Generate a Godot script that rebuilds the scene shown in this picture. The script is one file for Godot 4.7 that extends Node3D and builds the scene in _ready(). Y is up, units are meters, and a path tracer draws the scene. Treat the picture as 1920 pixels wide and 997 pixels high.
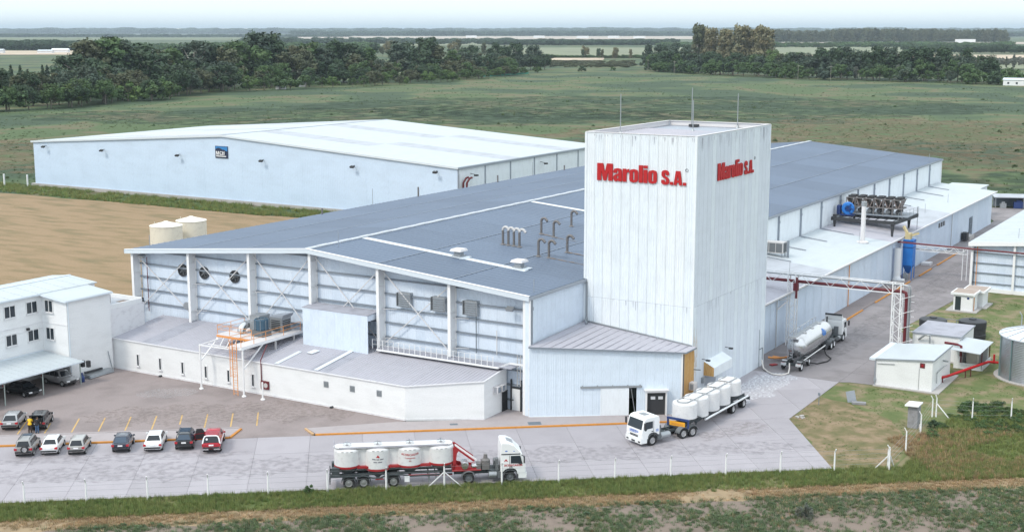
extends Node3D
# An industrial food plant seen from a drone: +x runs along the gable front of the grey-roofed hall, -z runs away down its side.

const UP := Vector3.UP
const STREET := Vector3(0.786, 0, -0.617)   # along the front road
const ACROSS := Vector3(-0.617, 0, -0.786)  # from the front road towards the plant
const STREET_AT := Vector3(-25.91, 0, 45.57)
const EYE := Vector3(68.28, 40.0, 116.79)

var rng := RandomNumberGenerator.new()
var M := {}
var offset := {}


# ---------------------------------------------------------------- mesh building
class MB:
	var v := PackedVector3Array()
	var n := PackedVector3Array()
	var c := PackedColorArray()
	var tint := Color(1, 1, 1)

	func tri(a: Vector3, b: Vector3, d: Vector3, na: Vector3, nb: Vector3, nd: Vector3) -> void:
		if (b - a).cross(d - a).dot(na) < 0.0:   # keep the winding in step with the normals
			v.append(a); v.append(b); v.append(d)
			n.append(na); n.append(nb); n.append(nd)
		else:
			v.append(a); v.append(d); v.append(b)
			n.append(na); n.append(nd); n.append(nb)
		c.append(tint); c.append(tint); c.append(tint)

	func flat(a: Vector3, b: Vector3, d: Vector3) -> void:
		var k := (b - a).cross(d - a).normalized()
		tri(a, b, d, k, k, k)

	func quad(a: Vector3, b: Vector3, d: Vector3, e: Vector3) -> void:
		var k := (d - a).cross(e - b).normalized()
		tri(a, b, d, k, k, k)
		tri(a, d, e, k, k, k)

	func hexa(p: Array) -> void:   # 0-3 the lower ring, 4-7 the upper one, both anticlockwise from above
		quad(p[3], p[2], p[1], p[0])
		quad(p[4], p[5], p[6], p[7])
		for i in 4:
			var j := (i + 1) % 4
			quad(p[i], p[j], p[j + 4], p[i + 4])

	func box(lo: Vector3, hi: Vector3) -> void:
		var a := Vector3(minf(lo.x, hi.x), minf(lo.y, hi.y), minf(lo.z, hi.z))
		var b := Vector3(maxf(lo.x, hi.x), maxf(lo.y, hi.y), maxf(lo.z, hi.z))
		hexa([Vector3(a.x, a.y, b.z), Vector3(b.x, a.y, b.z), Vector3(b.x, a.y, a.z), Vector3(a.x, a.y, a.z), Vector3(a.x, b.y, b.z), Vector3(b.x, b.y, b.z), Vector3(b.x, b.y, a.z), Vector3(a.x, b.y, a.z)])

	func obox(o: Vector3, size: Vector3, turn := Basis()) -> void:   # centred on o
		var p := []
		for y in [-0.5, 0.5]:
			for q in [[-0.5, 0.5], [0.5, 0.5], [0.5, -0.5], [-0.5, -0.5]]:
				p.append(o + turn * Vector3(q[0] * size.x, y * size.y, q[1] * size.z))
		hexa(p)

	func bar(a: Vector3, b: Vector3, w: float, h: float, side := Vector3.ZERO) -> void:
		var z := (b - a).normalized()
		var x := side if side != Vector3.ZERO else (Vector3.RIGHT if absf(z.y) > 0.95 else UP.cross(z).normalized())
		var y := z.cross(x).normalized()
		obox((a + b) / 2, Vector3(w, h, a.distance_to(b)), Basis(x, y, z))

	func prism(poly: PackedVector2Array, o: Vector3, ux: Vector3, uy: Vector3, ext: Vector3) -> void:
		var p := poly
		var turned := ux.cross(uy).dot(ext) < 0.0
		if Geometry2D.is_polygon_clockwise(p) != turned:
			p = p.duplicate()
			p.reverse()
		var idx := Geometry2D.triangulate_polygon(p)
		var at := func(q: Vector2) -> Vector3: return o + ux * q.x + uy * q.y
		var en := ext.normalized()
		for i in range(0, idx.size(), 3):
			var a: Vector3 = at.call(p[idx[i]])
			var b: Vector3 = at.call(p[idx[i + 1]])
			var d: Vector3 = at.call(p[idx[i + 2]])
			if (b - a).cross(d - a).dot(en) < 0.0:
				var s := b
				b = d
				d = s
			tri(a + ext, b + ext, d + ext, en, en, en)
			tri(a, d, b, -en, -en, -en)
		for i in p.size():
			var a: Vector3 = at.call(p[i])
			var b: Vector3 = at.call(p[(i + 1) % p.size()])
			quad(a, b, b + ext, a + ext)

	func tube(pts: Array, r: float, seg := 8, caps := true) -> void:
		var rings := []
		var x := Vector3.ZERO
		for i in pts.size():
			var d: Vector3 = (pts[mini(i + 1, pts.size() - 1)] - pts[maxi(i - 1, 0)]).normalized()
			if x == Vector3.ZERO:
				x = (Vector3.RIGHT if absf(d.x) < 0.8 else UP).cross(d).normalized()
			else:
				x = (x - d * x.dot(d)).normalized()
			var y := d.cross(x)
			var ring := []
			for k in seg:
				var a := TAU * k / seg
				ring.append(x * cos(a) + y * sin(a))
			rings.append(ring)
		for i in pts.size() - 1:
			for k in seg:
				var j := (k + 1) % seg
				var q: Array = [pts[i] + rings[i][k] * r, pts[i] + rings[i][j] * r, pts[i + 1] + rings[i + 1][j] * r, pts[i + 1] + rings[i + 1][k] * r]
				tri(q[0], q[1], q[2], rings[i][k], rings[i][j], rings[i + 1][j])
				tri(q[0], q[2], q[3], rings[i][k], rings[i + 1][j], rings[i + 1][k])
		if caps:
			for k in seg:
				var j := (k + 1) % seg
				flat(pts[0], pts[0] + rings[0][j] * r, pts[0] + rings[0][k] * r)
				var e := pts.size() - 1
				flat(pts[e], pts[e] + rings[e][k] * r, pts[e] + rings[e][j] * r)

	func lathe(prof: Array, o: Vector3, axis := Vector3.UP, seg := 20) -> void:   # prof: Vector2(radius, along the axis)
		var x := (Vector3.RIGHT if absf(axis.x) < 0.8 else UP).cross(axis).normalized()
		var y := axis.cross(x)
		for i in prof.size() - 1:
			var p: Vector2 = prof[i]
			var q: Vector2 = prof[i + 1]
			var slope := Vector2(q.y - p.y, p.x - q.x).normalized()
			for k in seg:
				var a := TAU * k / seg
				var b := TAU * (k + 1) / seg
				var da := x * cos(a) + y * sin(a)
				var db := x * cos(b) + y * sin(b)
				var na := da * slope.x + axis * slope.y
				var nb := db * slope.x + axis * slope.y
				var A := o + da * p.x + axis * p.y
				var B := o + db * p.x + axis * p.y
				var C := o + db * q.x + axis * q.y
				var D := o + da * q.x + axis * q.y
				if p.x > 0.0:
					tri(A, B, C, na, nb, nb)
				if q.x > 0.0:
					tri(A, C, D, na, nb, na)

	func loft(rings: Array, caps := true, closed := true) -> void:   # rings of equal length; normals smoothed over the skin
		var m: int = rings[0].size()
		var acc := {}
		var faces := []
		for i in rings.size() - 1:
			for k in (m if closed else m - 1):
				var j := (k + 1) % m
				faces.append([[i, k], [i, j], [i + 1, j], [i + 1, k]])
		for f in faces:
			var a: Vector3 = rings[f[0][0]][f[0][1]]
			var b: Vector3 = rings[f[1][0]][f[1][1]]
			var d: Vector3 = rings[f[2][0]][f[2][1]]
			var e: Vector3 = rings[f[3][0]][f[3][1]]
			var k := (d - a).cross(e - b)
			for q in f:
				acc[q] = acc.get(q, Vector3.ZERO) + k
		for f in faces:
			var p := []
			var w := []
			for q in f:
				p.append(rings[q[0]][q[1]])
				w.append(acc[q].normalized())
			tri(p[0], p[1], p[2], w[0], w[1], w[2])
			tri(p[0], p[2], p[3], w[0], w[2], w[3])
		if caps:
			for e in [0, rings.size() - 1]:
				var mid := Vector3.ZERO
				for q in rings[e]:
					mid += q
				mid /= m
				for k in m:
					if e == 0:
						flat(mid, rings[e][(k + 1) % m], rings[e][k])
					else:
						flat(mid, rings[e][k], rings[e][(k + 1) % m])

	func sheet(poly: PackedVector2Array, y: float) -> void:   # poly holds (x, z)
		var idx := Geometry2D.triangulate_polygon(poly)
		for i in range(0, idx.size(), 3):
			var p := []
			for k in 3:
				p.append(Vector3(poly[idx[i + k]].x, y, poly[idx[i + k]].y))
			if (p[1] - p[0]).cross(p[2] - p[0]).y < 0.0:
				flat(p[0], p[2], p[1])
			else:
				flat(p[0], p[1], p[2])

	# A profiled metal sheet: o one lower corner, u across, s along the ribs, k outward; rise lifts the far end along s by so much at full u.
	func ribbed(o: Vector3, u: Vector3, s: Vector3, k: Vector3, ribs: int, high: float, rise := Vector3.ZERO, wide := 0.12) -> void:
		var w := u.length()
		var un := u / w
		var pts := [Vector2(0, 0)]
		for i in ribs:
			var x := w * (i + 0.5) / ribs
			pts.append_array([Vector2(x - wide * 0.5, 0), Vector2(x - wide * 0.25, high), Vector2(x + wide * 0.25, high), Vector2(x + wide * 0.5, 0)])
		pts.append(Vector2(w, 0))
		for i in pts.size() - 1:
			var a: Vector3 = o + un * pts[i].x + k * pts[i].y
			var b: Vector3 = o + un * pts[i + 1].x + k * pts[i + 1].y
			var d: Vector3 = b + s + rise * (pts[i + 1].x / w)
			var e: Vector3 = a + s + rise * (pts[i].x / w)
			if (b - a).cross(d - a).dot(k) >= 0.0:
				quad(a, b, d, e)
			else:
				quad(b, a, e, d)

	func mesh() -> ArrayMesh:
		var a := []
		a.resize(Mesh.ARRAY_MAX)
		a[Mesh.ARRAY_VERTEX] = v
		a[Mesh.ARRAY_NORMAL] = n
		a[Mesh.ARRAY_COLOR] = c
		var m := ArrayMesh.new()
		m.add_surface_from_arrays(Mesh.PRIMITIVE_TRIANGLES, a)
		return m


# ---------------------------------------------------------------- the tree of things
func tag(o: Node3D, label: String, category := "", group := "", kind := "") -> Node3D:
	if label: o.set_meta("label", label)
	if category: o.set_meta("category", category)
	if group: o.set_meta("group", group)
	if kind: o.set_meta("kind", kind)
	return o

func thing(called: String, label: String, category: String, at := Vector3.ZERO, turn := 0.0, group := "") -> Node3D:
	var o := Node3D.new()
	o.name = called
	add_child(o, true)
	o.position = at
	o.rotation.y = turn
	return tag(o, label, category, group)

# A thing whose parts are given in world coordinates.
func site(called: String, label: String, category: String, at: Vector3, group := "") -> Node3D:
	var o := thing(called, label, category, at, 0.0, group)
	offset[o] = at
	return o

func part(parent: Node3D, called: String, mb, m: Material, label := "") -> MeshInstance3D:
	var o := MeshInstance3D.new()
	o.name = called
	o.mesh = mb.mesh() if mb is MB else mb
	o.material_override = m
	parent.add_child(o, true)
	if offset.has(parent):
		o.position = -offset[parent]
	if label: o.set_meta("label", label)
	return o

func struct(called: String, mb, m: Material, label: String) -> MeshInstance3D:
	var o := part(self, called, mb, m)
	tag(o, label, called.replace("_", " "), "", "structure")
	return o

func one(called: String, mb, m: Material, label: String, category: String, group := "", kind := "") -> MeshInstance3D:
	var o := part(self, called, mb, m)
	tag(o, label, category, group, kind)
	return o

func street(u: float, w: float, y := 0.0) -> Vector3:
	return STREET_AT + STREET * u + ACROSS * w + UP * y

func flat2(pts: Array) -> PackedVector2Array:
	var r := PackedVector2Array()
	for p in pts:
		r.append(Vector2(p.x, p.z) if p is Vector3 else p)
	return r

# Breaks straight edges up into an uneven natural outline.
func ragged(poly: PackedVector2Array, step: float, amp: float, s := 1) -> PackedVector2Array:
	var noise := FastNoiseLite.new()
	noise.seed = s
	noise.frequency = 0.35 / step
	var r := PackedVector2Array()
	for i in poly.size():
		var a := poly[i]
		var b := poly[(i + 1) % poly.size()]
		var k := maxi(1, int(a.distance_to(b) / step))
		var side := (b - a).normalized().orthogonal()
		for j in k:
			var p := a.lerp(b, float(j) / k)
			r.append(p + side * noise.get_noise_2d(p.x, p.y) * amp * 2.0)
	return r if Geometry2D.triangulate_polygon(r).size() else poly

func ordinal(i: int) -> String:
	var small := ["first", "second", "third", "fourth", "fifth", "sixth", "seventh", "eighth", "ninth", "tenth", "eleventh", "twelfth", "thirteenth", "fourteenth", "fifteenth", "sixteenth", "seventeenth", "eighteenth", "nineteenth"]
	var tens := ["", "", "twent", "thirt", "fort", "fift", "sixt", "sevent"]
	if i <= 19:
		return small[i - 1]
	return tens[i / 10] + ("ieth" if i % 10 == 0 else "y-" + small[i % 10 - 1])

# ---------------------------------------------------------------- materials
func lin(r: float, g: float, b: float) -> Color:
	return Color(r, g, b).linear_to_srgb()

var noises := {}
# A seamless grey or coloured noise; stops are [offset, linear colour].
func noise_tex(key: String, s: int, freq: float, octaves: int, stops: Array, size := 512, ridged := false, stretch := 0.0) -> NoiseTexture2D:
	if noises.has(key):
		return noises[key]
	var f := FastNoiseLite.new()
	f.seed = s
	f.frequency = freq
	f.noise_type = FastNoiseLite.TYPE_SIMPLEX_SMOOTH
	f.fractal_type = FastNoiseLite.FRACTAL_RIDGED if ridged else FastNoiseLite.FRACTAL_FBM
	f.fractal_octaves = octaves
	if stretch > 0.0:
		f.domain_warp_enabled = true
		f.domain_warp_amplitude = stretch
	var g := Gradient.new()
	var at := PackedFloat32Array()
	var col := PackedColorArray()
	for q in stops:
		at.append(q[0])
		col.append(q[1])
	g.offsets = at
	g.colors = col
	var t := NoiseTexture2D.new()
	t.width = size
	t.height = size
	t.seamless = true
	t.noise = f
	t.color_ramp = g
	noises[key] = t
	return t

func grey(lo: float, hi: float) -> Array:
	return [[0.0, lin(lo, lo, lo)], [0.5, lin((lo + hi) / 2, (lo + hi) / 2, (lo + hi) / 2)], [1.0, lin(hi, hi, hi)]]

func mat(key: String, c: Color, rough := 0.8, metal := 0.0) -> StandardMaterial3D:
	var m := StandardMaterial3D.new()
	m.resource_name = key
	m.albedo_color = c
	m.roughness = rough
	m.metallic = metal
	M[key] = m
	return m

# A coarse pattern and a fine one multiplied over the colour, both laid in world metres.
func grain(m: StandardMaterial3D, coarse: Texture2D, size1: Vector3, fine: Texture2D = null, size2 := Vector3.ONE) -> StandardMaterial3D:
	m.albedo_texture = coarse
	m.uv1_triplanar = true
	m.uv1_world_triplanar = true
	m.uv1_scale = Vector3.ONE / size1
	if fine:
		m.detail_enabled = true
		m.detail_blend_mode = BaseMaterial3D.BLEND_MODE_MUL
		m.detail_albedo = fine
		m.detail_uv_layer = BaseMaterial3D.DETAIL_UV_2
		m.uv2_triplanar = true
		m.uv2_world_triplanar = true
		m.uv2_scale = Vector3.ONE / size2
	return m


# ---------------------------------------------------------------- scene
func _ready() -> void:
	rng.seed = 77
	var cam := Camera3D.new()
	cam.name = "camera"
	cam.fov = 22.506
	cam.near = 0.5
	cam.far = 120000.0
	cam.position = EYE
	cam.rotation_degrees = Vector3(-9.994, 31.023, 0)
	add_child(cam)
	cam.current = true

	var sky := ProceduralSkyMaterial.new()
	sky.sky_top_color = lin(0.84, 0.93, 1.0)
	sky.sky_horizon_color = lin(0.66, 0.72, 0.73)
	sky.sky_curve = 0.15
	sky.sky_energy_multiplier = 1.13
	sky.ground_horizon_color = lin(0.30, 0.33, 0.30)
	sky.ground_bottom_color = lin(0.12, 0.14, 0.10)
	sky.sun_angle_max = 0.0
	var env := Environment.new()
	env.background_mode = Environment.BG_SKY
	env.sky = Sky.new()
	env.sky.sky_material = sky
	env.tonemap_mode = Environment.TONE_MAPPER_LINEAR
	env.tonemap_exposure = 1.27
	env.sdfgi_enabled = true
	env.ssao_enabled = true
	env.ssil_enabled = true
	env.fog_enabled = true
	env.fog_light_color = lin(0.74, 0.88, 1.0)
	env.fog_density = 0.000045
	var we := WorldEnvironment.new()
	we.name = "world"
	we.environment = env
	add_child(we)

	var sun := DirectionalLight3D.new()
	sun.name = "sun"
	sun.light_color = Color(1.0, 0.97, 0.92)
	sun.light_energy = 0.5
	sun.light_angular_distance = 11.0
	sun.shadow_enabled = true
	sun.rotation_degrees = Vector3(-47, -16, 0)
	add_child(sun)

	make_materials()
	make_ground()
	make_paving()
	make_hall()
	make_tower()
	make_front_annex()
	make_side_annex()
	make_low_building()
	make_office()
	make_far_warehouse()
	make_right_hall()
	make_plant_yard()
	make_gantry()
	make_vehicles()
	make_people()
	make_small_things()
	make_groves()
	make_far_land()
	make_weeds()


# Matter lying thinly on a surface, with uneven gaps.
func veil(key: String, c: Color, from: float, thick: float, size: Vector3) -> void:
	var m := mat(key, c, 0.95)
	m.transparency = BaseMaterial3D.TRANSPARENCY_ALPHA
	m.albedo_texture = noise_tex("veil" + key, 50 + key.length(), 0.022, 5, [[0.0, Color(1, 1, 1, 0)], [from, Color(1, 1, 1, 0)], [1.0, Color(1, 1, 1, thick)]], 1024)
	m.uv1_triplanar = true
	m.uv1_world_triplanar = true
	m.uv1_scale = Vector3.ONE / size


func make_materials() -> void:
	var soft := noise_tex("soft", 3, 0.008, 4, grey(0.92, 1.06))
	var patchy := noise_tex("patchy", 5, 0.012, 5, grey(0.76, 1.18))
	var fine := noise_tex("fine", 7, 0.05, 4, grey(0.78, 1.15))
	var streak := noise_tex("streak", 9, 0.02, 3, grey(0.93, 1.05))
	var grime := noise_tex("grime", 11, 0.010, 5, [[0.0, lin(0.80, 0.79, 0.80)], [0.25, lin(0.93, 0.925, 0.93)], [0.45, lin(1, 1, 1)], [1.0, lin(1.0, 1.0, 1.0)]])
	# painted and bare metal sheet
	grain(mat("white_sheet", lin(0.75, 0.80, 0.85), 0.5), soft, Vector3(9, 22, 9), streak, Vector3(3, 12, 3))
	grain(mat("white_sheet_b", lin(0.71, 0.755, 0.82), 0.5), soft, Vector3(7, 25, 7), streak, Vector3(2.3, 14, 2.3))
	grain(mat("white_sheet_c", lin(0.77, 0.81, 0.85), 0.5), soft, Vector3(9, 22, 9), streak, Vector3(1.6, 12, 1.6))
	grain(mat("blue_sheet", lin(0.65, 0.725, 0.83), 0.5), soft, Vector3(11, 11, 11), streak, Vector3(1.2, 6, 1.2))
	grain(mat("blue_sheet_b", lin(0.61, 0.69, 0.80), 0.5), soft, Vector3(9, 13, 9), streak, Vector3(1.0, 7, 1.0))
	grain(mat("cool_sheet", lin(0.56, 0.68, 0.84), 0.55), soft, Vector3(40, 18, 40), streak, Vector3(3, 9, 3))
	grain(mat("annex_sheet", lin(0.66, 0.74, 0.83), 0.45), soft, Vector3(8, 9, 8), streak, Vector3(0.9, 7, 0.9))
	grain(mat("white_roof", lin(0.48, 0.525, 0.555), 0.5), soft, Vector3(16, 16, 34), streak, Vector3(12, 12, 1.4))
	grain(mat("white_roof_b", lin(0.41, 0.435, 0.48), 0.5), patchy, Vector3(22, 16, 40), streak, Vector3(12, 12, 1.4))
	grain(mat("lilac_roof", lin(0.43, 0.425, 0.475), 0.9), soft, Vector3(9, 9, 9), fine, Vector3(5, 5, 1.1))
	grain(mat("lilac_roof_b", lin(0.38, 0.385, 0.44), 0.9), patchy, Vector3(14, 9, 14), fine, Vector3(1.1, 5, 5))
	for k in 4:
		var s: float = [1.0, 0.93, 1.06, 0.98][k]
		grain(mat("grey_roof_%d" % k, lin(0.116 * s, 0.154 * s, 0.220 * s), 0.6, 0.1), soft, Vector3(30 + 7 * k, 12, 26), streak, Vector3(14, 8, 0.9))
	mat("ridge_cap", lin(0.50, 0.53, 0.57), 0.5)
	mat("lap_metal", lin(0.24, 0.28, 0.34), 0.5)
	mat("skylight", lin(0.66, 0.70, 0.74), 0.35)
	mat("flashing", lin(0.33, 0.36, 0.41), 0.5, 0.3)
	mat("gutter", lin(0.60, 0.66, 0.72), 0.45)
	mat("white_steel", lin(0.78, 0.78, 0.79), 0.5)
	mat("cream_steel", lin(0.66, 0.64, 0.65), 0.55)
	mat("brace", lin(0.62, 0.61, 0.62), 0.6)
	mat("girt", lin(0.20, 0.23, 0.27), 0.6)
	mat("dark_line", lin(0.14, 0.17, 0.20), 0.6)
	grain(mat("plaster", lin(0.79, 0.80, 0.815), 0.85), soft, Vector3(15, 6, 15), fine, Vector3(3, 3, 3))
	grain(mat("plaster_b", lin(0.74, 0.74, 0.765), 0.85), grime, Vector3(7, 4, 7), fine, Vector3(2, 2, 2))
	mat("plinth", lin(0.42, 0.41, 0.40), 0.9)
	mat("glass", lin(0.03, 0.04, 0.05), 0.08)
	mat("pale_glass", lin(0.30, 0.34, 0.37), 0.15)
	mat("black_rubber", lin(0.022, 0.022, 0.024), 0.85)
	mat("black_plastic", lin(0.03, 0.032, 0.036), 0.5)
	mat("frame_black", lin(0.035, 0.037, 0.042), 0.6)
	mat("galvanised", lin(0.36, 0.38, 0.40), 0.45, 0.6)
	mat("rust_pipe", lin(0.17, 0.16, 0.16), 0.6, 0.2)
	mat("pipe_crook", lin(0.50, 0.49, 0.49), 0.6, 0.1)
	mat("steel", lin(0.62, 0.62, 0.63), 0.24, 0.9)
	mat("chrome", lin(0.70, 0.70, 0.70), 0.12, 1.0)
	mat("alloy", lin(0.50, 0.50, 0.51), 0.35, 0.7)
	mat("brand_red", lin(0.43, 0.007, 0.010), 0.7)
	mat("pipe_red", lin(0.13, 0.013, 0.02), 0.5)
	mat("lamp_red", lin(0.42, 0.02, 0.03), 0.2)
	mat("lamp_clear", lin(0.75, 0.77, 0.78), 0.1)
	mat("orange_steel", lin(0.72, 0.30, 0.09), 0.55)
	mat("blue_paint", lin(0.015, 0.16, 0.52), 0.45)
	mat("deep_blue", lin(0.02, 0.045, 0.16), 0.5)
	mat("sign_blue", lin(0.03, 0.20, 0.50), 0.5)
	mat("sign_dark", lin(0.012, 0.022, 0.06), 0.5)
	mat("letter_white", lin(0.8, 0.8, 0.82), 0.6)
	mat("letter_blue", lin(0.10, 0.19, 0.52), 0.5)
	mat("letter_grey", lin(0.12, 0.12, 0.15), 0.6)
	mat("plate_yellow", lin(0.75, 0.36, 0.03), 0.5)
	mat("white_gloss", lin(0.80, 0.81, 0.82), 0.22)
	grain(mat("hopper_white", lin(0.72, 0.72, 0.73), 0.45), grime, Vector3(3, 3, 3), fine, Vector3(1.2, 1.2, 1.2))
	mat("hopper_grey", lin(0.10, 0.12, 0.13), 0.6)
	mat("chassis", lin(0.045, 0.055, 0.06), 0.6)
	mat("chassis_grey", lin(0.13, 0.14, 0.15), 0.55)
	mat("hopper_red", lin(0.33, 0.02, 0.025), 0.5)
	grain(mat("beige_tank", lin(0.66, 0.62, 0.53), 0.6), grime, Vector3(5, 6, 5))
	mat("beige_top", lin(0.76, 0.73, 0.66), 0.6)
	grain(mat("tank_black", lin(0.025, 0.028, 0.034), 0.55), patchy, Vector3(2, 2, 2))
	grain(mat("silo_sheet", lin(0.40, 0.42, 0.44), 0.32, 0.8), soft, Vector3(2, 3, 2))
	mat("silo_roof", lin(0.66, 0.70, 0.76), 0.35, 0.3)
	grain(mat("orange_wall", lin(0.56, 0.34, 0.13), 0.6), noise_tex("rusty", 21, 0.015, 4, [[0.0, lin(0.8, 0.6, 0.45)], [0.5, lin(1, 1, 1)], [1.0, lin(1.15, 1.4, 1.8)]]), Vector3(1.5, 9, 1.5))
	mat("yellow_paint", lin(0.60, 0.25, 0.045), 0.7)
	grain(mat("kerb_yellow", lin(0.57, 0.24, 0.045), 0.8), patchy, Vector3(4, 2, 4))
	grain(mat("kerb_pale", lin(0.55, 0.36, 0.20), 0.85), patchy, Vector3(3, 2, 3))
	grain(mat("line_paint", lin(0.62, 0.40, 0.14), 0.8), patchy, Vector3(3, 2, 3), fine, Vector3(0.7, 0.7, 0.7))
	for k in 4:
		var s: float = [1.0, 0.95, 1.05, 0.985][k]
		grain(mat("slab_%d" % k, lin(0.37 * s, 0.348 * s, 0.375 * s), 0.9), soft, Vector3(17, 17, 17), fine, Vector3(3.3, 3.3, 3.3))
		grain(mat("lane_%d" % k, lin(0.262 * s, 0.240 * s, 0.248 * s), 0.9), patchy, Vector3(26, 26, 26), fine, Vector3(3.1, 3.1, 3.1))
	mat("joint", lin(0.25, 0.235, 0.24), 0.95)
	grain(mat("sidewalk", lin(0.385, 0.345, 0.35), 0.9), soft, Vector3(9, 9, 9), fine, Vector3(2, 2, 2))
	grain(mat("parking", lin(0.285, 0.240, 0.235), 0.95), patchy, Vector3(31, 31, 31), fine, Vector3(5, 5, 5))
	mat("concrete", lin(0.42, 0.40, 0.39), 0.9)
	grain(mat("raw_cement", lin(0.27, 0.27, 0.285), 0.9), patchy, Vector3(3, 3, 3))
	# land: colour patches at two scales
	var land := noise_tex("land", 31, 0.010, 4, [[0.0, lin(0.020, 0.048, 0.018)], [0.36, lin(0.030, 0.060, 0.022)], [0.45, lin(0.044, 0.080, 0.026)], [0.53, lin(0.080, 0.112, 0.040)], [0.60, lin(0.125, 0.105, 0.052)], [0.67, lin(0.060, 0.098, 0.028)], [1.0, lin(0.052, 0.090, 0.024)]], 1024)
	grain(mat("meadow", Color.WHITE, 0.95), land, Vector3(1150, 330, 1150), noise_tex("tufts", 33, 0.03, 6, grey(0.82, 1.18)), Vector3(46, 46, 46))
	grain(mat("stubble", lin(0.285, 0.195, 0.108), 0.95), noise_tex("swath", 35, 0.012, 4, [[0.0, lin(0.55, 0.66, 0.55)], [0.4, lin(0.86, 0.88, 0.82)], [0.6, lin(1.0, 1.0, 1.0)], [1.0, lin(1.2, 1.14, 1.1)]]), Vector3(90, 90, 26), noise_tex("straw", 37, 0.05, 4, grey(0.72, 1.22)), Vector3(13, 13, 6))
	var sward := noise_tex("sward", 41, 0.012, 5, [[0.0, lin(0.090, 0.125, 0.035)], [0.40, lin(0.125, 0.150, 0.050)], [0.55, lin(0.17, 0.165, 0.075)], [0.75, lin(0.225, 0.185, 0.105)], [1.0, lin(0.27, 0.215, 0.14)]])
	grain(mat("lawn", Color.WHITE, 0.95), sward, Vector3(22, 22, 22), noise_tex("blades", 43, 0.06, 4, grey(0.70, 1.22)), Vector3(5, 5, 5))
	grain(mat("dry_lawn", lin(0.9, 0.82, 0.80), 0.95), noise_tex("sward_dry", 45, 0.014, 5, [[0.0, lin(0.13, 0.145, 0.055)], [0.45, lin(0.20, 0.18, 0.09)], [0.60, lin(0.26, 0.215, 0.125)], [1.0, lin(0.34, 0.27, 0.18)]]), Vector3(17, 17, 17), noises["blades"], Vector3(4, 4, 4))
	grain(mat("verge", lin(0.90, 0.95, 0.85), 0.95), sward, Vector3(31, 31, 31), noises["blades"], Vector3(3, 3, 3))
	grain(mat("straw_bank", lin(0.33, 0.245, 0.15), 0.95), patchy, Vector3(9, 9, 9), fine, Vector3(1.5, 1.5, 1.5))
	grain(mat("soil", lin(0.215, 0.168, 0.138), 0.95), patchy, Vector3(12, 12, 12), fine, Vector3(1.7, 1.7, 1.7))
	grain(mat("far_field_green", lin(0.125, 0.150, 0.075), 0.95), patchy, Vector3(500, 500, 500))
	grain(mat("far_field_grass", lin(0.185, 0.205, 0.125), 0.95), patchy, Vector3(700, 700, 700))
	grain(mat("far_field_tan", lin(0.48, 0.39, 0.29), 0.95), patchy, Vector3(600, 600, 600))
	grain(mat("far_field_pale", lin(0.42, 0.36, 0.30), 0.95), patchy, Vector3(900, 900, 900))
	mat("lagoon", lin(0.38, 0.43, 0.46), 0.5)
	# plants: vertex colours carry the leaf tones
	for q in [["leaf_dark", 0.041, 0.076, 0.035], ["leaf_mid", 0.070, 0.125, 0.040], ["leaf_olive", 0.092, 0.104, 0.054], ["leaf_bright", 0.110, 0.180, 0.050], ["leaf_blue", 0.058, 0.088, 0.060], ["leaf_dry", 0.20, 0.185, 0.105], ["leaf_grey", 0.135, 0.15, 0.125], ["straw_blade", 0.36, 0.27, 0.155], ["grass_blade", 0.195, 0.24, 0.08], ["weed", 0.120, 0.175, 0.085], ["meadow_leaf", 0.052, 0.092, 0.030], ["meadow_pale", 0.092, 0.120, 0.050]]:
		var m := mat(q[0], lin(q[1], q[2], q[3]), 0.75)
		m.vertex_color_use_as_albedo = true
		m.backlight_enabled = true
		m.backlight = lin(q[1] * 0.5, q[2] * 0.6, q[3] * 0.4)
	mat("bark", lin(0.16, 0.14, 0.12), 0.9)
	mat("pale_bark", lin(0.33, 0.30, 0.28), 0.9)
	mat("skin", lin(0.42, 0.24, 0.16), 0.6)
	mat("hair", lin(0.02, 0.014, 0.01), 0.7)
	mat("yellow_cloth", lin(0.74, 0.47, 0.02), 0.8)
	mat("dark_cloth", lin(0.018, 0.018, 0.022), 0.85)
	mat("denim", lin(0.055, 0.115, 0.22), 0.85)
	mat("brown_cloth", lin(0.05, 0.035, 0.03), 0.85)
	mat("hose_white", lin(0.66, 0.62, 0.58), 0.6)
	veil("spilled_powder", lin(0.74, 0.74, 0.78), 0.22, 1.0, Vector3(9, 9, 9))
	veil("dry_growth", lin(0.165, 0.125, 0.065), 0.26, 0.95, Vector3(210, 210, 210))
	veil("rank_growth", lin(0.020, 0.048, 0.020), 0.24, 0.95, Vector3(260, 260, 260))
	veil("wash", lin(0.5, 0.49, 0.5), 0.25, 0.45, Vector3(9, 9, 9))
	veil("road_dirt", lin(0.24, 0.185, 0.15), 0.30, 0.3, Vector3(17, 17, 17))
	veil("scuffs", lin(0.17, 0.16, 0.165), 0.30, 0.27, Vector3(23, 23, 23))
	grain(mat("tyre_mark", lin(0.18, 0.165, 0.17), 0.95), patchy, Vector3(6, 6, 6))
	mat("rust_stain", lin(0.21, 0.165, 0.14), 0.9)


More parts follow.
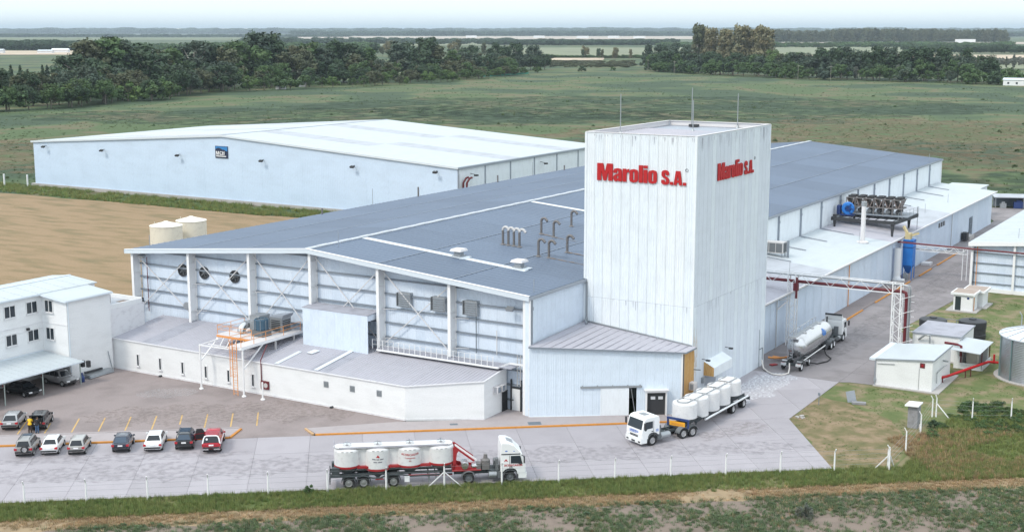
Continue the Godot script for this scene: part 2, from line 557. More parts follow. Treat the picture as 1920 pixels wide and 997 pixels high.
# ---------------------------------------------------------------- land
func make_ground() -> void:
	var mb := MB.new()
	mb.sheet(flat2([Vector2(-90000, -90000), Vector2(90000, -90000), Vector2(90000, 4000), Vector2(-90000, 4000)]), -0.10)
	struct("ground", mb, M.meadow, "grey-green weedy meadow spreading round the plant")

	mb = MB.new()
	mb.sheet(ragged(flat2([Vector2(-330, -100), Vector2(-212, -102.5), Vector2(-170, -104.5), Vector2(-129, -104), Vector2(-100, -112), Vector2(-62, -112), Vector2(-62, -2), Vector2(-62, 40), Vector2(-330, 60)]), 4.0, 0.9, 4), -0.07)
	struct("stubble_field", mb, M.stubble, "tan harvested stubble field behind the office")

	mb = MB.new()
	mb.sheet(ragged(flat2([Vector2(23.5, -14), Vector2(32.6, -0.3), Vector2(37.4, -2.6), Vector2(37.2, -22), Vector2(60, -32), Vector2(110, -50), Vector2(110, -96), Vector2(23.6, -96), Vector2(23.6, -88), Vector2(22.1, -63), Vector2(23.4, -31)]), 3.0, 0.15, 5), -0.055)
	struct("lawn", mb, M.lawn, "mown green lawn round the pump houses and water silo")
	mb = MB.new()
	mb.sheet(ragged(flat2([Vector2(23.6, -14), Vector2(32.4, -0.5), Vector2(37.1, -2.8), Vector2(36.8, -13), Vector2(33, -19), Vector2(27, -23), Vector2(23.7, -24)]), 1.5, 0.7, 6), -0.045)
	struct("dry_lawn", mb, M.dry_lawn, "dry yellowish lawn in the bend of the road")

	var strip := func(u0: float, u1: float, w0: float, w1: float) -> PackedVector2Array:
		return flat2([street(u0, w0), street(u1, w0), street(u1, w1), street(u0, w1)])
	mb = MB.new()
	mb.sheet(ragged(strip.call(-60.0, 76.0, 0.5, -5.0), 1.2, 0.35, 7), -0.075)
	mb.sheet(ragged(flat2([street(74.3, 0.2), street(76, -5), street(150, -5), street(150, 40), street(80, 30), street(79.3, 2)]), 1.5, 0.3, 8), -0.073)
	struct("grass_verge", mb, M.verge, "green grass verge between the fence and the road")
	mb = MB.new()
	mb.sheet(ragged(strip.call(-60.0, 150.0, -4.3, -7.0), 1.0, 0.6, 9), -0.062)
	struct("straw_bank", mb, M.straw_bank, "band of cut dry straw along the verge")
	mb = MB.new()
	mb.sheet(ragged(strip.call(-60.0, 150.0, -6.6, -60.0), 1.5, 0.6, 10), -0.068)
	struct("bare_soil", mb, M.soil, "bare pinkish soil with weeds in front of the plant")

	# drier and ranker growth in broad patches of the meadow
	for q in [["dry_growth", 0.31, 520, 150, 90, "dry brownish growth in the meadow at the right"], ["dry_growth", 0.20, 420, 90, 40, "dry growth in the meadow behind the hall's far end"], ["dry_growth", -0.36, 440, 70, 60, "dry growth in the meadow left of the far warehouse"], ["rank_growth", 0.10, 720, 190, 110, "dark rank growth in the middle of the meadow"], ["rank_growth", -0.10, 640, 170, 70, "dark rank growth in front of the left wood"], ["rank_growth", 0.30, 340, 90, 45, "dark rank growth beyond the long annex"]]:
		var pts := []
		for k in 20:
			var a := TAU * k / 20.0
			pts.append(plain(q[1], q[2]) + Vector3(0.857, 0, -0.515) * cos(a) * q[3] + Vector3(-0.515, 0, -0.857) * sin(a) * q[4])
		mb = MB.new()
		mb.sheet(ragged(flat2(pts), 12.0, 14.0, int(q[2])), -0.093 if q[0] == "dry_growth" else -0.096)
		struct(q[0], mb, M[q[0]], q[5])


# Slabs of a paved area, each a piece of its own, cut to the outline.
func slabs(parent: MeshInstance3D, poly: PackedVector2Array, o: Vector2, d: Vector2, sx: float, sy: float, top: float, prefix: String) -> void:
	var w := d.orthogonal()
	var lo := Vector2(1e9, 1e9)
	var hi := Vector2(-1e9, -1e9)
	for p in poly:
		var q := Vector2((p - o).dot(d), (p - o).dot(w))
		lo = lo.min(q)
		hi = hi.max(q)
	var g := 0.013
	for i in range(int(floor(lo.x / sx)), int(ceil(hi.x / sx))):
		for j in range(int(floor(lo.y / sy)), int(ceil(hi.y / sy))):
			var cell := PackedVector2Array()
			for q in [Vector2(i * sx + g, j * sy + g), Vector2((i + 1) * sx - g, j * sy + g), Vector2((i + 1) * sx - g, (j + 1) * sy - g), Vector2(i * sx + g, (j + 1) * sy - g)]:
				cell.append(o + d * q.x + w * q.y)
			for piece in Geometry2D.intersect_polygons(cell, poly):
				if piece.size() < 3 or Geometry2D.triangulate_polygon(piece).is_empty():
					continue
				var mb := MB.new()
				mb.prism(piece, Vector3(0, top - 0.05, 0), Vector3.RIGHT, Vector3.BACK, UP * (0.05 + rng.randf_range(-0.004, 0.004)))
				part(parent, "slab", mb, M["%s_%d" % [prefix, rng.randi() % 4]])


func kerb(called: String, pts: Array, w: float, top: float, m: Material, label: String) -> void:
	var mb := MB.new()
	for i in pts.size() - 1:
		mb.bar(pts[i] + UP * (top / 2 - 0.03), pts[i + 1] + UP * (top / 2 - 0.03), w, top + 0.06)
	struct(called, mb, m, label)


func make_paving() -> void:
	# front road and the apron before the tower
	var road := flat2([street(-34, 0), street(74.4, 0), Vector2(23.62, -13.75), Vector2(23.5, -31), Vector2(11.3, -31), Vector2(11.3, -8.3), street(48.5, 16.25), street(26.2, 16.25), street(18.5, 16.25), street(-34, 16.25)])
	var mb := MB.new()
	mb.sheet(road, -0.035)
	var base := struct("front_road", mb, M.joint, "pale concrete road running past the front of the plant")
	slabs(base, road, Vector2(STREET_AT.x, STREET_AT.z), Vector2(STREET.x, STREET.z), 5.2, 5.45, 0.0, "slab")
	# lane down the side
	var lane := flat2([Vector2(11.2, -31), Vector2(23.5, -31), Vector2(24.6, -31.6), Vector2(27.4, -31.9), Vector2(27.4, -41), Vector2(26, -56), Vector2(22.1, -62), Vector2(23.7, -86), Vector2(23.7, -96), Vector2(22.5, -176), Vector2(70, -186), Vector2(70, -206), Vector2(2, -201), Vector2(11, -178)])
	mb = MB.new()
	mb.sheet(lane, -0.036)
	base = struct("side_lane", mb, M.joint, "grey concrete lane between the long annex and the pump houses")
	slabs(base, lane, Vector2(11.2, -31), Vector2(1, 0), 6.15, 5.0, -0.002, "lane")
	# car park
	mb = MB.new()
	var lot := flat2([street(-34, 16.27), street(26.2, 16.27), street(25.4, 18.5), street(34.8, 19.85), Vector2(-9, 5), Vector2(-9, -1), Vector2(-64, -1), Vector2(-66, 50)])
	mb.sheet(lot, -0.004)
	struct("car_park", mb, M.parking, "worn brownish concrete car park in front of the office")
	# island behind the parked cars and the pavement before the buildings
	mb = MB.new()
	var isle := flat2([street(-34, 16.55), street(17.9, 16.55), street(18.9, 19.4), street(-34, 19.8)])
	mb.prism(isle, Vector3(0, -0.03, 0), Vector3.RIGHT, Vector3.BACK, UP * 0.15)
	struct("kerbed_island", mb, M.sidewalk, "raised pavement strip between car park and road")
	kerb("island_kerb", [street(-34, 16.42), street(17.95, 16.42)], 0.26, 0.15, M.kerb_yellow, "orange kerb along the front of the island")
	kerb("island_end_kerb", [street(18.05, 16.42), street(18.95, 19.3)], 0.22, 0.14, M.kerb_yellow, "orange kerb across the end of the island")
	kerb("island_back_kerb", [street(-34, 19.9), street(18.7, 19.55)], 0.24, 0.16, M.sidewalk, "plain concrete kerb at the back of the island")
	mb = MB.new()
	var walk := flat2([street(26.6, 16.5), street(65.5, 16.5), Vector2(13.6, -9.4), Vector2(13.1, -9.25), Vector2(0, 0.05), Vector2(-0.6, -1.4), Vector2(-4.3, -1.4), Vector2(-3.3, 3.2), street(34.8, 19.7), street(25.6, 18.6)])
	mb.prism(walk, Vector3(0, -0.03, 0), Vector3.RIGHT, Vector3.BACK, UP * 0.15)
	struct("pavement", mb, M.sidewalk, "concrete pavement in front of the blue-white annex")
	kerb("pavement_kerb", [street(26.5, 16.36), street(65.8, 16.36)], 0.26, 0.15, M.kerb_yellow, "orange kerb along the pavement before the annex")
	kerb("pavement_end_kerb", [street(26.3, 16.5), street(25.45, 18.55)], 0.2, 0.14, M.kerb_pale, "faded kerb closing the pavement at the driveway")
	# side lane footpath
	mb = MB.new()
	mb.prism(flat2([Vector2(11.3, -58), Vector2(14.0, -58), Vector2(14.0, -132), Vector2(11.3, -132)]), Vector3(0, -0.03, 0), Vector3.RIGHT, Vector3.BACK, UP * 0.14)
	struct("footpath", mb, M.parking, "brownish footpath along the long annex wall")
	for q in [[-58.0, -72.0], [-78.5, -98.0], [-104.0, -112.0], [-116.0, -131.0]]:
		kerb("lane_kerb", [Vector3(14.13, 0, q[0]), Vector3(14.13, 0, q[1])], 0.24, 0.15, M.kerb_yellow, "orange kerb stretch beside the footpath of the side lane")
	# painted bays
	mb = MB.new()
	for i in 12:
		var u := -8.6 + i * 2.64
		var a := street(u, 20.5 if i != 8 else 21.9)
		var b := street(u - 0.15, 25.4 if i != 3 else 24.0)
		var s := STREET * 0.07
		mb.quad(a - s, a + s, b + s, b - s)
	for i in mb.v.size():
		mb.v[i].y = 0.002
	struct("parking_lines", mb, M.line_paint, "faded yellow parking bay lines")
	# drain grates in the pavement
	for q in [[48.9, 17.35, 1.35, 0.95], [40.6, 18.05, 0.8, 0.45]]:
		mb = MB.new()
		var o: Vector3 = street(q[0], q[1], 0.125)
		mb.obox(o, Vector3(q[2], 0.02, 0.06), Basis(UP, 0.665))
		for k in 9:
			mb.obox(o + STREET * (k - 4) * q[2] / 9.0, Vector3(0.05, 0.03, q[3]), Basis(UP, 0.665))
		for k in [-0.5, 0.5]:
			mb.obox(o + ACROSS * k * q[3], Vector3(q[2], 0.035, 0.06), Basis(UP, 0.665))
		mb.obox(o - UP * 0.003, Vector3(q[2], 0.005, q[3]), Basis(UP, 0.665))
		one("drain_grate", mb, M.dark_line, "wide dark drain grate in the pavement at the annex corner" if q[2] > 1.0 else "small dark drain grate in the pavement below the low white wall", "drain grate")
	spills()


func spills() -> void:
	var patch := func(called: String, m: Material, label: String, o: Vector3, along: Vector3, l1: float, l2: float, y: float) -> void:
		var pts := []
		for k in 16:
			var a := TAU * k / 16.0
			pts.append(o + along * cos(a) * l1 + along.cross(UP) * sin(a) * l2)
		var mb := MB.new()
		mb.sheet(ragged(flat2(pts), 0.8, minf(l1, l2) * 0.35, int(l1 * 10)), y)
		struct(called, mb, m, label)
	patch.call("powder_spill", M.spilled_powder, "white flour powder spilled on the lane beside the tower", Vector3(16.4, 0, -24), Vector3(0.05, 0, -1), 8.0, 2.6, 0.010)
	patch.call("powder_core", M.spilled_powder, "thickest part of the flour spill by the tower wall", Vector3(15.4, 0, -25), Vector3(0.05, 0, -1), 5.0, 1.3, 0.014)
	patch.call("wash_stain", M.wash, "pale washed patch on the car park", Vector3(-39.4, 0, 12.4), STREET, 3.4, 1.9, 0.004)
	patch.call("dirt_stain", M.road_dirt, "brownish dirt stains on the road behind the white lorry", Vector3(20.3, 0, -6.5), Vector3(-0.4, 0, 0.9), 5.0, 1.8, 0.009)
	patch.call("oil_stain", M.scuffs, "dark drip stains on the parking lane behind the cars", street(8, 11.4), STREET, 13.0, 1.3, 0.009)
	patch.call("tyre_grime", M.scuffs, "dark tyre grime along the middle of the front road", street(30, 7.0), STREET, 46.0, 2.6, 0.008)
	patch.call("lane_grime", M.scuffs, "dark tyre grime along the side lane", Vector3(18.6, 0, -95), Vector3(0, 0, -1), 60.0, 2.6, 0.007)
	patch.call("yard_grime", M.road_dirt, "brownish dirt patches over the car park", Vector3(-27, 0, 13.6), STREET, 17.0, 4.0, 0.006)
	# curved scuffs left by turning lorries
	var mb := MB.new()
	var r := RandomNumberGenerator.new()
	r.seed = 5
	for i in 46:
		var c := Vector3(12, 0, -22) + Vector3(r.randf_range(-3, 3), 0, r.randf_range(-3, 3))
		var rad := r.randf_range(12, 24)
		var a0 := r.randf_range(0.15, 0.9)
		var span := r.randf_range(0.15, 0.55)
		var w := r.randf_range(0.02, 0.09)
		for k in 10:
			var a := a0 + span * k / 10.0
			var b := a0 + span * (k + 1) / 10.0
			var p := func(t: float, q: float) -> Vector3: return c + Vector3(cos(t) * q, 0.0115 + 0.00005 * i, sin(t) * q)
			mb.quad(p.call(a, rad), p.call(a, rad + w), p.call(b, rad + w), p.call(b, rad))
	struct("tyre_marks", mb, M.scuffs, "dark curved tyre marks in the bend of the road")


# ---------------------------------------------------------------- the grey-roofed hall
func eave(x: float) -> float:   # underside of the hall roof at x
	return 12.9 + 2.5 * (1.0 - absf(x + 29.3) / 29.3)

func make_hall() -> void:
	var h := site("warehouse_hall", "long grey-roofed warehouse hall with braced gable front", "warehouse", Vector3(-29.3, 0, -88))
	var mb := MB.new()
	mb.prism(PackedVector2Array([Vector2(-57.6, -0.1), Vector2(-0.12, -0.1), Vector2(-0.12, 12.7), Vector2(-29.3, 15.1), Vector2(-57.6, 12.75)]), Vector3(0, 0, -1.6), Vector3.RIGHT, UP, Vector3(0, 0, -174))
	part(h, "wall", mb, M.blue_sheet_b)
	# gable cladding, sheet by sheet
	var x := -57.6
	var i := 0
	while x < -0.2:
		var w := minf(1.175, -0.12 - x)
		mb = MB.new()
		var a := eave(x) - 0.35
		var b := eave(x + w) - 0.35
		mb.ribbed(Vector3(x + 0.006, 0.02, -1.575), Vector3(w - 0.012, 0, 0), UP * (a - 0.02), Vector3(0, 0, 1), 4, 0.022, UP * (b - a), 0.09)
		part(h, "wall_panel", mb, M.blue_sheet if (i * 7 + 3) % 5 != 0 else M.blue_sheet_b)
		x += w
		i += 1
	# columns and girts
	var cols := [-57.9, -48.3, -38.55, -29.25, -19.6, -10.06, -0.62]
	for k in 7:
		var c: float = cols[k]
		var base: float = [5.0, 4.6, 4.5, 9.0, 4.6, 5.2, 0.0][k]
		var top := eave(c) - 0.32
		mb = MB.new()
		mb.box(Vector3(c - 0.19, base if k != 3 else 4.0, -0.32), Vector3(c + 0.19, top, -0.28))
		mb.box(Vector3(c - 0.19, base if k != 3 else 4.0, -1.53), Vector3(c + 0.19, top, -1.48))
		mb.box(Vector3(c - 0.03, base if k != 3 else 4.0, -1.48), Vector3(c + 0.03, top, -0.32))
		for y in range(int(base) + 2, int(top), 3):
			mb.box(Vector3(c - 0.17, y, -1.48), Vector3(c + 0.17, y + 0.02, -0.32))
		part(h, "column", mb, M.white_steel)
	for k in 6:
		for y in [14.4, 12.75, 11.1, 9.45, 7.8, 6.15, 4.5, 2.85, 1.2]:
			if (y < 4.6 and k < 5) or y > eave((cols[k] + cols[k + 1]) / 2) - 0.6:
				continue
			mb = MB.new()
			mb.box(Vector3(cols[k] + 0.2, y - 0.09, -1.56), Vector3(cols[k + 1] - 0.2, y - 0.06, -1.33))
			mb.box(Vector3(cols[k] + 0.2, y - 0.06, -1.36), Vector3(cols[k + 1] - 0.2, y + 0.06, -1.33))
			mb.box(Vector3(cols[k] + 0.2, y + 0.06, -1.56), Vector3(cols[k + 1] - 0.2, y + 0.08, -1.33))
			part(h, "girt", mb, M.girt)
	for k in 5:
		var a := Vector3(cols[k] + 0.25, 0, -0.95)
		var b := Vector3(cols[k + 1] - 0.25, 0, -1.0)
		var lo := 5.2 if k != 2 else 5.0
		for q in [[lo, eave(a.x) - 0.8, true], [lo, eave(b.x) - 0.8, false]]:
			mb = MB.new()
			if q[2]:
				mb.bar(a + UP * q[1], b + UP * (lo + 0.2), 0.09, 0.09)
			else:
				mb.bar(a + UP * (lo + 0.2) + Vector3(0, 0, -0.12), b + UP * q[1] + Vector3(0, 0, -0.12), 0.09, 0.09)
			part(h, "brace", mb, M.brace)
		if k != 2:
			for y in [6.1, 9.4]:
				mb = MB.new()
				mb.bar(Vector3(cols[k + 1] + 0.1, y, -0.9), Vector3(cols[k + 1] + 1.9, y + 0.06, -1.3), 0.05, 0.05)
				part(h, "strut", mb, M.brace)
	# round fan openings on the left, box louvres on the right
	for q in [-50.4, -46.8, -41.85]:
		var f := MB.new()
		f.lathe([Vector2(0.0, 0.02), Vector2(0.62, 0.02), Vector2(0.62, 0.16), Vector2(0.78, 0.16), Vector2(0.78, 0.0)], Vector3(q, 10.82, -1.56), Vector3(0, 0, 1), 22)
		var fan := part(h, "fan_cowl", f, M.frame_black)
		f = MB.new()
		for a in 5:
			var t := TAU * a / 5.0
			f.obox(Vector3(q + cos(t) * 0.3, 10.82 + sin(t) * 0.3, -1.47), Vector3(0.56, 0.2, 0.02), Basis(Vector3(0, 0, 1), t) * Basis(Vector3.RIGHT, 0.5))
		part(fan, "fan_blade", f, M.chassis_grey)
	for q in [-16.5, -11.9, -7.75]:
		mb = MB.new()
		mb.box(Vector3(q - 0.8, 9.9, -1.56), Vector3(q + 0.8, 11.5, -1.0))
		var l := part(h, "louvre_box", mb, M.galvanised)
		for y in 6:
			mb = MB.new()
			mb.obox(Vector3(q, 10.1 + y * 0.24, -0.98), Vector3(1.4, 0.03, 0.2), Basis(Vector3.RIGHT, 0.7))
			part(l, "slat", mb, M.girt)
		mb = MB.new()
		mb.box(Vector3(q - 0.95, 9.95, -1.56), Vector3(q - 0.83, 11.45, -0.85))
		part(l, "side_flap", mb, M.chassis_grey)
	# lamps, pipes and the little caged ladder on the left corner
	for q in [[-56.4, 12.25], [-2.6, 11.3]]:
		mb = MB.new()
		mb.bar(Vector3(q[0], q[1], -1.5), Vector3(q[0], q[1] + 0.1, -0.6), 0.07, 0.07)
		mb.obox(Vector3(q[0] + 0.1, q[1], -0.5), Vector3(0.85, 0.3, 0.5), Basis(Vector3.RIGHT, 0.5))
		part(h, "flood_lamp", mb, M.galvanised)
	for q in [[-56.3, 12.0, 5.1, "pipe_red"], [-7.2, 9.9, 5.8, "dark_line"], [-4.6, 8.6, 5.9, "brace"]]:
		mb = MB.new()
		mb.tube([Vector3(q[0], q[1], -1.25), Vector3(q[0], q[2], -1.25)], 0.05, 6)
		part(h, "drop_pipe", mb, M[q[3]])
	mb = MB.new()
	mb.lathe([Vector2(0, 0.05), Vector2(0.42, 0.05), Vector2(0.5, -0.1), Vector2(0, -0.25)], Vector3(-49.2, 6.6, -0.6), Vector3(0, 0, 1), 16)
	part(h, "dish_antenna", mb, M.galvanised)
	mb = MB.new()
	for s in [-58.2, -57.75]:
		mb.bar(Vector3(s, 4.5, -1.9), Vector3(s, 12.6, -1.9), 0.06, 0.06)
	for k in 22:
		mb.bar(Vector3(-58.2, 4.8 + k * 0.36, -1.9), Vector3(-57.75, 4.8 + k * 0.36, -1.9), 0.03, 0.03)
	part(h, "ladder", mb, M.frame_black)
	# corner post, downpipe and the right-hand flank above and below the annex roofs
	mb = MB.new()
	mb.box(Vector3(-0.42, 0, -1.55), Vector3(0.0, 12.75, -0.12))
	part(h, "corner_wall", mb, M.annex_sheet)
	mb = MB.new()
	mb.tube([Vector3(0.09, 0.15, -0.2), Vector3(0.09, 12.8, -0.2)], 0.13, 10)
	mb.box(Vector3(-0.02, 0.9, -0.4), Vector3(0.26, 1.0, 0.0))
	part(h, "downpipe", mb, M.white_steel)
	for q in [[-0.6, -12.4], [-34.5, -175.5]]:
		var n := 1 if q[0] > -1.0 else 14
		var step: float = (q[1] - q[0]) / n
		for k in n:
			var z: float = q[0] + k * step
			mb = MB.new()
			mb.ribbed(Vector3(-0.09, 7.4, z - 0.03), Vector3(0, 0, step + 0.06), UP * 5.35, Vector3(1, 0, 0), 12, 0.02)
			part(h, "wall_panel", mb, M.white_sheet_c if q[0] < -1.0 else M.blue_sheet)
			mb = MB.new()
			mb.box(Vector3(-0.1, 7.4, z - 0.10), Vector3(0.12, 12.75, z + 0.10))
			mb.box(Vector3(0.12, 11.4, z - 0.16), Vector3(0.24, 11.75, z + 0.16))
			mb.tube([Vector3(0.14, 7.9, z), Vector3(0.14, 12.6, z)], 0.08, 6)
			part(h, "downpipe", mb, M.flashing)
	mb = MB.new()
	mb.box(Vector3(-0.1, 7.3, -175.6), Vector3(0.08, 12.75, -175.3))
	part(h, "corner_trim", mb, M.white_steel)
	make_hall_roof(h)


func make_hall_roof(h: Node3D) -> void:
	var mb := MB.new()
	# deck under the sheets
	mb.prism(PackedVector2Array([Vector2(-58.7, 12.88), Vector2(-29.3, 15.38), Vector2(0.1, 12.88), Vector2(0.1, 12.78), Vector2(-29.3, 15.24), Vector2(-58.7, 12.78)]), Vector3(0, 0, 0), Vector3.RIGHT, UP, Vector3(0, 0, -176))
	var deck := part(h, "roof", mb, M.flashing)
	for side in 2:
		var ux: float = -1.0 if side == 0 else 1.0
		for j in 3:
			for k in 17:
				var z0 := -k * 10.353
				var s := Vector3(ux * 29.4 / 3.0, -2.5 / 3.0, 0)
				var o: Vector3 = Vector3(-29.3, 15.41, z0) + s * j
				var nrm := Vector3(ux * 0.085, 1, 0).normalized()
				mb = MB.new()
				mb.ribbed(o + nrm * (0.014 - 0.006 * j), Vector3(0, 0, -10.34), s * 1.004, nrm, 10, 0.035, Vector3.ZERO, 0.2)
				part(deck, "roof_panel", mb, M["grey_roof_%d" % ((k * 5 + j * 3 + side * 2 + (k / 3)) % 4)])
		# lap flashings parallel to the ridge
		for j in [1, 2]:
			var o: Vector3 = Vector3(-29.3, 15.41, 0) + Vector3(ux * 29.4 / 3.0, -2.5 / 3.0, 0) * j
			mb = MB.new()
			mb.bar(o + UP * 0.055, o + UP * 0.055 + Vector3(0, 0, -176), 0.10, 0.03)
			part(deck, "lap_flashing", mb, M.lap_metal)
	mb = MB.new()
	for k in 88:
		var z := -k * 2.0
		mb.box(Vector3(-29.62, 15.42, z - 0.05), Vector3(-28.98, 15.56 + (0.03 if k % 2 else 0.0), z - 1.9))
	part(deck, "ridge_cap", mb, M.ridge_cap)
	# translucent strips running down the right-hand slope
	for z in [-10.2, -50.4]:
		mb = MB.new()
		var a := Vector3(-28.8, 15.45, z)
		var b := Vector3(-0.7 if z < -20.0 else -6.2, 0, z)
		b.y = 15.41 - 2.5 * (b.x + 29.3) / 29.4 + 0.05
		mb.bar(a, b, 0.95, 0.05, Vector3(0, 0, 1))
		part(deck, "skylight_strip", mb, M.skylight)
	# fascia along the front gable and gutters
	for q in [[-58.75, -29.3], [-29.3, 0.12]]:
		mb = MB.new()
		var ya := 12.86 if q[0] < -40 else 15.38
		var yb := 15.38 if q[0] < -40 else 12.86
		mb.prism(PackedVector2Array([Vector2(q[0], ya - 0.42), Vector2(q[1], yb - 0.42), Vector2(q[1], yb + 0.10), Vector2(q[0], ya + 0.10)]), Vector3(0, 0, 0.01), Vector3.RIGHT, UP, Vector3(0, 0, 0.10))
		part(h, "fascia", mb, M.gutter)
		mb = MB.new()
		mb.prism(PackedVector2Array([Vector2(q[0], ya + 0.10), Vector2(q[1], yb + 0.10), Vector2(q[1], yb + 0.14), Vector2(q[0], ya + 0.14)]), Vector3(0, 0, 0.16), Vector3.RIGHT, UP, Vector3(0, 0, -0.36))
		part(h, "fascia_cap", mb, M.white_steel)
	for x in [-58.86, 0.1]:
		mb = MB.new()
		mb.box(Vector3(x, 12.55, 0.1), Vector3(x + 0.16, 12.86, -176))
		part(h, "gutter", mb, M.flashing)
	# vents: four crooked pipes in a row and six scattered ones
	var crook := func(x: float, z: float, high: float, tall: bool) -> void:
		var y := 15.41 - 2.5 * (x + 29.3) / 29.4
		var pts := [Vector3(x, y - 0.05, z)]
		pts.append(Vector3(x, y + high - 0.4, z))
		var g := MB.new()
		g.tube(pts, 0.155, 10)
		g.lathe([Vector2(0.36, 0.0), Vector2(0.30, 0.06), Vector2(0.17, 0.16)], Vector3(x, y + 0.02, z), UP, 12)
		var pipe := part(deck, "vent_pipe", g, M.rust_pipe)
		var bend := []
		for k in 9:
			var a := PI * k / 8.0 * 0.86
			bend.append(Vector3(x + 0.40 - 0.40 * cos(a), y + high - 0.4 + 0.40 * sin(a), z))
		bend.append(bend[8] + Vector3(0.16, -0.12, 0))
		g = MB.new()
		g.tube(bend, 0.17, 10)
		part(pipe, "hood", g, M.pipe_crook if tall else M.rust_pipe)
	for k in 4:
		crook.call(-15.7 + 0.72 * k, -20.7 - 0.1 * k, 2.2, true)
	for q in [[-15.85, -30.4], [-13.7, -29.8], [-15.8, -38.4], [-8.0, -23.0], [-9.25, -18.2], [-7.95, -18.4]]:
		crook.call(q[0], q[1], 2.1, false)
	# rusty runs below some of the pipes, along the slope
	for q in [[-7.9, -18.4, 5.5, 0.30], [-8.0, -23.0, 4.5, 0.35], [-15.8, -30.3, 2.2, 0.4], [-13.6, -29.8, 3.5, 0.2]]:
		mb = MB.new()
		var pts := []
		for k in 12:
			var t := k / 11.0
			pts.append([q[0] + t * q[2], q[3] * (1.0 - t * 0.8) * (0.7 + 0.5 * sin(k * 2.3))])
		for k in 11:
			var p := func(e: Array, s: float) -> Vector3: return Vector3(e[0], 15.41 - 2.5 * (e[0] + 29.3) / 29.4 + 0.058, q[1] + e[1] * s + 0.06 * sin(e[0] * 3))
			mb.quad(p.call(pts[k], 1), p.call(pts[k + 1], 1), p.call(pts[k + 1], -1), p.call(pts[k], -1))
		part(deck, "rust_run", mb, M.rust_stain)
	for q in [[-15.45, -10.5], [-7.6, -11.0]]:
		var y: float = 15.41 - 2.5 * (q[0] + 29.3) / 29.4
		mb = MB.new()
		mb.box(Vector3(q[0] - 0.6, y - 0.1, q[1] - 0.6), Vector3(q[0] + 0.6, y + 0.22, q[1] + 0.6))
		mb.box(Vector3(q[0] - 0.42, y + 0.22, q[1] - 0.42), Vector3(q[0] + 0.42, y + 0.75, q[1] + 0.42))
		var v := part(deck, "roof_vent", mb, M.galvanised)
		mb = MB.new()
		mb.hexa([Vector3(q[0] - 0.78, y + 0.72, q[1] + 0.78), Vector3(q[0] + 0.78, y + 0.72, q[1] + 0.78), Vector3(q[0] + 0.78, y + 0.72, q[1] - 0.78), Vector3(q[0] - 0.78, y + 0.72, q[1] - 0.78), Vector3(q[0] - 0.66, y + 0.98, q[1] + 0.66), Vector3(q[0] + 0.66, y + 0.98, q[1] + 0.66), Vector3(q[0] + 0.66, y + 0.98, q[1] - 0.66), Vector3(q[0] - 0.66, y + 0.98, q[1] - 0.66)])
		part(v, "hood", mb, M.cream_steel)
		mb = MB.new()
		mb.box(Vector3(q[0] + 0.6, y - 0.06, q[1] - 0.8), Vector3(q[0] + 1.25, y + 0.06, q[1] + 0.85))
		part(v, "flange", mb, M.gutter)
	# lightning rods and stub vents along the left eave and ridge
	for k in 9:
		var z := -38.0 - k * 12.5
		mb = MB.new()
		if k % 2 == 0:
			mb.tube([Vector3(-57.9, 12.9, z), Vector3(-57.9, 13.9 + 0.35 * (k % 3), z)], 0.14, 8)
			part(deck, "stub_vent", mb, M.rust_pipe)
		else:
			mb.tube([Vector3(-57.9, 12.9, z), Vector3(-57.9, 15.6, z)], 0.035, 5)
			part(deck, "lightning_rod", mb, M.galvanised)
	for q in [[-27.9, -4.0, 1.9], [-0.6, -2.2, 1.4], [-57.5, -3.0, 1.5], [-1.0, -62.0, 1.5], [-0.8, -168.0, 1.6]]:
		mb = MB.new()
		var y := eave(q[0])
		mb.tube([Vector3(q[0], y, q[1]), Vector3(q[0], y + q[2], q[1])], 0.04, 5)
		part(deck, "lightning_rod", mb, M.flashing)


# Wall of profiled sheets standing side by side, from a to b (seen from outside left to right), heights ha to hb above y.
func sheets(parent: Node3D, a: Vector3, b: Vector3, y: float, ha: float, hb: float, wide: float, ribs: int, high: float, mats: Array, gap := 0.008, rib_wide := 0.08) -> void:
	var d := b - a
	var n := maxi(1, int(round(d.length() / wide)))
	var k := UP.cross(d).normalized() * -1.0
	k = d.cross(UP).normalized()
	var step := d / n
	var un := d.normalized()
	for i in n:
		var h0 := lerpf(ha, hb, float(i) / n)
		var h1 := lerpf(ha, hb, float(i + 1) / n)
		var mb := MB.new()
		mb.ribbed(a + step * i + un * gap + UP * y + k * 0.025, step - un * gap * 2.0, UP * h0, k, ribs, high, UP * (h1 - h0), rib_wide)
		part(parent, "wall_panel", mb, mats[rng.randi() % mats.size()])


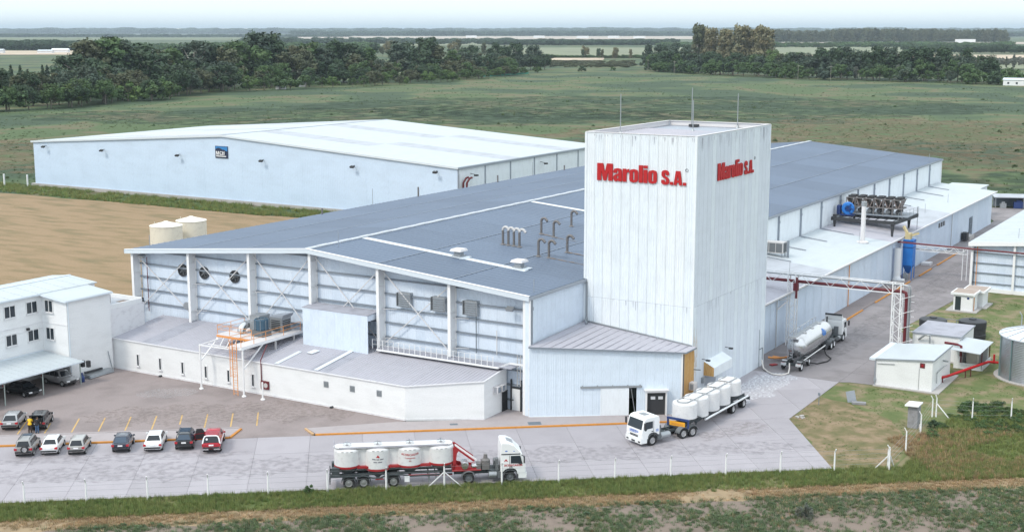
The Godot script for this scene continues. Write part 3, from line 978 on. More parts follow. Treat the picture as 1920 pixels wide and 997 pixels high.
func make_tower() -> void:
	var t := site("process_tower", "tall white ribbed metal tower with red lettering on two sides", "tower", Vector3(6.5, 0, -23.3))
	var a := Vector3(0.02, 0, -12.5)
	var b := Vector3(13.0, 0, -12.5)
	var c := Vector3(13.0, 0, -34.2)
	var d := Vector3(0.02, 0, -34.2)
	var mb := MB.new()
	mb.box(Vector3(0.05, -0.1, -34.17), Vector3(12.97, 28.55, -12.53))
	part(t, "wall", mb, M.flashing)
	var ms := [M.white_sheet, M.white_sheet, M.white_sheet_c]
	var mr := [M.white_sheet_b, M.white_sheet, M.white_sheet_b]
	for q in [[0.0, 10.9], [10.92, 18.2]]:
		sheets(t, a, b, q[0], q[1], q[1], 1.082, 4, 0.035, ms, 0.011)
		sheets(t, b, c, q[0], q[1], q[1], 1.082, 4, 0.035, mr, 0.011)
		sheets(t, c, d, q[0], q[1], q[1], 2.2, 8, 0.035, mr)
		sheets(t, d, a, q[0], q[1], q[1], 2.2, 8, 0.035, mr)
	for q in [[a, b], [b, c], [c, d], [d, a]]:
		var k: Vector3 = (q[1] - q[0]).cross(UP).normalized()
		mb = MB.new()
		mb.bar(q[0] + UP * 29.14 + k * -0.05, q[1] + UP * 29.14 + k * -0.05, 0.3, 0.06)
		mb.bar(q[0] + UP * 28.85 - k * 0.02, q[1] + UP * 28.85 - k * 0.02, 0.04, 0.55)
		part(t, "parapet", mb, M.cream_steel)
	for q in [a, b, c, d]:
		mb = MB.new()
		mb.box(q + Vector3(-0.12, 0.1, -0.12), q + Vector3(0.12, 29.1, 0.12))
		part(t, "corner_trim", mb, M.white_sheet_c)
	mb = MB.new()
	for k in 10:
		mb.ribbed(Vector3(0.2, 28.62 if k < 7 else 28.5, -12.7 - k * 2.14), Vector3(0, 0, -2.13), Vector3(12.6, -0.12, 0), UP, 3, 0.04)
	part(t, "roof", mb, M.lilac_roof)
	# lettering
	letters(t, "lettering", "Marolio", Vector3(1.46, 23.95, -12.40), Vector3.RIGHT, 1.87, 7.15, M.brand_red)
	letters(t, "lettering", "S.A.", Vector3(9.12, 23.93, -12.40), Vector3.RIGHT, 1.5, 2.85, M.brand_red)
	letters(t, "lettering", "Marolio", Vector3(13.10, 23.95, -18.15), Vector3(0, 0, -1), 1.87, 7.3, M.brand_red)
	letters(t, "lettering", "S.A.", Vector3(13.10, 23.93, -26.0), Vector3(0, 0, -1), 1.5, 2.9, M.brand_red)
	for q in [[Vector3(12.0, 25.55, -12.42), Vector3(0, 0, 1)], [Vector3(13.08, 25.55, -29.3), Vector3(1, 0, 0)]]:
		mb = MB.new()
		for k in 12:
			var e0 := Vector3(cos(TAU * k / 12), sin(TAU * k / 12), 0) * 0.16
			var e1 := Vector3(cos(TAU * (k + 1) / 12), sin(TAU * (k + 1) / 12), 0) * 0.16
			var bb := Basis(UP, 0.0 if q[1].z > 0.5 else PI / 2)
			mb.bar(q[0] + bb * e0, q[0] + bb * e1, 0.035, 0.03)
		part(t, "registered_mark", mb, M.letter_grey)
	# masts
	for q in [[1.0, -18.8, 4.0], [3.4, -33.3, 4.2], [6.5, -26.5, 3.1], [9.0, -34.0, 3.6]]:
		mb = MB.new()
		mb.tube([Vector3(q[0], 28.5, q[1]), Vector3(q[0], 29.0 + q[2], q[1])], 0.055, 6)
		mb.lathe([Vector2(0.25, 0), Vector2(0.08, 0.3)], Vector3(q[0], 28.55, q[1]), UP, 8)
		part(t, "lightning_rod", mb, M.galvanised)
	mb = MB.new()
	mb.obox(Vector3(4.0, 28.75, -32.6), Vector3(1.1, 0.3, 0.7))
	part(t, "roof_hatch", mb, M.frame_black)
	# bottom right: hood over a dock door, lamps, rain streaks of rust
	mb = MB.new()
	mb.prism(PackedVector2Array([Vector2(0.03, 2.75), Vector2(1.25, 2.75), Vector2(1.25, 3.75), Vector2(0.03, 4.35)]), Vector3(13.0, 0, -15.9), Vector3.RIGHT, UP, Vector3(0, 0, -5.3))
	var hood := part(t, "dock_hood", mb, M.white_sheet_c)
	mb = MB.new()
	mb.prism(PackedVector2Array([Vector2(0.03, 2.78), Vector2(1.22, 2.78), Vector2(1.22, 3.73), Vector2(0.03, 4.32)]), Vector3(13.0, 0, -15.895), Vector3.RIGHT, UP, Vector3(0, 0, 0.03))
	part(hood, "end_plate", mb, M.orange_wall)
	mb = MB.new()
	mb.box(Vector3(13.0, 0.02, -16.2), Vector3(13.09, 2.72, -19.2))
	part(t, "dock_door", mb, M.flashing)
	mb = MB.new()
	mb.box(Vector3(13.02, 2.1, -15.1), Vector3(13.4, 2.7, -15.6))
	part(t, "switch_box", mb, M.galvanised)
	for z in [-15.3, -21.9]:
		mb = MB.new()
		mb.bar(Vector3(13.0, 4.75, z), Vector3(13.6, 4.7, z), 0.06, 0.06)
		mb.obox(Vector3(13.75, 4.66, z), Vector3(0.45, 0.16, 0.3))
		part(t, "wall_lamp", mb, M.frame_black)
	mb = MB.new()
	mb.box(Vector3(13.0, 0.02, -32.75), Vector3(13.07, 4.6, -32.85))
	mb.box(Vector3(13.0, 0.02, -33.95), Vector3(13.07, 2.2, -34.05))
	mb.box(Vector3(13.0, 2.1, -32.85), Vector3(13.06, 2.2, -33.95))
	part(t, "door_frame", mb, M.dark_line)
	var r := RandomNumberGenerator.new()
	r.seed = 12
	mb = MB.new()
	for k in 26:
		var z := -12.75 - absf(r.randfn(0, 0.45))
		var y := r.randf_range(2.5, 7.2)
		var h := r.randf_range(0.6, 2.4)
		var w := r.randf_range(0.02, 0.09)
		var x := 13.065 + 0.0006 * k
		mb.quad(Vector3(x, y, z), Vector3(x, y, z - w), Vector3(x, y + h, z - w * 0.6), Vector3(x, y + h, z - w * 0.4))
	part(t, "rust_streak", mb, M.orange_wall)
	# rain dirt below the parapet and along the lap of the sheets
	mb = MB.new()
	for k in 70:
		var z := r.randf_range(-34.0, -12.8)
		var top := 28.9 if k < 55 else 10.9
		var h := absf(r.randfn(0, 1.0)) + 0.2
		var w := r.randf_range(0.015, 0.06)
		var x := 13.064 + 0.0002 * k
		mb.quad(Vector3(x, top - h, z), Vector3(x, top - h, z - w * 0.5), Vector3(x, top, z - w), Vector3(x, top, z + w * 0.3))
	for k in 45:
		var xx := r.randf_range(0.3, 12.8)
		var top := 28.9 if k < 35 else 10.9
		var h := absf(r.randfn(0, 0.5)) + 0.1
		var w := r.randf_range(0.015, 0.05)
		var zz := -12.437 + 0.0002 * k
		mb.quad(Vector3(xx, top - h, zz), Vector3(xx + w * 0.5, top - h, zz), Vector3(xx + w, top, zz), Vector3(xx - w * 0.3, top, zz))
	part(t, "dirt_streak", mb, M.lilac_roof_b)
	mb = MB.new()
	mb.tube([Vector3(0.3, 7.9, -12.36), Vector3(0.3, 12.6, -12.36)], 0.09, 8)
	mb.tube([Vector3(0.3, 8.5, -12.3), Vector3(0.5, 8.3, -11.7), Vector3(0.9, 8.05, -11.4)], 0.12, 8)
	part(t, "downpipe", mb, M.galvanised)


# Heavy condensed sans letters drawn as outlines on a grid 100 high, cut to size and given thickness.
func glyph(ch: String) -> Array:   # [advance, outlines, holes]
	match ch:
		"M": return [92, [[0, 0, 24, 0, 24, 58, 36, 0, 52, 0, 64, 58, 64, 0, 88, 0, 88, 100, 55, 100, 44, 48, 33, 100, 0, 100]], []]
		"A": return [62, [[0, 0, 20, 0, 22, 17, 36, 17, 38, 0, 58, 0, 44, 100, 14, 100]], [[24, 33, 34, 33, 29, 74]]]
		"S": return [58, [[0, 32, 0, 12, 10, 1, 27, -2, 45, 1, 54, 13, 54, 36, 46, 48, 24, 62, 22, 76, 27, 81, 31, 77, 31, 66, 52, 66, 52, 84, 44, 97, 27, 102, 10, 98, 1, 86, 1, 64, 9, 52, 31, 38, 33, 22, 28, 17, 23, 21, 23, 32]], []]
		".": return [26, [[1, 0, 22, 0, 22, 21, 1, 21]], []]
		"a": return [52, [[0, 14, 6, 2, 17, -2, 28, 7, 29, 0, 48, 0, 48, 60, 43, 72, 24, 76, 6, 72, 0, 60, 0, 48, 20, 48, 20, 58, 24, 62, 28, 58, 28, 46, 8, 38, 0, 28]], [[20, 18, 24, 14, 28, 18, 28, 33, 20, 28]]]
		"r": return [38, [[0, 0, 22, 0, 22, 44, 26, 54, 36, 56, 36, 76, 27, 73, 21, 64, 20, 75, 0, 75]], []]
		"o": return [52, [[0, 16, 5, 3, 24, -2, 43, 3, 48, 16, 48, 58, 43, 71, 24, 76, 5, 71, 0, 58]], [[20, 15, 24, 12, 28, 15, 28, 59, 24, 62, 20, 59]]]
		"l": return [26, [[0, 0, 22, 0, 22, 100, 0, 100]], []]
		"i": return [26, [[0, 0, 22, 0, 22, 75, 0, 75], [0, 84, 22, 84, 22, 100, 0, 100]], []]
	return [30, [], []]


func letters(parent: Node3D, called: String, text: String, at: Vector3, along: Vector3, high: float, long: float, m: Material) -> void:
	var total := 0.0
	for ch in text:
		total += glyph(ch)[0]
	total -= 4.0
	var sx := long / total
	var sy := high / 100.0
	var x := 0.0
	var out := along.cross(UP)
	for ch in text:
		var g := glyph(ch)
		var mb := MB.new()
		for outline in g[1]:
			var poly := PackedVector2Array()
			for i in range(0, outline.size(), 2):
				poly.append(Vector2((outline[i] + x) * sx, outline[i + 1] * sy))
			var pieces := [poly]
			for hole in g[2]:
				var hp := PackedVector2Array()
				for i in range(0, hole.size(), 2):
					hp.append(Vector2((hole[i] + x) * sx, hole[i + 1] * sy))
				# cut through the middle of the hole, so that no piece has one inside it
				var mid := 0.0
				for p in hp:
					mid += p.x / hp.size()
				var next := []
				for half in [PackedVector2Array([Vector2(-99, -99), Vector2(mid, -99), Vector2(mid, 99), Vector2(-99, 99)]), PackedVector2Array([Vector2(mid, -99), Vector2(99, -99), Vector2(99, 99), Vector2(mid, 99)])]:
					for q in pieces:
						for w in Geometry2D.intersect_polygons(q, half):
							next.append_array(Geometry2D.clip_polygons(w, hp))
				pieces = next
			for q in pieces:
				if Geometry2D.triangulate_polygon(q).size():
					mb.prism(q, at, along, UP, out * 0.09)
		part(parent, called, mb, m)
		x += g[0]


func make_front_annex() -> void:
	var h := site("front_annex", "low blue-white ribbed annex with sloping roof at the tower foot", "annex building", Vector3(6, 0, -7))
	var p0 := Vector3(0.12, 0, 0)
	var p1 := Vector3(13.3, 0, -9.25)
	var d := (p1 - p0).normalized()
	var k := d.cross(UP).normalized()
	var mb := MB.new()
	# the shed is hollow: only the sheets on their rails, so the door gap looks into a real room
	var q1 := p0 + d * 10.52
	var q2 := p0 + d * 11.35
	mb.bar(p0 - k * 0.1 + UP * 5.3, p1 - k * 0.1 + UP * 5.3, 0.1, 0.16)
	mb.bar(p0 - k * 0.1 + UP * 3.4, p1 - k * 0.1 + UP * 3.4, 0.1, 0.16)
	mb.bar(p0 - k * 0.1 + UP * 0.8, q1 - k * 0.1 + UP * 0.8, 0.1, 0.16)
	part(h, "rail", mb, M.galvanised)
	sheets(h, p0, q1, 0.12, 7.45, 6.9, 1.0, 4, 0.028, [M.annex_sheet], 0.004, 0.07)
	sheets(h, q1, q2, 3.3, 3.72, 3.67, 1.0, 4, 0.028, [M.annex_sheet], 0.004, 0.07)
	sheets(h, q2, p1, 0.12, 6.85, 6.6, 1.0, 4, 0.028, [M.annex_sheet], 0.004, 0.07)
	mb = MB.new()
	mb.box(p0 + Vector3(0, 0, -0.1), p0 + Vector3(0.1, 0.2, 0.1))
	mb.bar(p0 + k * 0.05 + UP * 0.06, p1 + k * 0.05 + UP * 0.06, 0.12, 0.14)
	part(h, "plinth", mb, M.white_steel)
	sheets(h, p1 + Vector3(0.02, 0, -0.05), Vector3(13.32, 0, -12.42), 0.0, 6.6, 6.45, 0.8, 3, 0.03, [M.orange_wall])
	mb = MB.new()
	mb.bar(p1 + k * 0.04 + d * 0.02, p1 + k * 0.04 + d * 0.02 + UP * 6.7, 0.16, 0.16, d)
	part(h, "corner_trim", mb, M.white_steel)
	# roof sheets run down from the tower to the eave
	mb = MB.new()
	var e0 := p0 + k * 0.35 + UP * 7.72 - d * 0.1
	var e1 := p1 + k * 0.35 + UP * 6.85 + d * 0.35
	var t0 := Vector3(0.05, 8.05, -12.4)
	var t1 := Vector3(13.6, 6.72, -12.4)
	mb.hexa([e0 - UP * 0.06, e1 - UP * 0.06, t1 - UP * 0.06, t0 - UP * 0.06, e0, e1, t1, t0])
	var n := 15
	for i in n:
		var a := e0.lerp(e1, float(i) / n)
		var b := t0.lerp(t1, float(i) / n)
		mb.bar(a + UP * 0.02, b + UP * 0.02, 0.1, 0.04)
	var roof := part(h, "roof", mb, M.lilac_roof)
	mb = MB.new()
	mb.bar(e0 - UP * 0.09, e1 - UP * 0.09, 0.06, 0.16)
	mb.bar(e1 - UP * 0.09, t1 - UP * 0.09, 0.06, 0.16)
	part(roof, "eave_trim", mb, M.girt)
	mb = MB.new()
	mb.bar(t0 + Vector3(0, 0.12, 0.06), t1 + Vector3(-0.5, 0.12, 0.06), 0.2, 0.10)
	part(roof, "flashing", mb, M.galvanised)
	# sliding door with its rail and the dark gap beside it
	var at := func(t: float, y: float, out: float) -> Vector3: return p0 + d * t + UP * y + k * out
	mb = MB.new()
	mb.bar(at.call(5.4, 3.22, 0.16), at.call(11.9, 3.22, 0.16), 0.12, 0.2)
	for t in [5.6, 7.2, 8.8, 10.4, 11.7]:
		mb.bar(at.call(t, 3.14, 0.12), at.call(t, 3.42, 0.12), 0.08, 0.08)
	part(h, "door_rail", mb, M.galvanised)
	var door := MB.new()
	door.bar(at.call(7.55, 1.65, 0.13), at.call(10.5, 1.65, 0.13), 0.05, 3.05)
	var leaf := part(h, "sliding_door", door, M.white_sheet_c)
	mb = MB.new()
	for t in [7.57, 10.48]:
		mb.bar(at.call(t, 0.14, 0.165), at.call(t, 3.16, 0.165), 0.09, 0.03)
	for i in 10:
		mb.bar(at.call(7.9 + i * 0.27, 0.18, 0.165), at.call(7.9 + i * 0.27, 3.12, 0.165), 0.025, 0.02)
	part(leaf, "frame", mb, M.white_sheet_c)
	mb = MB.new()
	mb.bar(at.call(10.75, 3.1, 0.10), at.call(11.2, 0.3, 0.12), 0.05, 0.05)
	part(h, "cable", mb, M.galvanised)
	# the framed side doorway with two lit white notices
	mb = MB.new()
	mb.bar(at.call(12.35, 1.4, 0.55), at.call(12.35, 1.4, 0.02), 0.12, 2.7)
	mb.bar(at.call(14.45, 1.4, 0.55), at.call(14.45, 1.4, 0.02), 0.12, 2.7)
	mb.bar(at.call(12.28, 2.72, 0.3), at.call(14.52, 2.72, 0.3), 0.58, 0.2)
	var porch := part(h, "porch", mb, M.white_steel)
	mb = MB.new()
	mb.bar(at.call(12.1, 2.88, 0.36), at.call(14.7, 2.88, 0.36), 0.85, 0.07)
	part(porch, "porch_roof", mb, M.cream_steel)
	mb = MB.new()
	mb.bar(at.call(12.42, 1.33, 0.1), at.call(14.38, 1.33, 0.1), 0.05, 2.55)
	part(porch, "door", mb, M.frame_black)
	mb = MB.new()
	for t in [12.85, 13.65]:
		mb.bar(at.call(t, 1.95, 0.14), at.call(t + 0.48, 1.95, 0.14), 0.03, 0.32)
	part(porch, "notice", mb, M.letter_white)
	mb = MB.new()
	mb.box(Vector3(13.37, 2.3, -11.1), Vector3(14.0, 3.1, -11.9))
	var ac := part(h, "air_conditioner", mb, M.cream_steel)
	mb = MB.new()
	for i in 6:
		mb.box(Vector3(13.5, 2.4 + i * 0.1, -11.08), Vector3(13.9, 2.45 + i * 0.1, -11.06))
	part(ac, "grille", mb, M.girt)
	mb = MB.new()
	mb.tube([Vector3(13.42, 0.1, -9.5), Vector3(13.42, 6.5, -9.5)], 0.06, 6)
	mb.tube([Vector3(13.42, 4.3, -12.2), Vector3(14.2, 4.35, -12.2)], 0.05, 6)
	part(h, "drop_pipe", mb, M.dark_line)


func make_side_annex() -> void:
	var h := site("side_annex", "long white-roofed lean-to annex along the right side of the hall", "annex building", Vector3(6, 0, -104))
	var mb := MB.new()
	mb.prism(PackedVector2Array([Vector2(0.05, -0.1), Vector2(11.25, -0.1), Vector2(11.25, 6.75), Vector2(0.05, 7.9)]), Vector3(0, 0, -34.3), Vector3.RIGHT, UP, Vector3(0, 0, -139.1))
	part(h, "wall", mb, M.white_sheet_b)
	sheets(h, Vector3(11.27, 0, -34.4), Vector3(11.27, 0, -173.4), 0.0, 6.72, 6.72, 3.4, 6, 0.03, [M.blue_sheet, M.blue_sheet, M.blue_sheet_b], 0.03, 0.14)
	var kinds := ["lilac_roof", "lilac_roof", "white_roof_b", "white_roof", "white_roof", "white_roof", "lilac_roof", "lilac_roof", "white_roof_b", "white_roof_b", "white_roof", "white_roof", "white_roof", "white_roof"]
	for i in 14:
		mb = MB.new()
		var z := -34.2 - i * 9.93
		mb.ribbed(Vector3(0.1, 8.12, z), Vector3(0, 0, -9.91), Vector3(12.05, -1.2, 0), Vector3(0.1, 1, 0).normalized(), 10, 0.03, Vector3.ZERO, 0.2)
		mb.hexa([Vector3(0.1, 7.98, z), Vector3(12.1, 6.78, z), Vector3(12.1, 6.78, z - 9.92), Vector3(0.1, 7.98, z - 9.92), Vector3(0.1, 8.1, z), Vector3(12.1, 6.9, z), Vector3(12.1, 6.9, z - 9.92), Vector3(0.1, 8.1, z - 9.92)])
		part(h, "roof_panel", mb, M[kinds[i]])
		# drain pipes lying on the roof below each downpipe
		mb = MB.new()
		var x1 := 4.6 if i % 3 else 5.8
		mb.tube([Vector3(0.35, 8.25, z - 0.3), Vector3(x1, 8.12 - 1.2 * x1 / 12.05 + 0.12, z - 0.3)], 0.09, 6)
		part(h, "drain_pipe", mb, M.flashing)
	mb = MB.new()
	mb.bar(Vector3(12.2, 6.86, -34.3), Vector3(12.2, 6.86, -173.4), 0.18, 0.2)
	part(h, "gutter", mb, M.cream_steel)
	mb = MB.new()
	mb.tube([Vector3(11.75, 6.45, -36), Vector3(11.75, 6.45, -112)], 0.08, 8)
	part(h, "service_pipe", mb, M.galvanised)
	for z in [-43.0, -73.5, -101.0, -137.0]:
		mb = MB.new()
		mb.tube([Vector3(11.95, 6.7, z), Vector3(11.5, 6.2, z), Vector3(11.5, 0.1, z)], 0.07, 6)
		part(h, "downpipe", mb, M.pipe_crook if z != -73.5 else M.orange_steel)
	for z in [-56.0, -88.0, -124.0, -128.6, -146.0]:
		mb = MB.new()
		mb.tube([Vector3(8.5, 7.2, z), Vector3(8.5, 9.0, z)], 0.035, 5)
		part(h, "lightning_rod", mb, M.galvanised)
	for q in [[-127.5, 4.9], [-129.2, 4.9], [-130.9, 4.9]]:
		mb = MB.new()
		mb.box(Vector3(11.3, q[1], q[0]), Vector3(11.42, q[1] + 0.8, q[0] - 0.9))
		part(h, "window", mb, M.glass)
	mb = MB.new()
	mb.box(Vector3(11.3, 0.1, -152.5), Vector3(11.45, 3.6, -154.2))
	var lad := part(h, "door", mb, M.pale_glass)
	mb = MB.new()
	for z in [-152.4, -153.3, -154.2]:
		mb.box(Vector3(11.42, 0.1, z), Vector3(11.55, 3.9, z - 0.14))
	for y in [1.2, 2.4, 3.6]:
		mb.box(Vector3(11.42, y, -152.4), Vector3(11.53, y + 0.1, -154.3))
	part(lad, "frame", mb, M.girt)
	mb = MB.new()
	mb.box(Vector3(11.5, 0.3, -145.6), Vector3(12.5, 1.7, -147.2))
	part(h, "blower_unit", mb, M.frame_black)
	mb = MB.new()
	mb.box(Vector3(11.3, 0.0, -147.6), Vector3(12.6, 0.7, -151.8))
	part(h, "ramp", mb, M.concrete)
	# flue, rooftop condenser by the tower
	mb = MB.new()
	mb.tube([Vector3(8.75, 7.2, -89), Vector3(8.75, 13.6, -89)], 0.36, 14)
	mb.lathe([Vector2(0.95, -0.05), Vector2(0.95, 0.06), Vector2(0.45, 0.25)], Vector3(8.75, 7.32, -89), UP, 14)
	var flue := part(h, "flue", mb, M.cream_steel)
	mb = MB.new()
	mb.lathe([Vector2(0.37, -0.6), Vector2(0.43, -0.55), Vector2(0.43, 0.1), Vector2(0.30, 0.1), Vector2(0.0, 0.2)], Vector3(8.75, 13.6, -89), UP, 14)
	part(flue, "flue_cap", mb, M.galvanised)
	condenser(h, Vector3(2.4, 8.0, -66.6))
	# the lower block and fuel hut behind the far end
	mb = MB.new()
	mb.box(Vector3(0.2, -0.1, -173.5), Vector3(7.6, 6.6, -186.0))
	part(h, "end_block", mb, M.white_sheet_b)
	mb = MB.new()
	mb.box(Vector3(0.0, 6.6, -173.6), Vector3(7.9, 6.8, -186.4))
	part(h, "end_roof", mb, M.white_roof)


func condenser(h: Node3D, o: Vector3) -> void:
	var mb := MB.new()
	mb.box(o + Vector3(-1.6, 0.35, -0.8), o + Vector3(1.6, 1.95, 0.8))
	var c := part(h, "condenser", mb, M.pipe_crook)
	mb = MB.new()
	for k in 3:
		var x := -1.5 + k * 1.02
		mb.box(o + Vector3(x, 0.5, 0.8), o + Vector3(x + 0.9, 1.8, 0.84))
	mb.box(o + Vector3(1.6, 0.5, -0.6), o + Vector3(1.64, 1.8, 0.6))
	part(c, "grille", mb, M.chassis_grey)
	mb = MB.new()
	for x in [-1.4, 1.4]:
		for z in [-0.7, 0.7]:
			mb.box(o + Vector3(x - 0.06, -0.4, z - 0.06), o + Vector3(x + 0.06, 0.36, z + 0.06))
	mb.box(o + Vector3(1.9, -0.3, -0.3), o + Vector3(2.15, 2.2, 0.1))
	part(c, "stand", mb, M.girt)


func window(h: Node3D, o: Vector3, u: Vector3, w: float, high: float, panes: int, glass: Material) -> void:   # o: lower corner on the wall, u: along it
	var k := u.cross(UP)
	var mb := MB.new()
	mb.bar(o + UP * high / 2 + k * 0.01, o + u * w + UP * high / 2 + k * 0.01, 0.02, high)
	var g := part(h, "window", mb, glass)
	mb = MB.new()
	for i in panes + 1:
		var a := o + u * (w * i / panes) + k * 0.05
		mb.bar(a, a + UP * high, 0.07, 0.07, u)
	for y in [0.0, high]:
		mb.bar(o + UP * y + k * 0.05 - u * 0.035, o + u * (w + 0.035) + UP * y + k * 0.05, 0.07, 0.07)
	part(g, "frame", mb, M.white_steel)
	mb = MB.new()
	mb.bar(o - UP * 0.08 + k * 0.10 - u * 0.1, o + u * (w + 0.1) - UP * 0.08 + k * 0.10, 0.2, 0.06)
	part(g, "sill", mb, M.plaster_b)


func make_low_building() -> void:
	var h := site("low_white_building", "low white plastered building along the hall front with slit windows", "building", Vector3(-30, 0, 3))
	var top := func(z: float) -> float: return 3.65 + (7.5 - z) * 0.13
	var outline := [Vector2(-54.0, 7.5), Vector2(-10.4, 7.5), Vector2(-3.35, 3.3), Vector2(-3.35, -1.2), Vector2(-54.0, -1.2)]
	var rim := []
	for p in outline:
		rim.append(Vector3(p.x, top.call(p.y), p.y))
	var mb := MB.new()
	for i in 4:
		var a: Vector3 = rim[i]
		var b: Vector3 = rim[i + 1]
		mb.quad(Vector3(a.x, -0.1, a.z), Vector3(b.x, -0.1, b.z), b, a)
	mb.quad(Vector3(-54, -0.1, -1.2), Vector3(-54, -0.1, 7.5), rim[0], rim[4])
	part(h, "wall", mb, M.plaster)
	mb = MB.new()
	var edges := [rim[0] + Vector3(-0.05, 0, 0.06), rim[1] + Vector3(0.02, 0, 0.06), rim[2] + Vector3(0.06, 0, 0.04), rim[3] + Vector3(0.06, 0, 0)]
	for i in 3:
		mb.bar(edges[i] + UP * 0.02, edges[i + 1] + UP * 0.02, 0.16, 0.10)
	part(h, "coping", mb, M.plaster_b)
	# roof sheets, rows of ribs from the hall wall to the front
	for i in 17:
		var x := -54.0 + i * 2.56
		var m: Material = M.lilac_roof_b if i % 5 == 2 else M.lilac_roof
		mb = MB.new()
		mb.ribbed(Vector3(x, top.call(7.42) + 0.03, 7.42), Vector3(2.55, 0, 0), Vector3(0, top.call(-1.3) - top.call(7.42), -8.72), Vector3(0, 1, 0.12).normalized(), 6, 0.035, Vector3.ZERO, 0.12)
		part(h, "roof_panel", mb, m)
	mb = MB.new()
	var tri := [Vector2(-10.48, 7.42), Vector2(-3.42, 3.22), Vector2(-3.42, -1.3), Vector2(-10.48, -1.3)]
	var q := []
	for p in tri:
		q.append(Vector3(p.x, top.call(p.y) + 0.03, p.y))
	mb.quad(q[0], q[1], q[2], q[3])
	for i in 16:
		var x := -10.3 + i * 0.44
		var zf := lerpf(7.4, 3.25, (x + 10.48) / 7.06)
		mb.bar(Vector3(x, top.call(zf) + 0.045, zf), Vector3(x, top.call(-1.3) + 0.045, -1.3), 0.12, 0.035)
	part(h, "roof_panel", mb, M.lilac_roof)
	for x in [-28.0, -22.4]:
		mb = MB.new()
		var z1: float = 0.9 if x > -25 else 3.2
		mb.bar(Vector3(x, top.call(7.3) + 0.1, 7.3), Vector3(x, top.call(z1) + 0.1, z1), 0.55, 0.05)
		part(h, "skylight_strip", mb, M.skylight)
	mb = MB.new()
	mb.bar(Vector3(-26.5, top.call(3.0) + 0.09, 3.4), Vector3(-26.3, top.call(2.0) + 0.09, 2.2), 0.9, 0.05)
	part(h, "roof_patch", mb, M.skylight)
	for x in [-49.3, -45.66, -42.06, -38.41, -34.94, -31.28]:
		window(h, Vector3(x - 0.17, 0.78, 7.5), Vector3.RIGHT, 0.38, 1.4, 1, M.glass)
	for x in [-20.85, -17.3, -13.75]:
		mb = MB.new()
		mb.box(Vector3(x - 0.32, 2.12, 7.49), Vector3(x + 0.32, 2.78, 7.53))
		var v := part(h, "vent_grille", mb, M.dark_line)
		for i in 6:
			mb = MB.new()
			mb.obox(Vector3(x, 2.18 + i * 0.11, 7.54), Vector3(0.62, 0.02, 0.09), Basis(Vector3.RIGHT, 0.6))
			part(v, "slat", mb, M.galvanised)
	mb = MB.new()
	for x in [-45.5, -20.0]:
		mb.tube([Vector3(x, 0.05, 7.55), Vector3(x, 0.05, 7.9)], 0.16, 8)
	part(h, "drain_spout", mb, M.frame_black)
	mb = MB.new()
	mb.bar(Vector3(-54, 0.08, 7.53), Vector3(-10.45, 0.08, 7.53), 0.06, 0.2)
	mb.bar(Vector3(-10.38, 0.08, 7.53), Vector3(-3.32, 0.2, 3.34), 0.06, 0.2)
	part(h, "plinth", mb, M.plaster_b)
	# twin wall air conditioners at the right-hand end
	for z in [1.55, 0.65]:
		mb = MB.new()
		mb.box(Vector3(-3.33, 2.55, z), Vector3(-2.75, 3.25, z - 0.62))
		var ac := part(h, "air_conditioner", mb, M.cream_steel)
		mb = MB.new()
		mb.box(Vector3(-2.74, 2.62, z - 0.06), Vector3(-2.72, 3.18, z - 0.56))
		for y in 5:
			mb.box(Vector3(-3.2, 2.64 + y * 0.12, z + 0.01), Vector3(-2.85, 2.68 + y * 0.12, z + 0.02))
		part(ac, "grille", mb, M.girt)
	# hall doorway in the nook
	mb = MB.new()
	mb.box(Vector3(-2.72, 0.14, -1.35), Vector3(-1.72, 2.5, -1.27))
	var door := part(h, "door", mb, M.plaster)
	mb = MB.new()
	mb.box(Vector3(-2.66, 1.2, -1.27), Vector3(-2.54, 1.32, -1.2))
	part(door, "handle", mb, M.frame_black)
	mb = MB.new()
	for x in [-2.82, -1.62]:
		mb.box(Vector3(x - 0.07, 0.12, -1.38), Vector3(x + 0.07, 3.5, -1.2))
	mb.box(Vector3(-2.75, 2.56, -1.37), Vector3(-1.69, 2.68, -1.21))
	part(door, "frame", mb, M.frame_black)
	mb = MB.new()
	for i in 7:
		mb.box(Vector3(-3.30, 0.14, -0.15 - i * 0.16), Vector3(-3.22, 2.3, -0.19 - i * 0.16))
	for y in [0.25, 1.2, 2.2]:
		mb.box(Vector3(-3.29, y, -0.1), Vector3(-3.23, y + 0.08, -1.25))
	part(h, "gate", mb, M.frame_black)
	# box-like lift housing standing on this roof against the hall
	var b := site("lift_housing", "windowless pale blue sheet-metal housing standing on the low roof", "housing", Vector3(-24.7, 4.4, 0))
	mb = MB.new()
	mb.box(Vector3(-29.3, 4.35, 0.9), Vector3(-20.1, 8.8, 0.95))
	mb.box(Vector3(-29.3, 4.35, 0.9), Vector3(-29.25, 8.85, -1.25))
	mb.box(Vector3(-20.15, 8.2, 0.9), Vector3(-20.1, 8.85, -1.25))
	part(b, "wall", mb, M.blue_sheet)
	sheets(b, Vector3(-29.35, 0, 0.98), Vector3(-20.06, 0, 0.98), 4.45, 4.4, 4.4, 1.16, 5, 0.022, [M.annex_sheet, M.blue_sheet], 0.004, 0.07)
	mb = MB.new()
	mb.hexa([Vector3(-29.4, 8.85, 1.05), Vector3(-20.0, 8.85, 1.05), Vector3(-20.0, 9.02, -1.25), Vector3(-29.4, 9.02, -1.25), Vector3(-29.4, 8.91, 1.05), Vector3(-20.0, 8.91, 1.05), Vector3(-20.0, 9.08, -1.25), Vector3(-29.4, 9.08, -1.25)])
	part(b, "roof", mb, M.lilac_roof_b)
	walkway()
	roof_platform()


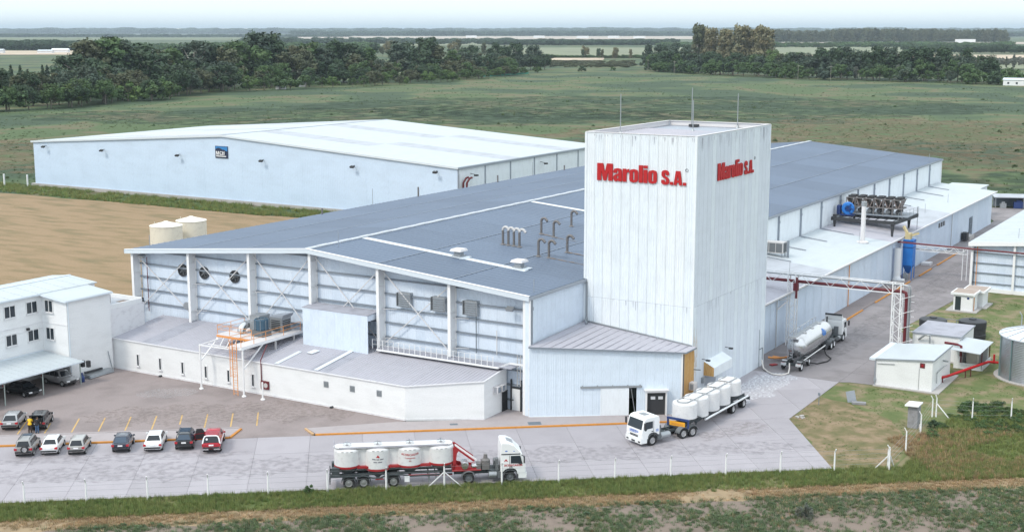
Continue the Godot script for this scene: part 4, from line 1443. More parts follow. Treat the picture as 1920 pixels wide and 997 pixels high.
func walkway() -> void:
	var w := site("roof_walkway", "railed steel walkway under the right half of the hall gable", "walkway", Vector3(-11, 5, -0.4))
	var mb := MB.new()
	mb.box(Vector3(-19.3, 5.05, 0.42), Vector3(-1.8, 5.13, -1.25))
	mb.bar(Vector3(-19.3, 5.0, 0.42), Vector3(-3.4, 5.0, 0.42), 0.08, 0.22)
	part(w, "deck", mb, M.lilac_roof_b)
	mb = MB.new()
	mb.bar(Vector3(-19.3, 5.02, 0.48), Vector3(-3.4, 5.02, 0.48), 0.03, 0.2)
	mb.bar(Vector3(-3.4, 5.02, 0.48), Vector3(-2.6, 5.4, -0.6), 0.03, 0.2)
	mb.bar(Vector3(-2.6, 5.4, -0.6), Vector3(-0.7, 5.4, -0.6), 0.03, 0.2)
	part(w, "edge_beam", mb, M.white_steel)
	for i in 23:
		mb = MB.new()
		mb.bar(Vector3(-19.9 + i * 0.72, 5.1, 0.4), Vector3(-19.9 + i * 0.72, 6.15, 0.4), 0.06, 0.06)
		part(w, "rail_post", mb, M.white_steel)
	for y in [5.6, 6.12]:
		mb = MB.new()
		mb.bar(Vector3(-19.9, y, 0.4), Vector3(-4.0, y, 0.4), 0.025, 0.025)
		part(w, "rail", mb, M.white_steel)
	for i in 6:
		mb = MB.new()
		mb.bar(Vector3(-18.5 + i * 2.9, 5.0, 0.35), Vector3(-18.5 + i * 2.9, 4.55, -0.9), 0.08, 0.08)
		part(w, "bracket", mb, M.frame_black)
	mb = MB.new()
	for x in [-1.75, -1.35]:
		mb.bar(Vector3(x, 3.0, -0.75), Vector3(x, 6.4, -0.75), 0.06, 0.06)
	for i in 10:
		mb.bar(Vector3(-1.75, 3.2 + i * 0.32, -0.75), Vector3(-1.35, 3.2 + i * 0.32, -0.75), 0.03, 0.03)
	part(w, "ladder", mb, M.pipe_crook)


func roof_platform() -> void:
	var p := site("cooling_platform", "white and orange steel platform on stilts carrying cooling units above the low roof", "platform", Vector3(-34, 0, 5))
	var mb := MB.new()
	mb.box(Vector3(-38.3, 5.5, 5.6), Vector3(-31.2, 5.58, -1.0))
	mb.box(Vector3(-33.0, 5.5, 9.35), Vector3(-31.2, 5.58, 5.6))
	part(p, "deck", mb, M.cream_steel)
	for q in [[Vector3(-31.2, 5.38, 9.4), Vector3(-31.2, 5.38, -1.1), "white_steel", 0.24], [Vector3(-38.3, 5.38, 5.62), Vector3(-33.0, 5.38, 5.62), "orange_steel", 0.2], [Vector3(-38.3, 5.38, 5.6), Vector3(-38.3, 5.38, -1.0), "white_steel", 0.2], [Vector3(-33.05, 5.38, 5.6), Vector3(-33.05, 5.38, 9.4), "orange_steel", 0.2], [Vector3(-33.0, 5.38, 9.38), Vector3(-31.2, 5.38, 9.38), "white_steel", 0.2]]:
		mb = MB.new()
		mb.bar(q[0], q[1], 0.14, q[3])
		part(p, "beam", mb, M[q[2]])
	mb = MB.new()
	for i in 6:
		mb.bar(Vector3(-38.0 + i, 5.28, 5.9), Vector3(-37.4 + i, 4.7, 7.2), 0.07, 0.07)
	mb.bar(Vector3(-38.2, 4.72, 7.2), Vector3(-33.0, 4.72, 7.2), 0.09, 0.09)
	part(p, "truss", mb, M.white_steel)
	for q in [[-31.15, 9.2], [-37.5, 9.25], [-28.5, 9.1]]:
		mb = MB.new()
		var top := 5.3 if q[0] > -32 else 5.2
		if q[0] > -30:
			mb.tube([Vector3(q[0], 0, q[1]), Vector3(q[0], 2.0, q[1])], 0.10, 8)
		else:
			mb.tube([Vector3(q[0], 0, q[1]), Vector3(q[0], top, q[1])], 0.11, 8)
		mb.lathe([Vector2(0.26, 0), Vector2(0.26, 0.08), Vector2(0.12, 0.2)], Vector3(q[0], 0, q[1]), UP, 10)
		part(p, "leg", mb, M.white_steel)
	for q in [[Vector3(-31.15, 3.0, 9.2), Vector3(-31.2, 5.3, 5.8)], [Vector3(-37.5, 3.2, 9.25), Vector3(-37.6, 5.3, 6.2)], [Vector3(-37.5, 5.1, 9.25), Vector3(-37.5, 5.2, 5.7)], [Vector3(-37.5, 5.1, 9.25), Vector3(-33.0, 5.2, 9.3)]]:
		mb = MB.new()
		mb.bar(q[0], q[1], 0.12, 0.12)
		part(p, "brace", mb, M.white_steel)
	for z in [3.6, 0.4]:
		mb = MB.new()
		mb.bar(Vector3(-31.25, 4.15, z), Vector3(-31.25, 5.3, z), 0.16, 0.16)
		part(p, "leg", mb, M.pipe_crook)
	# orange railing and caged ladder
	var posts := [Vector3(-38.25, 5.6, 1.0), Vector3(-38.25, 5.6, 3.3), Vector3(-38.25, 5.6, 5.55), Vector3(-36.4, 5.6, 5.55), Vector3(-34.7, 5.6, 5.55), Vector3(-33.05, 5.6, 5.55), Vector3(-33.0, 5.6, 7.4), Vector3(-33.0, 5.6, 9.3), Vector3(-31.25, 5.6, 9.3), Vector3(-31.25, 5.6, 7.2), Vector3(-31.25, 5.6, 5.2), Vector3(-31.25, 5.6, 2.2), Vector3(-31.25, 5.6, -0.8)]
	for i in posts.size():
		mb = MB.new()
		mb.bar(posts[i], posts[i] + UP * 1.05, 0.045, 0.045)
		part(p, "rail_post", mb, M.orange_steel)
		if i + 1 < posts.size() and i != 7:
			mb = MB.new()
			for y in [0.55, 1.03]:
				mb.bar(posts[i] + UP * y, posts[i + 1] + UP * y, 0.04, 0.04)
			part(p, "rail", mb, M.orange_steel)
	mb = MB.new()
	for x in [-32.35, -31.75]:
		mb.bar(Vector3(x, 0.1, 9.5), Vector3(x, 6.6, 9.5), 0.06, 0.06)
	for i in 19:
		mb.bar(Vector3(-32.35, 0.3 + i * 0.31, 9.5), Vector3(-31.75, 0.3 + i * 0.31, 9.5), 0.03, 0.03)
	var lad := part(p, "ladder", mb, M.orange_steel)
	mb = MB.new()
	for i in 5:
		var pts := []
		for k in 7:
			var a := PI * k / 6.0
			pts.append(Vector3(-32.05 - cos(a) * 0.36, 2.4 + i * 0.9, 9.5 + sin(a) * 0.7))
		mb.tube(pts, 0.02, 5)
	for k in 5:
		var a := PI * (k + 1) / 6.0
		mb.bar(Vector3(-32.05 - cos(a) * 0.36, 2.4, 9.5 + sin(a) * 0.7), Vector3(-32.05 - cos(a) * 0.36, 6.1, 9.5 + sin(a) * 0.7), 0.025, 0.025)
	part(lad, "cage", mb, M.orange_steel)
	# machines on the deck
	var m := site("cooling_tower", "round blue-grey cooling drum with open top on the platform", "cooling unit", Vector3(-33.3, 5.58, 3.6))
	mb = MB.new()
	mb.lathe([Vector2(0.75, 0.7), Vector2(0.82, 0.8), Vector2(0.82, 1.9), Vector2(0.72, 2.0), Vector2(0.66, 1.95), Vector2(0.66, 1.6), Vector2(0.0, 1.55)], Vector3(-33.3, 5.58, 3.6), UP, 20)
	part(m, "drum", mb, mat("drum_blue", lin(0.04, 0.09, 0.14), 0.6))
	mb = MB.new()
	mb.box(Vector3(-34.1, 5.58, 4.4), Vector3(-32.5, 6.3, 2.8))
	part(m, "base", mb, M.chassis_grey)
	mb = MB.new()
	for k in 8:
		mb.bar(Vector3(-33.3, 7.5, 3.6), Vector3(-33.3, 7.5, 3.6) + Vector3(cos(TAU * k / 8), 0, sin(TAU * k / 8)) * 0.7, 0.05, 0.03)
		var q := Vector3(cos(TAU * k / 8 + 0.2), 0, sin(TAU * k / 8 + 0.2)) * 0.83
		mb.bar(Vector3(-33.3, 6.3, 3.6) + q, Vector3(-33.3, 7.5, 3.6) + q, 0.04, 0.04)
	part(m, "guard", mb, M.galvanised)
	m = site("air_duct_unit", "shiny metal duct elbow with grey fan box on the platform's left end", "duct", Vector3(-36, 5.58, 3))
	mb = MB.new()
	var bend := []
	for k in 7:
		var a := PI / 2 * k / 6.0
		bend.append(Vector3(-36.0, 5.75 + sin(a) * 0.75, 4.0 - (1.0 - cos(a)) * 0.8))
	bend.append(Vector3(-36.0, 6.5, 1.6))
	mb.tube(bend, 0.48, 14)
	part(m, "elbow", mb, M.steel)
	mb = MB.new()
	mb.box(Vector3(-35.4, 5.58, 3.2), Vector3(-34.3, 7.0, 1.6))
	mb.box(Vector3(-36.8, 5.58, 1.7), Vector3(-35.3, 7.25, -0.2))
	part(m, "fan_box", mb, M.galvanised)
	m = site("condensing_unit", "grey boxy condensing unit with slanted hood on the platform's right end", "cooling unit", Vector3(-33, 5.58, 0.5))
	mb = MB.new()
	mb.box(Vector3(-33.9, 5.58, 1.4), Vector3(-32.2, 7.3, -0.3))
	part(m, "cabinet", mb, M.galvanised)
	mb = MB.new()
	mb.prism(PackedVector2Array([Vector2(-33.95, 7.3), Vector2(-32.1, 7.3), Vector2(-31.8, 7.75), Vector2(-33.95, 7.4)]), Vector3(0, 0, 1.45), Vector3.RIGHT, UP, Vector3(0, 0, -1.8))
	part(m, "hood", mb, M.flashing)
	mb = MB.new()
	for y in 6:
		mb.box(Vector3(-32.2, 5.8 + y * 0.22, 1.2), Vector3(-32.14, 5.9 + y * 0.22, -0.1))
		mb.box(Vector3(-33.7, 5.8 + y * 0.22, 1.4), Vector3(-32.4, 5.9 + y * 0.22, 1.44))
	part(m, "grille", mb, M.frame_black)
	mb = MB.new()
	mb.tube([Vector3(-29.95, 0.6, 7.62), Vector3(-29.95, 4.0, 7.62), Vector3(-30.4, 5.35, 6.0)], 0.06, 6)
	one("fire_pipe", mb, M.pipe_red, "thin dark red riser pipe on the low white wall", "pipe")
	var f := site("hose_cabinet", "small red fire hose cabinet on the low white wall", "hose cabinet", Vector3(-29.4, 1.0, 7.6))
	mb = MB.new()
	mb.box(Vector3(-30.0, 0.75, 7.51), Vector3(-28.9, 1.65, 7.72))
	part(f, "cabinet", mb, M.pipe_red)
	mb = MB.new()
	mb.lathe([Vector2(0, 0.03), Vector2(0.28, 0.03), Vector2(0.28, 0)], Vector3(-29.25, 1.2, 7.72), Vector3(0, 0, 1), 14)
	part(f, "hose_reel", mb, M.pipe_crook)


func make_office() -> void:
	var h := site("office_building", "white two-storey office block with pale roof at the left edge", "office", Vector3(-60, 0, 20))
	var mb := MB.new()
	mb.prism(PackedVector2Array([Vector2(-64.7, -0.1), Vector2(-57.2, -0.1), Vector2(-57.2, 9.85), Vector2(-61.7, 10.25), Vector2(-64.7, 9.95)]), Vector3(0, 0, 6.5), Vector3.RIGHT, UP, Vector3(0, 0, 54))
	mb.hexa([Vector3(-57.25, -0.1, 14.5), Vector3(-53.0, -0.1, 14.5), Vector3(-53.0, -0.1, 8.0), Vector3(-57.25, -0.1, 8.0), Vector3(-57.25, 9.8, 14.5), Vector3(-53.0, 9.35, 14.5), Vector3(-53.0, 9.35, 8.0), Vector3(-57.25, 9.8, 8.0)])
	part(h, "wall", mb, M.plaster)
	mb = MB.new()
	mb.prism(PackedVector2Array([Vector2(-64.9, 9.97), Vector2(-61.7, 10.29), Vector2(-56.95, 9.87), Vector2(-56.95, 9.97), Vector2(-61.7, 10.4), Vector2(-64.9, 10.07)]), Vector3(0, 0, 6.3), Vector3.RIGHT, UP, Vector3(0, 0, 54.4))
	for i in 27:
		var z := 7.0 + i * 2.0
		mb.bar(Vector3(-61.7, 10.41, z), Vector3(-56.95, 9.98, z), 0.08, 0.04)
		mb.bar(Vector3(-61.7, 10.41, z), Vector3(-64.9, 10.08, z), 0.08, 0.04)
	var roof := part(h, "roof", mb, M.white_roof)
	mb = MB.new()
	mb.bar(Vector3(-61.7, 10.43, 6.3), Vector3(-61.7, 10.43, 60.6), 0.35, 0.06)
	part(roof, "ridge_cap", mb, M.gutter)
	mb = MB.new()
	mb.hexa([Vector3(-57.1, 9.83, 14.75), Vector3(-52.8, 9.38, 14.75), Vector3(-52.8, 9.38, 7.8), Vector3(-57.1, 9.83, 7.8), Vector3(-57.1, 9.92, 14.75), Vector3(-52.8, 9.48, 14.75), Vector3(-52.8, 9.48, 7.8), Vector3(-57.1, 9.92, 7.8)])
	part(h, "wing_roof", mb, M.white_roof)
	mb = MB.new()
	mb.bar(Vector3(-56.9, 9.86, 14.9), Vector3(-56.9, 9.86, 60.6), 0.14, 0.16)
	mb.bar(Vector3(-57.1, 9.8, 14.85), Vector3(-52.75, 9.36, 14.85), 0.14, 0.16)
	mb.bar(Vector3(-52.7, 9.38, 14.9), Vector3(-52.7, 9.38, 7.8), 0.12, 0.14)
	mb.tube([Vector3(-52.88, 0.1, 14.4), Vector3(-52.88, 9.3, 14.4)], 0.07, 6)
	part(h, "gutter", mb, M.gutter)
	mb = MB.new()
	mb.bar(Vector3(-57.16, 6.55, 14.52), Vector3(-57.16, 6.55, 60), 0.08, 0.12)
	mb.bar(Vector3(-57.16, 5.85, 14.52), Vector3(-57.16, 5.85, 60), 0.06, 0.05)
	mb.bar(Vector3(-57.2, 6.55, 14.54), Vector3(-53.0, 6.55, 14.54), 0.06, 0.06)
	part(h, "string_course", mb, M.plaster_b)
	# two floors of windows along the long wall and one pair on the short one
	for i in 9:
		for y in [7.85, 4.6]:
			var z := 18.35 + i * 3.0 if i > 0 else 15.85
			if i > 0:
				z = 18.9 + (i - 1) * 3.4
			window(h, Vector3(-57.19, y, z + 0.85), Vector3(0, 0, -1), 1.5, 1.35, 2, M.glass if (i + int(y)) % 3 else M.pale_glass)
	for y in [7.85, 4.6]:
		window(h, Vector3(-56.6, y, 14.51), Vector3.RIGHT, 1.35, 1.4, 2, M.glass)
	mb = MB.new()
	mb.box(Vector3(-57.15, 6.0, 16.6), Vector3(-56.85, 6.25, 16.9))
	part(h, "wall_lamp", mb, M.frame_black)
	# flat-roofed link with parapet between the office and the hall
	var l := site("link_block", "flat-roofed white block with parapet linking office and hall", "building", Vector3(-57, 0, 5))
	mb = MB.new()
	mb.box(Vector3(-63.5, -0.1, 2.25), Vector3(-53.45, 7.2, 7.98))
	part(l, "wall", mb, M.plaster_b)
	mb = MB.new()
	mb.box(Vector3(-53.45, 7.2, 2.25), Vector3(-53.7, 7.72, 7.98))
	mb.box(Vector3(-63.5, 7.2, 2.25), Vector3(-53.45, 7.72, 2.5))
	mb.box(Vector3(-63.5, 7.2, 2.5), Vector3(-63.25, 7.72, 7.98))
	part(l, "parapet", mb, M.plaster)
	mb = MB.new()
	mb.box(Vector3(-63.2, 7.2, 2.55), Vector3(-53.75, 7.24, 7.9))
	part(l, "roof", mb, M.white_roof_b)
	mb = MB.new()
	mb.box(Vector3(-56.2, 7.24, 4.2), Vector3(-54.2, 7.27, 3.0))
	part(l, "rust_mat", mb, M.rust_stain)
	mb = MB.new()
	mb.box(Vector3(-56.6, 7.3, 6.9), Vector3(-55.6, 8.5, 5.5))
	var ac := part(l, "air_conditioner", mb, M.cream_steel)
	mb = MB.new()
	for i in 6:
		mb.box(Vector3(-55.6, 7.5 + i * 0.16, 6.8), Vector3(-55.57, 7.57 + i * 0.16, 5.6))
		mb.box(Vector3(-56.5, 7.5 + i * 0.16, 6.9), Vector3(-55.7, 7.57 + i * 0.16, 6.93))
	part(ac, "grille", mb, M.chassis_grey)
	# carport
	var c := site("carport", "carport with pale tilted sheet roof on thin green-grey posts", "carport", Vector3(-53.5, 0, 20))
	mb = MB.new()
	mb.hexa([Vector3(-57.1, 3.05, 34.0), Vector3(-50.45, 2.66, 34.0), Vector3(-50.45, 2.66, 14.62), Vector3(-57.1, 3.05, 14.62), Vector3(-57.1, 3.17, 34.0), Vector3(-50.45, 2.76, 34.0), Vector3(-50.45, 2.76, 14.62), Vector3(-57.1, 3.17, 14.62)])
	for i in 19:
		mb.bar(Vector3(-57.1, 3.18, 14.9 + i), Vector3(-50.45, 2.77, 14.9 + i), 0.1, 0.03)
	part(c, "roof", mb, M.white_roof)
	mb = MB.new()
	mb.bar(Vector3(-50.42, 2.68, 34.0), Vector3(-50.42, 2.68, 14.6), 0.08, 0.14)
	mb.bar(Vector3(-57.05, 3.22, 34), Vector3(-57.05, 3.22, 14.7), 0.12, 0.10)
	part(c, "gutter", mb, M.gutter)
	var post := mat("post_green", lin(0.33, 0.38, 0.36), 0.6)
	for z in [30.4, 25.25, 20.15, 14.85]:
		mb = MB.new()
		mb.tube([Vector3(-50.85, 0, z), Vector3(-50.85, 2.7, z)], 0.07, 8)
		part(c, "post", mb, post)
		mb = MB.new()
		mb.bar(Vector3(-57.0, 2.98, z), Vector3(-50.8, 2.62, z), 0.08, 0.12)
		part(c, "rafter", mb, post)
	# two speakers at the carport end and the stacked sheet metal by the wall
	for q in [[-50.75, 14.55, "left"], [-50.1, 14.3, "right"]]:
		mb = MB.new()
		mb.box(Vector3(q[0] - 0.2, 2.0, q[1] - 0.2), Vector3(q[0] + 0.2, 2.75, q[1] + 0.15))
		mb.bar(Vector3(q[0] - 0.3, 2.5, q[1]), Vector3(-51.0, 2.6, 14.8), 0.05, 0.05)
		one("lamp_box", mb, M.frame_black, "black box hung on the carport's end post, %s of the two" % q[2], "lamp", "black boxes on the carport end")
	var s := site("sheet_stack", "stack of pale metal sheets lying against the white office wall", "metal sheets", Vector3(-52.2, 0, 10.6))
	for i in 7:
		mb = MB.new()
		var z0 := 12.9 - rng.randf_range(0, 0.4)
		mb.hexa([Vector3(-52.8, 0.1 + i * 0.05, z0), Vector3(-51.6 - 0.05 * i, 0.05 + i * 0.05, z0), Vector3(-51.8, 0.05 + i * 0.05, 9.0), Vector3(-52.8, 0.1 + i * 0.05, 9.0), Vector3(-52.8, 0.14 + i * 0.05, z0), Vector3(-51.6 - 0.05 * i, 0.08 + i * 0.05, z0), Vector3(-51.8, 0.08 + i * 0.05, 9.0), Vector3(-52.8, 0.14 + i * 0.05, 9.0)])
		part(s, "sheet", mb, M.gutter if i % 2 else M.galvanised)
	mb = MB.new()
	mb.obox(Vector3(-52.6, 0.62, 11.4), Vector3(0.25, 0.2, 2.6))
	part(s, "timber", mb, M.frame_black)
	mb = MB.new()
	mb.lathe([Vector2(0.28, 0), Vector2(0.3, 0.5), Vector2(0.16, 0.75), Vector2(0.1, 1.05), Vector2(0, 1.1)], Vector3(-51.6, 0, 14.0), UP, 12)
	one("gas_bottle", mb, M.deep_blue, "dark blue bottle standing beside the carport end post", "bottle")
	mb = MB.new()
	mb.bar(Vector3(-52.85, 0.1, 8.3), Vector3(-52.9, 2.4, 8.8), 0.06, 0.06)
	one("steel_bar", mb, M.girt, "long steel bar leaning in the corner of the white walls", "bar")


func make_far_warehouse() -> void:
	var h := site("white_warehouse", "huge white warehouse with pale roof behind the grey hall", "warehouse", Vector3(-151, 0, -150))
	var L := -217.8
	var R := -85.7
	var C := -151.6
	var mb := MB.new()
	mb.prism(PackedVector2Array([Vector2(L, 0.7), Vector2(R, 0.7), Vector2(R, 11.6), Vector2(C, 15.6), Vector2(L, 11.6)]), Vector3(0, 0, -117.0), Vector3.RIGHT, UP, Vector3(0, 0, -64.5))
	part(h, "wall", mb, M.cool_sheet)
	# gable sheets as wide as one frame bay
	for i in 22:
		var x := L + i * 6.0045
		var a := 11.5 + 4.0 * (1.0 - absf(x - C) / 66.0)
		var b := 11.5 + 4.0 * (1.0 - absf(x + 6.0045 - C) / 66.0)
		mb = MB.new()
		mb.ribbed(Vector3(x + 0.01, 0.75, -116.98), Vector3(5.985, 0, 0), UP * (a - 0.75), Vector3(0, 0, 1), 12, 0.02, UP * (b - a), 0.12)
		part(h, "wall_panel", mb, M.cool_sheet)
	mb = MB.new()
	mb.box(Vector3(L - 1.2, -0.2, -116.6), Vector3(R, 0.72, -181))
	part(h, "plinth", mb, M.concrete)
	for i in 6:
		mb = MB.new()
		var z := -117.2 - i * 10.65
		mb.ribbed(Vector3(R + 0.02, 0.7, z), Vector3(0, 0, -10.6), UP * 10.85, Vector3(1, 0, 0), 18, 0.02)
		part(h, "wall_panel", mb, M.white_sheet_c)
		mb = MB.new()
		mb.box(Vector3(R, 0.7, z - 0.18), Vector3(R + 0.16, 11.5, z + 0.18))
		part(h, "downpipe", mb, M.flashing)
	mb = MB.new()
	mb.prism(PackedVector2Array([Vector2(L - 0.5, 11.62), Vector2(C, 15.72), Vector2(R + 0.4, 11.62), Vector2(R + 0.4, 11.74), Vector2(C, 15.86), Vector2(L - 0.5, 11.74)]), Vector3(0, 0, -116.7), Vector3.RIGHT, UP, Vector3(0, 0, -65.2))
	var roof := part(h, "roof", mb, M.white_roof)
	for side in [-1.0, 1.0]:
		for i in 10:
			for j in 2:
				var o: Vector3 = Vector3(C, 15.87, -116.7 - i * 6.52) + Vector3(side * 33.1, -2.06, 0) * j
				mb = MB.new()
				mb.ribbed(o + UP * (0.012 - 0.006 * j), Vector3(0, 0, -6.5), Vector3(side * 33.1, -2.06, 0), UP, 6, 0.035, Vector3.ZERO, 0.3)
				part(roof, "roof_panel", mb, [M.white_roof, M.white_roof, M.white_roof_b, M.white_roof][(i * 3 + j + (0 if side > 0 else 2)) % 4])
	mb = MB.new()
	mb.bar(Vector3(C, 15.92, -116.6), Vector3(C, 15.92, -181.9), 0.5, 0.08)
	part(roof, "ridge_cap", mb, M.flashing)
	for q in [[L - 0.5, C], [C, R + 0.4]]:
		mb = MB.new()
		var ya := 11.65 if q[0] < -200 else 15.78
		var yb := 15.78 if q[0] < -200 else 11.65
		mb.prism(PackedVector2Array([Vector2(q[0], ya - 0.30), Vector2(q[1], yb - 0.30), Vector2(q[1], yb + 0.14), Vector2(q[0], ya + 0.14)]), Vector3(0, 0, -116.55), Vector3.RIGHT, UP, Vector3(0, 0, -0.12))
		part(roof, "fascia", mb, M.gutter)
	mb = MB.new()
	mb.box(Vector3(R + 0.2, 11.3, -116.8), Vector3(R + 0.5, 11.65, -181.5))
	part(roof, "gutter", mb, M.flashing)
	for x in [-212.8, -191.4, -165.5, -139.1, -112.8, -90.8]:
		mb = MB.new()
		mb.bar(Vector3(x, 10.75, -116.95), Vector3(x + 0.3, 10.7, -115.9), 0.1, 0.1)
		mb.obox(Vector3(x + 0.35, 10.55, -115.6), Vector3(1.0, 0.35, 0.6), Basis(Vector3.RIGHT, 0.4))
		part(h, "flood_lamp", mb, M.frame_black)
	for z in [-122.0, -152.0]:
		mb = MB.new()
		mb.bar(Vector3(R, 10.0, z), Vector3(R + 1.2, 9.8, z), 0.1, 0.1)
		mb.obox(Vector3(R + 1.5, 9.65, z), Vector3(0.6, 0.35, 0.9))
		part(h, "flood_lamp", mb, M.frame_black)
	mb = MB.new()
	for x in [0.0, 0.9]:
		mb.tube([Vector3(R + 0.4 + x, 4, -118.6), Vector3(R + 0.4 + x, 8.3, -118.6), Vector3(R + 0.9 + x, 9.3, -118.9), Vector3(R + 0.9 + x, 9.4, -119.8)], 0.22, 8)
	part(h, "pipe", mb, M.pipe_red)
	# sign with a mountain above the letters
	mb = MB.new()
	mb.box(Vector3(-153.9, 10.45, -116.93), Vector3(-149.95, 13.25, -116.8))
	var sign := part(h, "sign", mb, M.sign_dark)
	mb = MB.new()
	mb.box(Vector3(-153.8, 12.0, -116.8), Vector3(-150.05, 13.15, -116.785))
	part(sign, "sky_panel", mb, M.sign_blue)
	mb = MB.new()
	mb.prism(PackedVector2Array([Vector2(-153.8, 12.0), Vector2(-150.05, 12.0), Vector2(-150.05, 12.1), Vector2(-150.6, 12.2), Vector2(-151.2, 12.5), Vector2(-151.6, 12.45), Vector2(-152.2, 12.75), Vector2(-152.8, 12.85), Vector2(-153.4, 12.7), Vector2(-153.8, 12.45)]), Vector3(0, 0, -116.785), Vector3.RIGHT, UP, Vector3(0, 0, 0.02))
	part(sign, "mountain", mb, M.sign_dark)
	text(sign, "lettering", "MCH", Vector3(-152.3, 11.63, -116.76), Basis(), 0.78, M.letter_white, 1.15)
	mb = MB.new()
	for q in [[-151.7, 11.36, 1.5, 0.09], [-151.95, 11.0, 3.1, 0.2], [-153.1, 11.28, 1.0, 0.06]]:
		mb.obox(Vector3(q[0] - 0.1, q[1] - 0.12, -116.78), Vector3(q[2], q[3], 0.02))
	part(sign, "print", mb, M.letter_white)


# Text as thin solid letters; basis x runs along the words.
func text(parent: Node3D, called: String, words: String, at: Vector3, basis: Basis, high: float, m: Material, squeeze := 1.0, bold := true) -> MeshInstance3D:
	var f := SystemFont.new()
	f.font_names = PackedStringArray(["Droid Sans"])
	f.font_weight = 700 if bold else 400
	var t := TextMesh.new()
	t.font = f
	t.text = words
	t.font_size = 48
	t.pixel_size = high / 34.0
	t.depth = 0.02
	t.curve_step = 4.0
	var o := MeshInstance3D.new()
	o.name = called
	o.mesh = t
	o.material_override = m
	parent.add_child(o, true)
	o.transform = Transform3D(basis * Basis.from_scale(Vector3(squeeze, 1, 1)), at)
	return o


func make_right_hall() -> void:
	var h := site("right_hall", "white hall with pale gabled roof at the right edge", "warehouse", Vector3(38, 0, -110))
	var L := 23.85
	var W := 32.0
	var top := func(x: float) -> float: return 7.45 + 1.25 * (1.0 - absf(x - L - W / 2) / (W / 2))
	var mb := MB.new()
	mb.prism(PackedVector2Array([Vector2(L + 0.3, -0.1), Vector2(L + W - 0.3, -0.1), Vector2(L + W - 0.3, 7.3), Vector2(L + W / 2, 8.55), Vector2(L + 0.3, 7.3)]), Vector3(0, 0, -96.5), Vector3.RIGHT, UP, Vector3(0, 0, -46))
	part(h, "wall", mb, M.blue_sheet)
	for i in 26:
		var x := L + 0.32 + i * 1.206
		var a: float = top.call(x) - 0.25
		var b: float = top.call(x + 1.206) - 0.25
		mb = MB.new()
		mb.ribbed(Vector3(x + 0.004, 0.5, -96.47), Vector3(1.198, 0, 0), UP * (a - 0.5), Vector3(0, 0, 1), 4, 0.022, UP * (b - a), 0.09)
		part(h, "wall_panel", mb, M.blue_sheet if i % 3 else M.blue_sheet_b)
	for i in 6:
		mb = MB.new()
		var x := L + 0.15 + i * 6.3
		mb.box(Vector3(x - 0.17, 0, -96.3), Vector3(x + 0.17, top.call(x) - 0.3, -95.9))
		part(h, "column", mb, M.white_steel)
		for y in [6.0, 4.4, 2.85, 1.3]:
			if i < 5:
				mb = MB.new()
				mb.box(Vector3(x + 0.18, y - 0.07, -96.45), Vector3(x + 6.12, y + 0.07, -96.25))
				part(h, "girt", mb, M.girt)
	mb = MB.new()
	mb.box(Vector3(L, -0.1, -96.45), Vector3(L + W, 0.5, -96.0))
	part(h, "plinth", mb, M.white_steel)
	mb = MB.new()
	mb.prism(PackedVector2Array([Vector2(L - 0.4, 7.45), Vector2(L + W / 2, 8.75), Vector2(L + W + 0.4, 7.45), Vector2(L + W + 0.4, 7.57), Vector2(L + W / 2, 8.88), Vector2(L - 0.4, 7.57)]), Vector3(0, 0, -95.7), Vector3.RIGHT, UP, Vector3(0, 0, -47))
	for k in 24:
		mb.bar(Vector3(L - 0.4, 7.585, -96.5 - k * 1.95), Vector3(L + W / 2, 8.895, -96.5 - k * 1.95), 0.12, 0.04)
	var roof := part(h, "roof", mb, M.white_roof)
	for q in [[L - 0.4, L + W / 2], [L + W / 2, L + W + 0.4]]:
		mb = MB.new()
		var ya := 7.5 if q[0] < L + 1 else 8.8
		var yb := 8.8 if q[0] < L + 1 else 7.5
		mb.prism(PackedVector2Array([Vector2(q[0], ya - 0.5), Vector2(q[1], yb - 0.5), Vector2(q[1], yb + 0.12), Vector2(q[0], ya + 0.12)]), Vector3(0, 0, -95.68), Vector3.RIGHT, UP, Vector3(0, 0, 0.14))
		part(roof, "fascia", mb, M.white_steel)
	for q in [[L + 0.9, 7.0, 0.3, "orange_steel"], [L + 0.5, 6.9, 0.3, "frame_black"]]:
		mb = MB.new()
		mb.tube([Vector3(q[0], q[1], -96.15), Vector3(q[0], q[2], -96.15)], 0.06, 6)
		part(h, "drop_pipe", mb, M[q[3]])
	mb = MB.new()
	mb.tube([Vector3(L + 6, 8.0, -101), Vector3(L + 6, 9.6, -101)], 0.035, 5)
	part(roof, "lightning_rod", mb, M.galvanised)
	# dark red pipe bridging from the annex to this hall
	mb = MB.new()
	mb.tube([Vector3(12.0, 6.45, -97.6), Vector3(23.0, 6.6, -95.55), Vector3(56, 6.3, -95.55)], 0.13, 8)
	one("red_pipe", mb, M.pipe_red, "long dark red pipe crossing the lane to the right-hand hall", "pipe")
	var g := site("pipe_truss", "light lattice truss carrying pipes across the far lane", "truss", Vector3(16, 5, -104))
	mb = MB.new()
	for y in [4.3, 5.2]:
		for z in [-104.6, -103.6]:
			mb.bar(Vector3(11.3, y, z), Vector3(21.6, y, z), 0.07, 0.07)
	part(g, "chord", mb, M.white_steel)
	for i in 10:
		mb = MB.new()
		for z in [-104.6, -103.6]:
			mb.bar(Vector3(11.5 + i, 4.3 if i % 2 else 5.2, z), Vector3(12.5 + i, 5.2 if i % 2 else 4.3, z), 0.05, 0.05)
		part(g, "lacing", mb, M.white_steel)
	mb = MB.new()
	for x in [20.9, 21.6]:
		mb.bar(Vector3(x, 0, -104.1), Vector3(x, 5.2, -104.1), 0.1, 0.1)
	part(g, "leg", mb, M.white_steel)
	mb = MB.new()
	mb.tube([Vector3(11.3, 4.55, -104.1), Vector3(21.4, 4.55, -104.1)], 0.11, 8)
	part(g, "pipe", mb, M.galvanised)


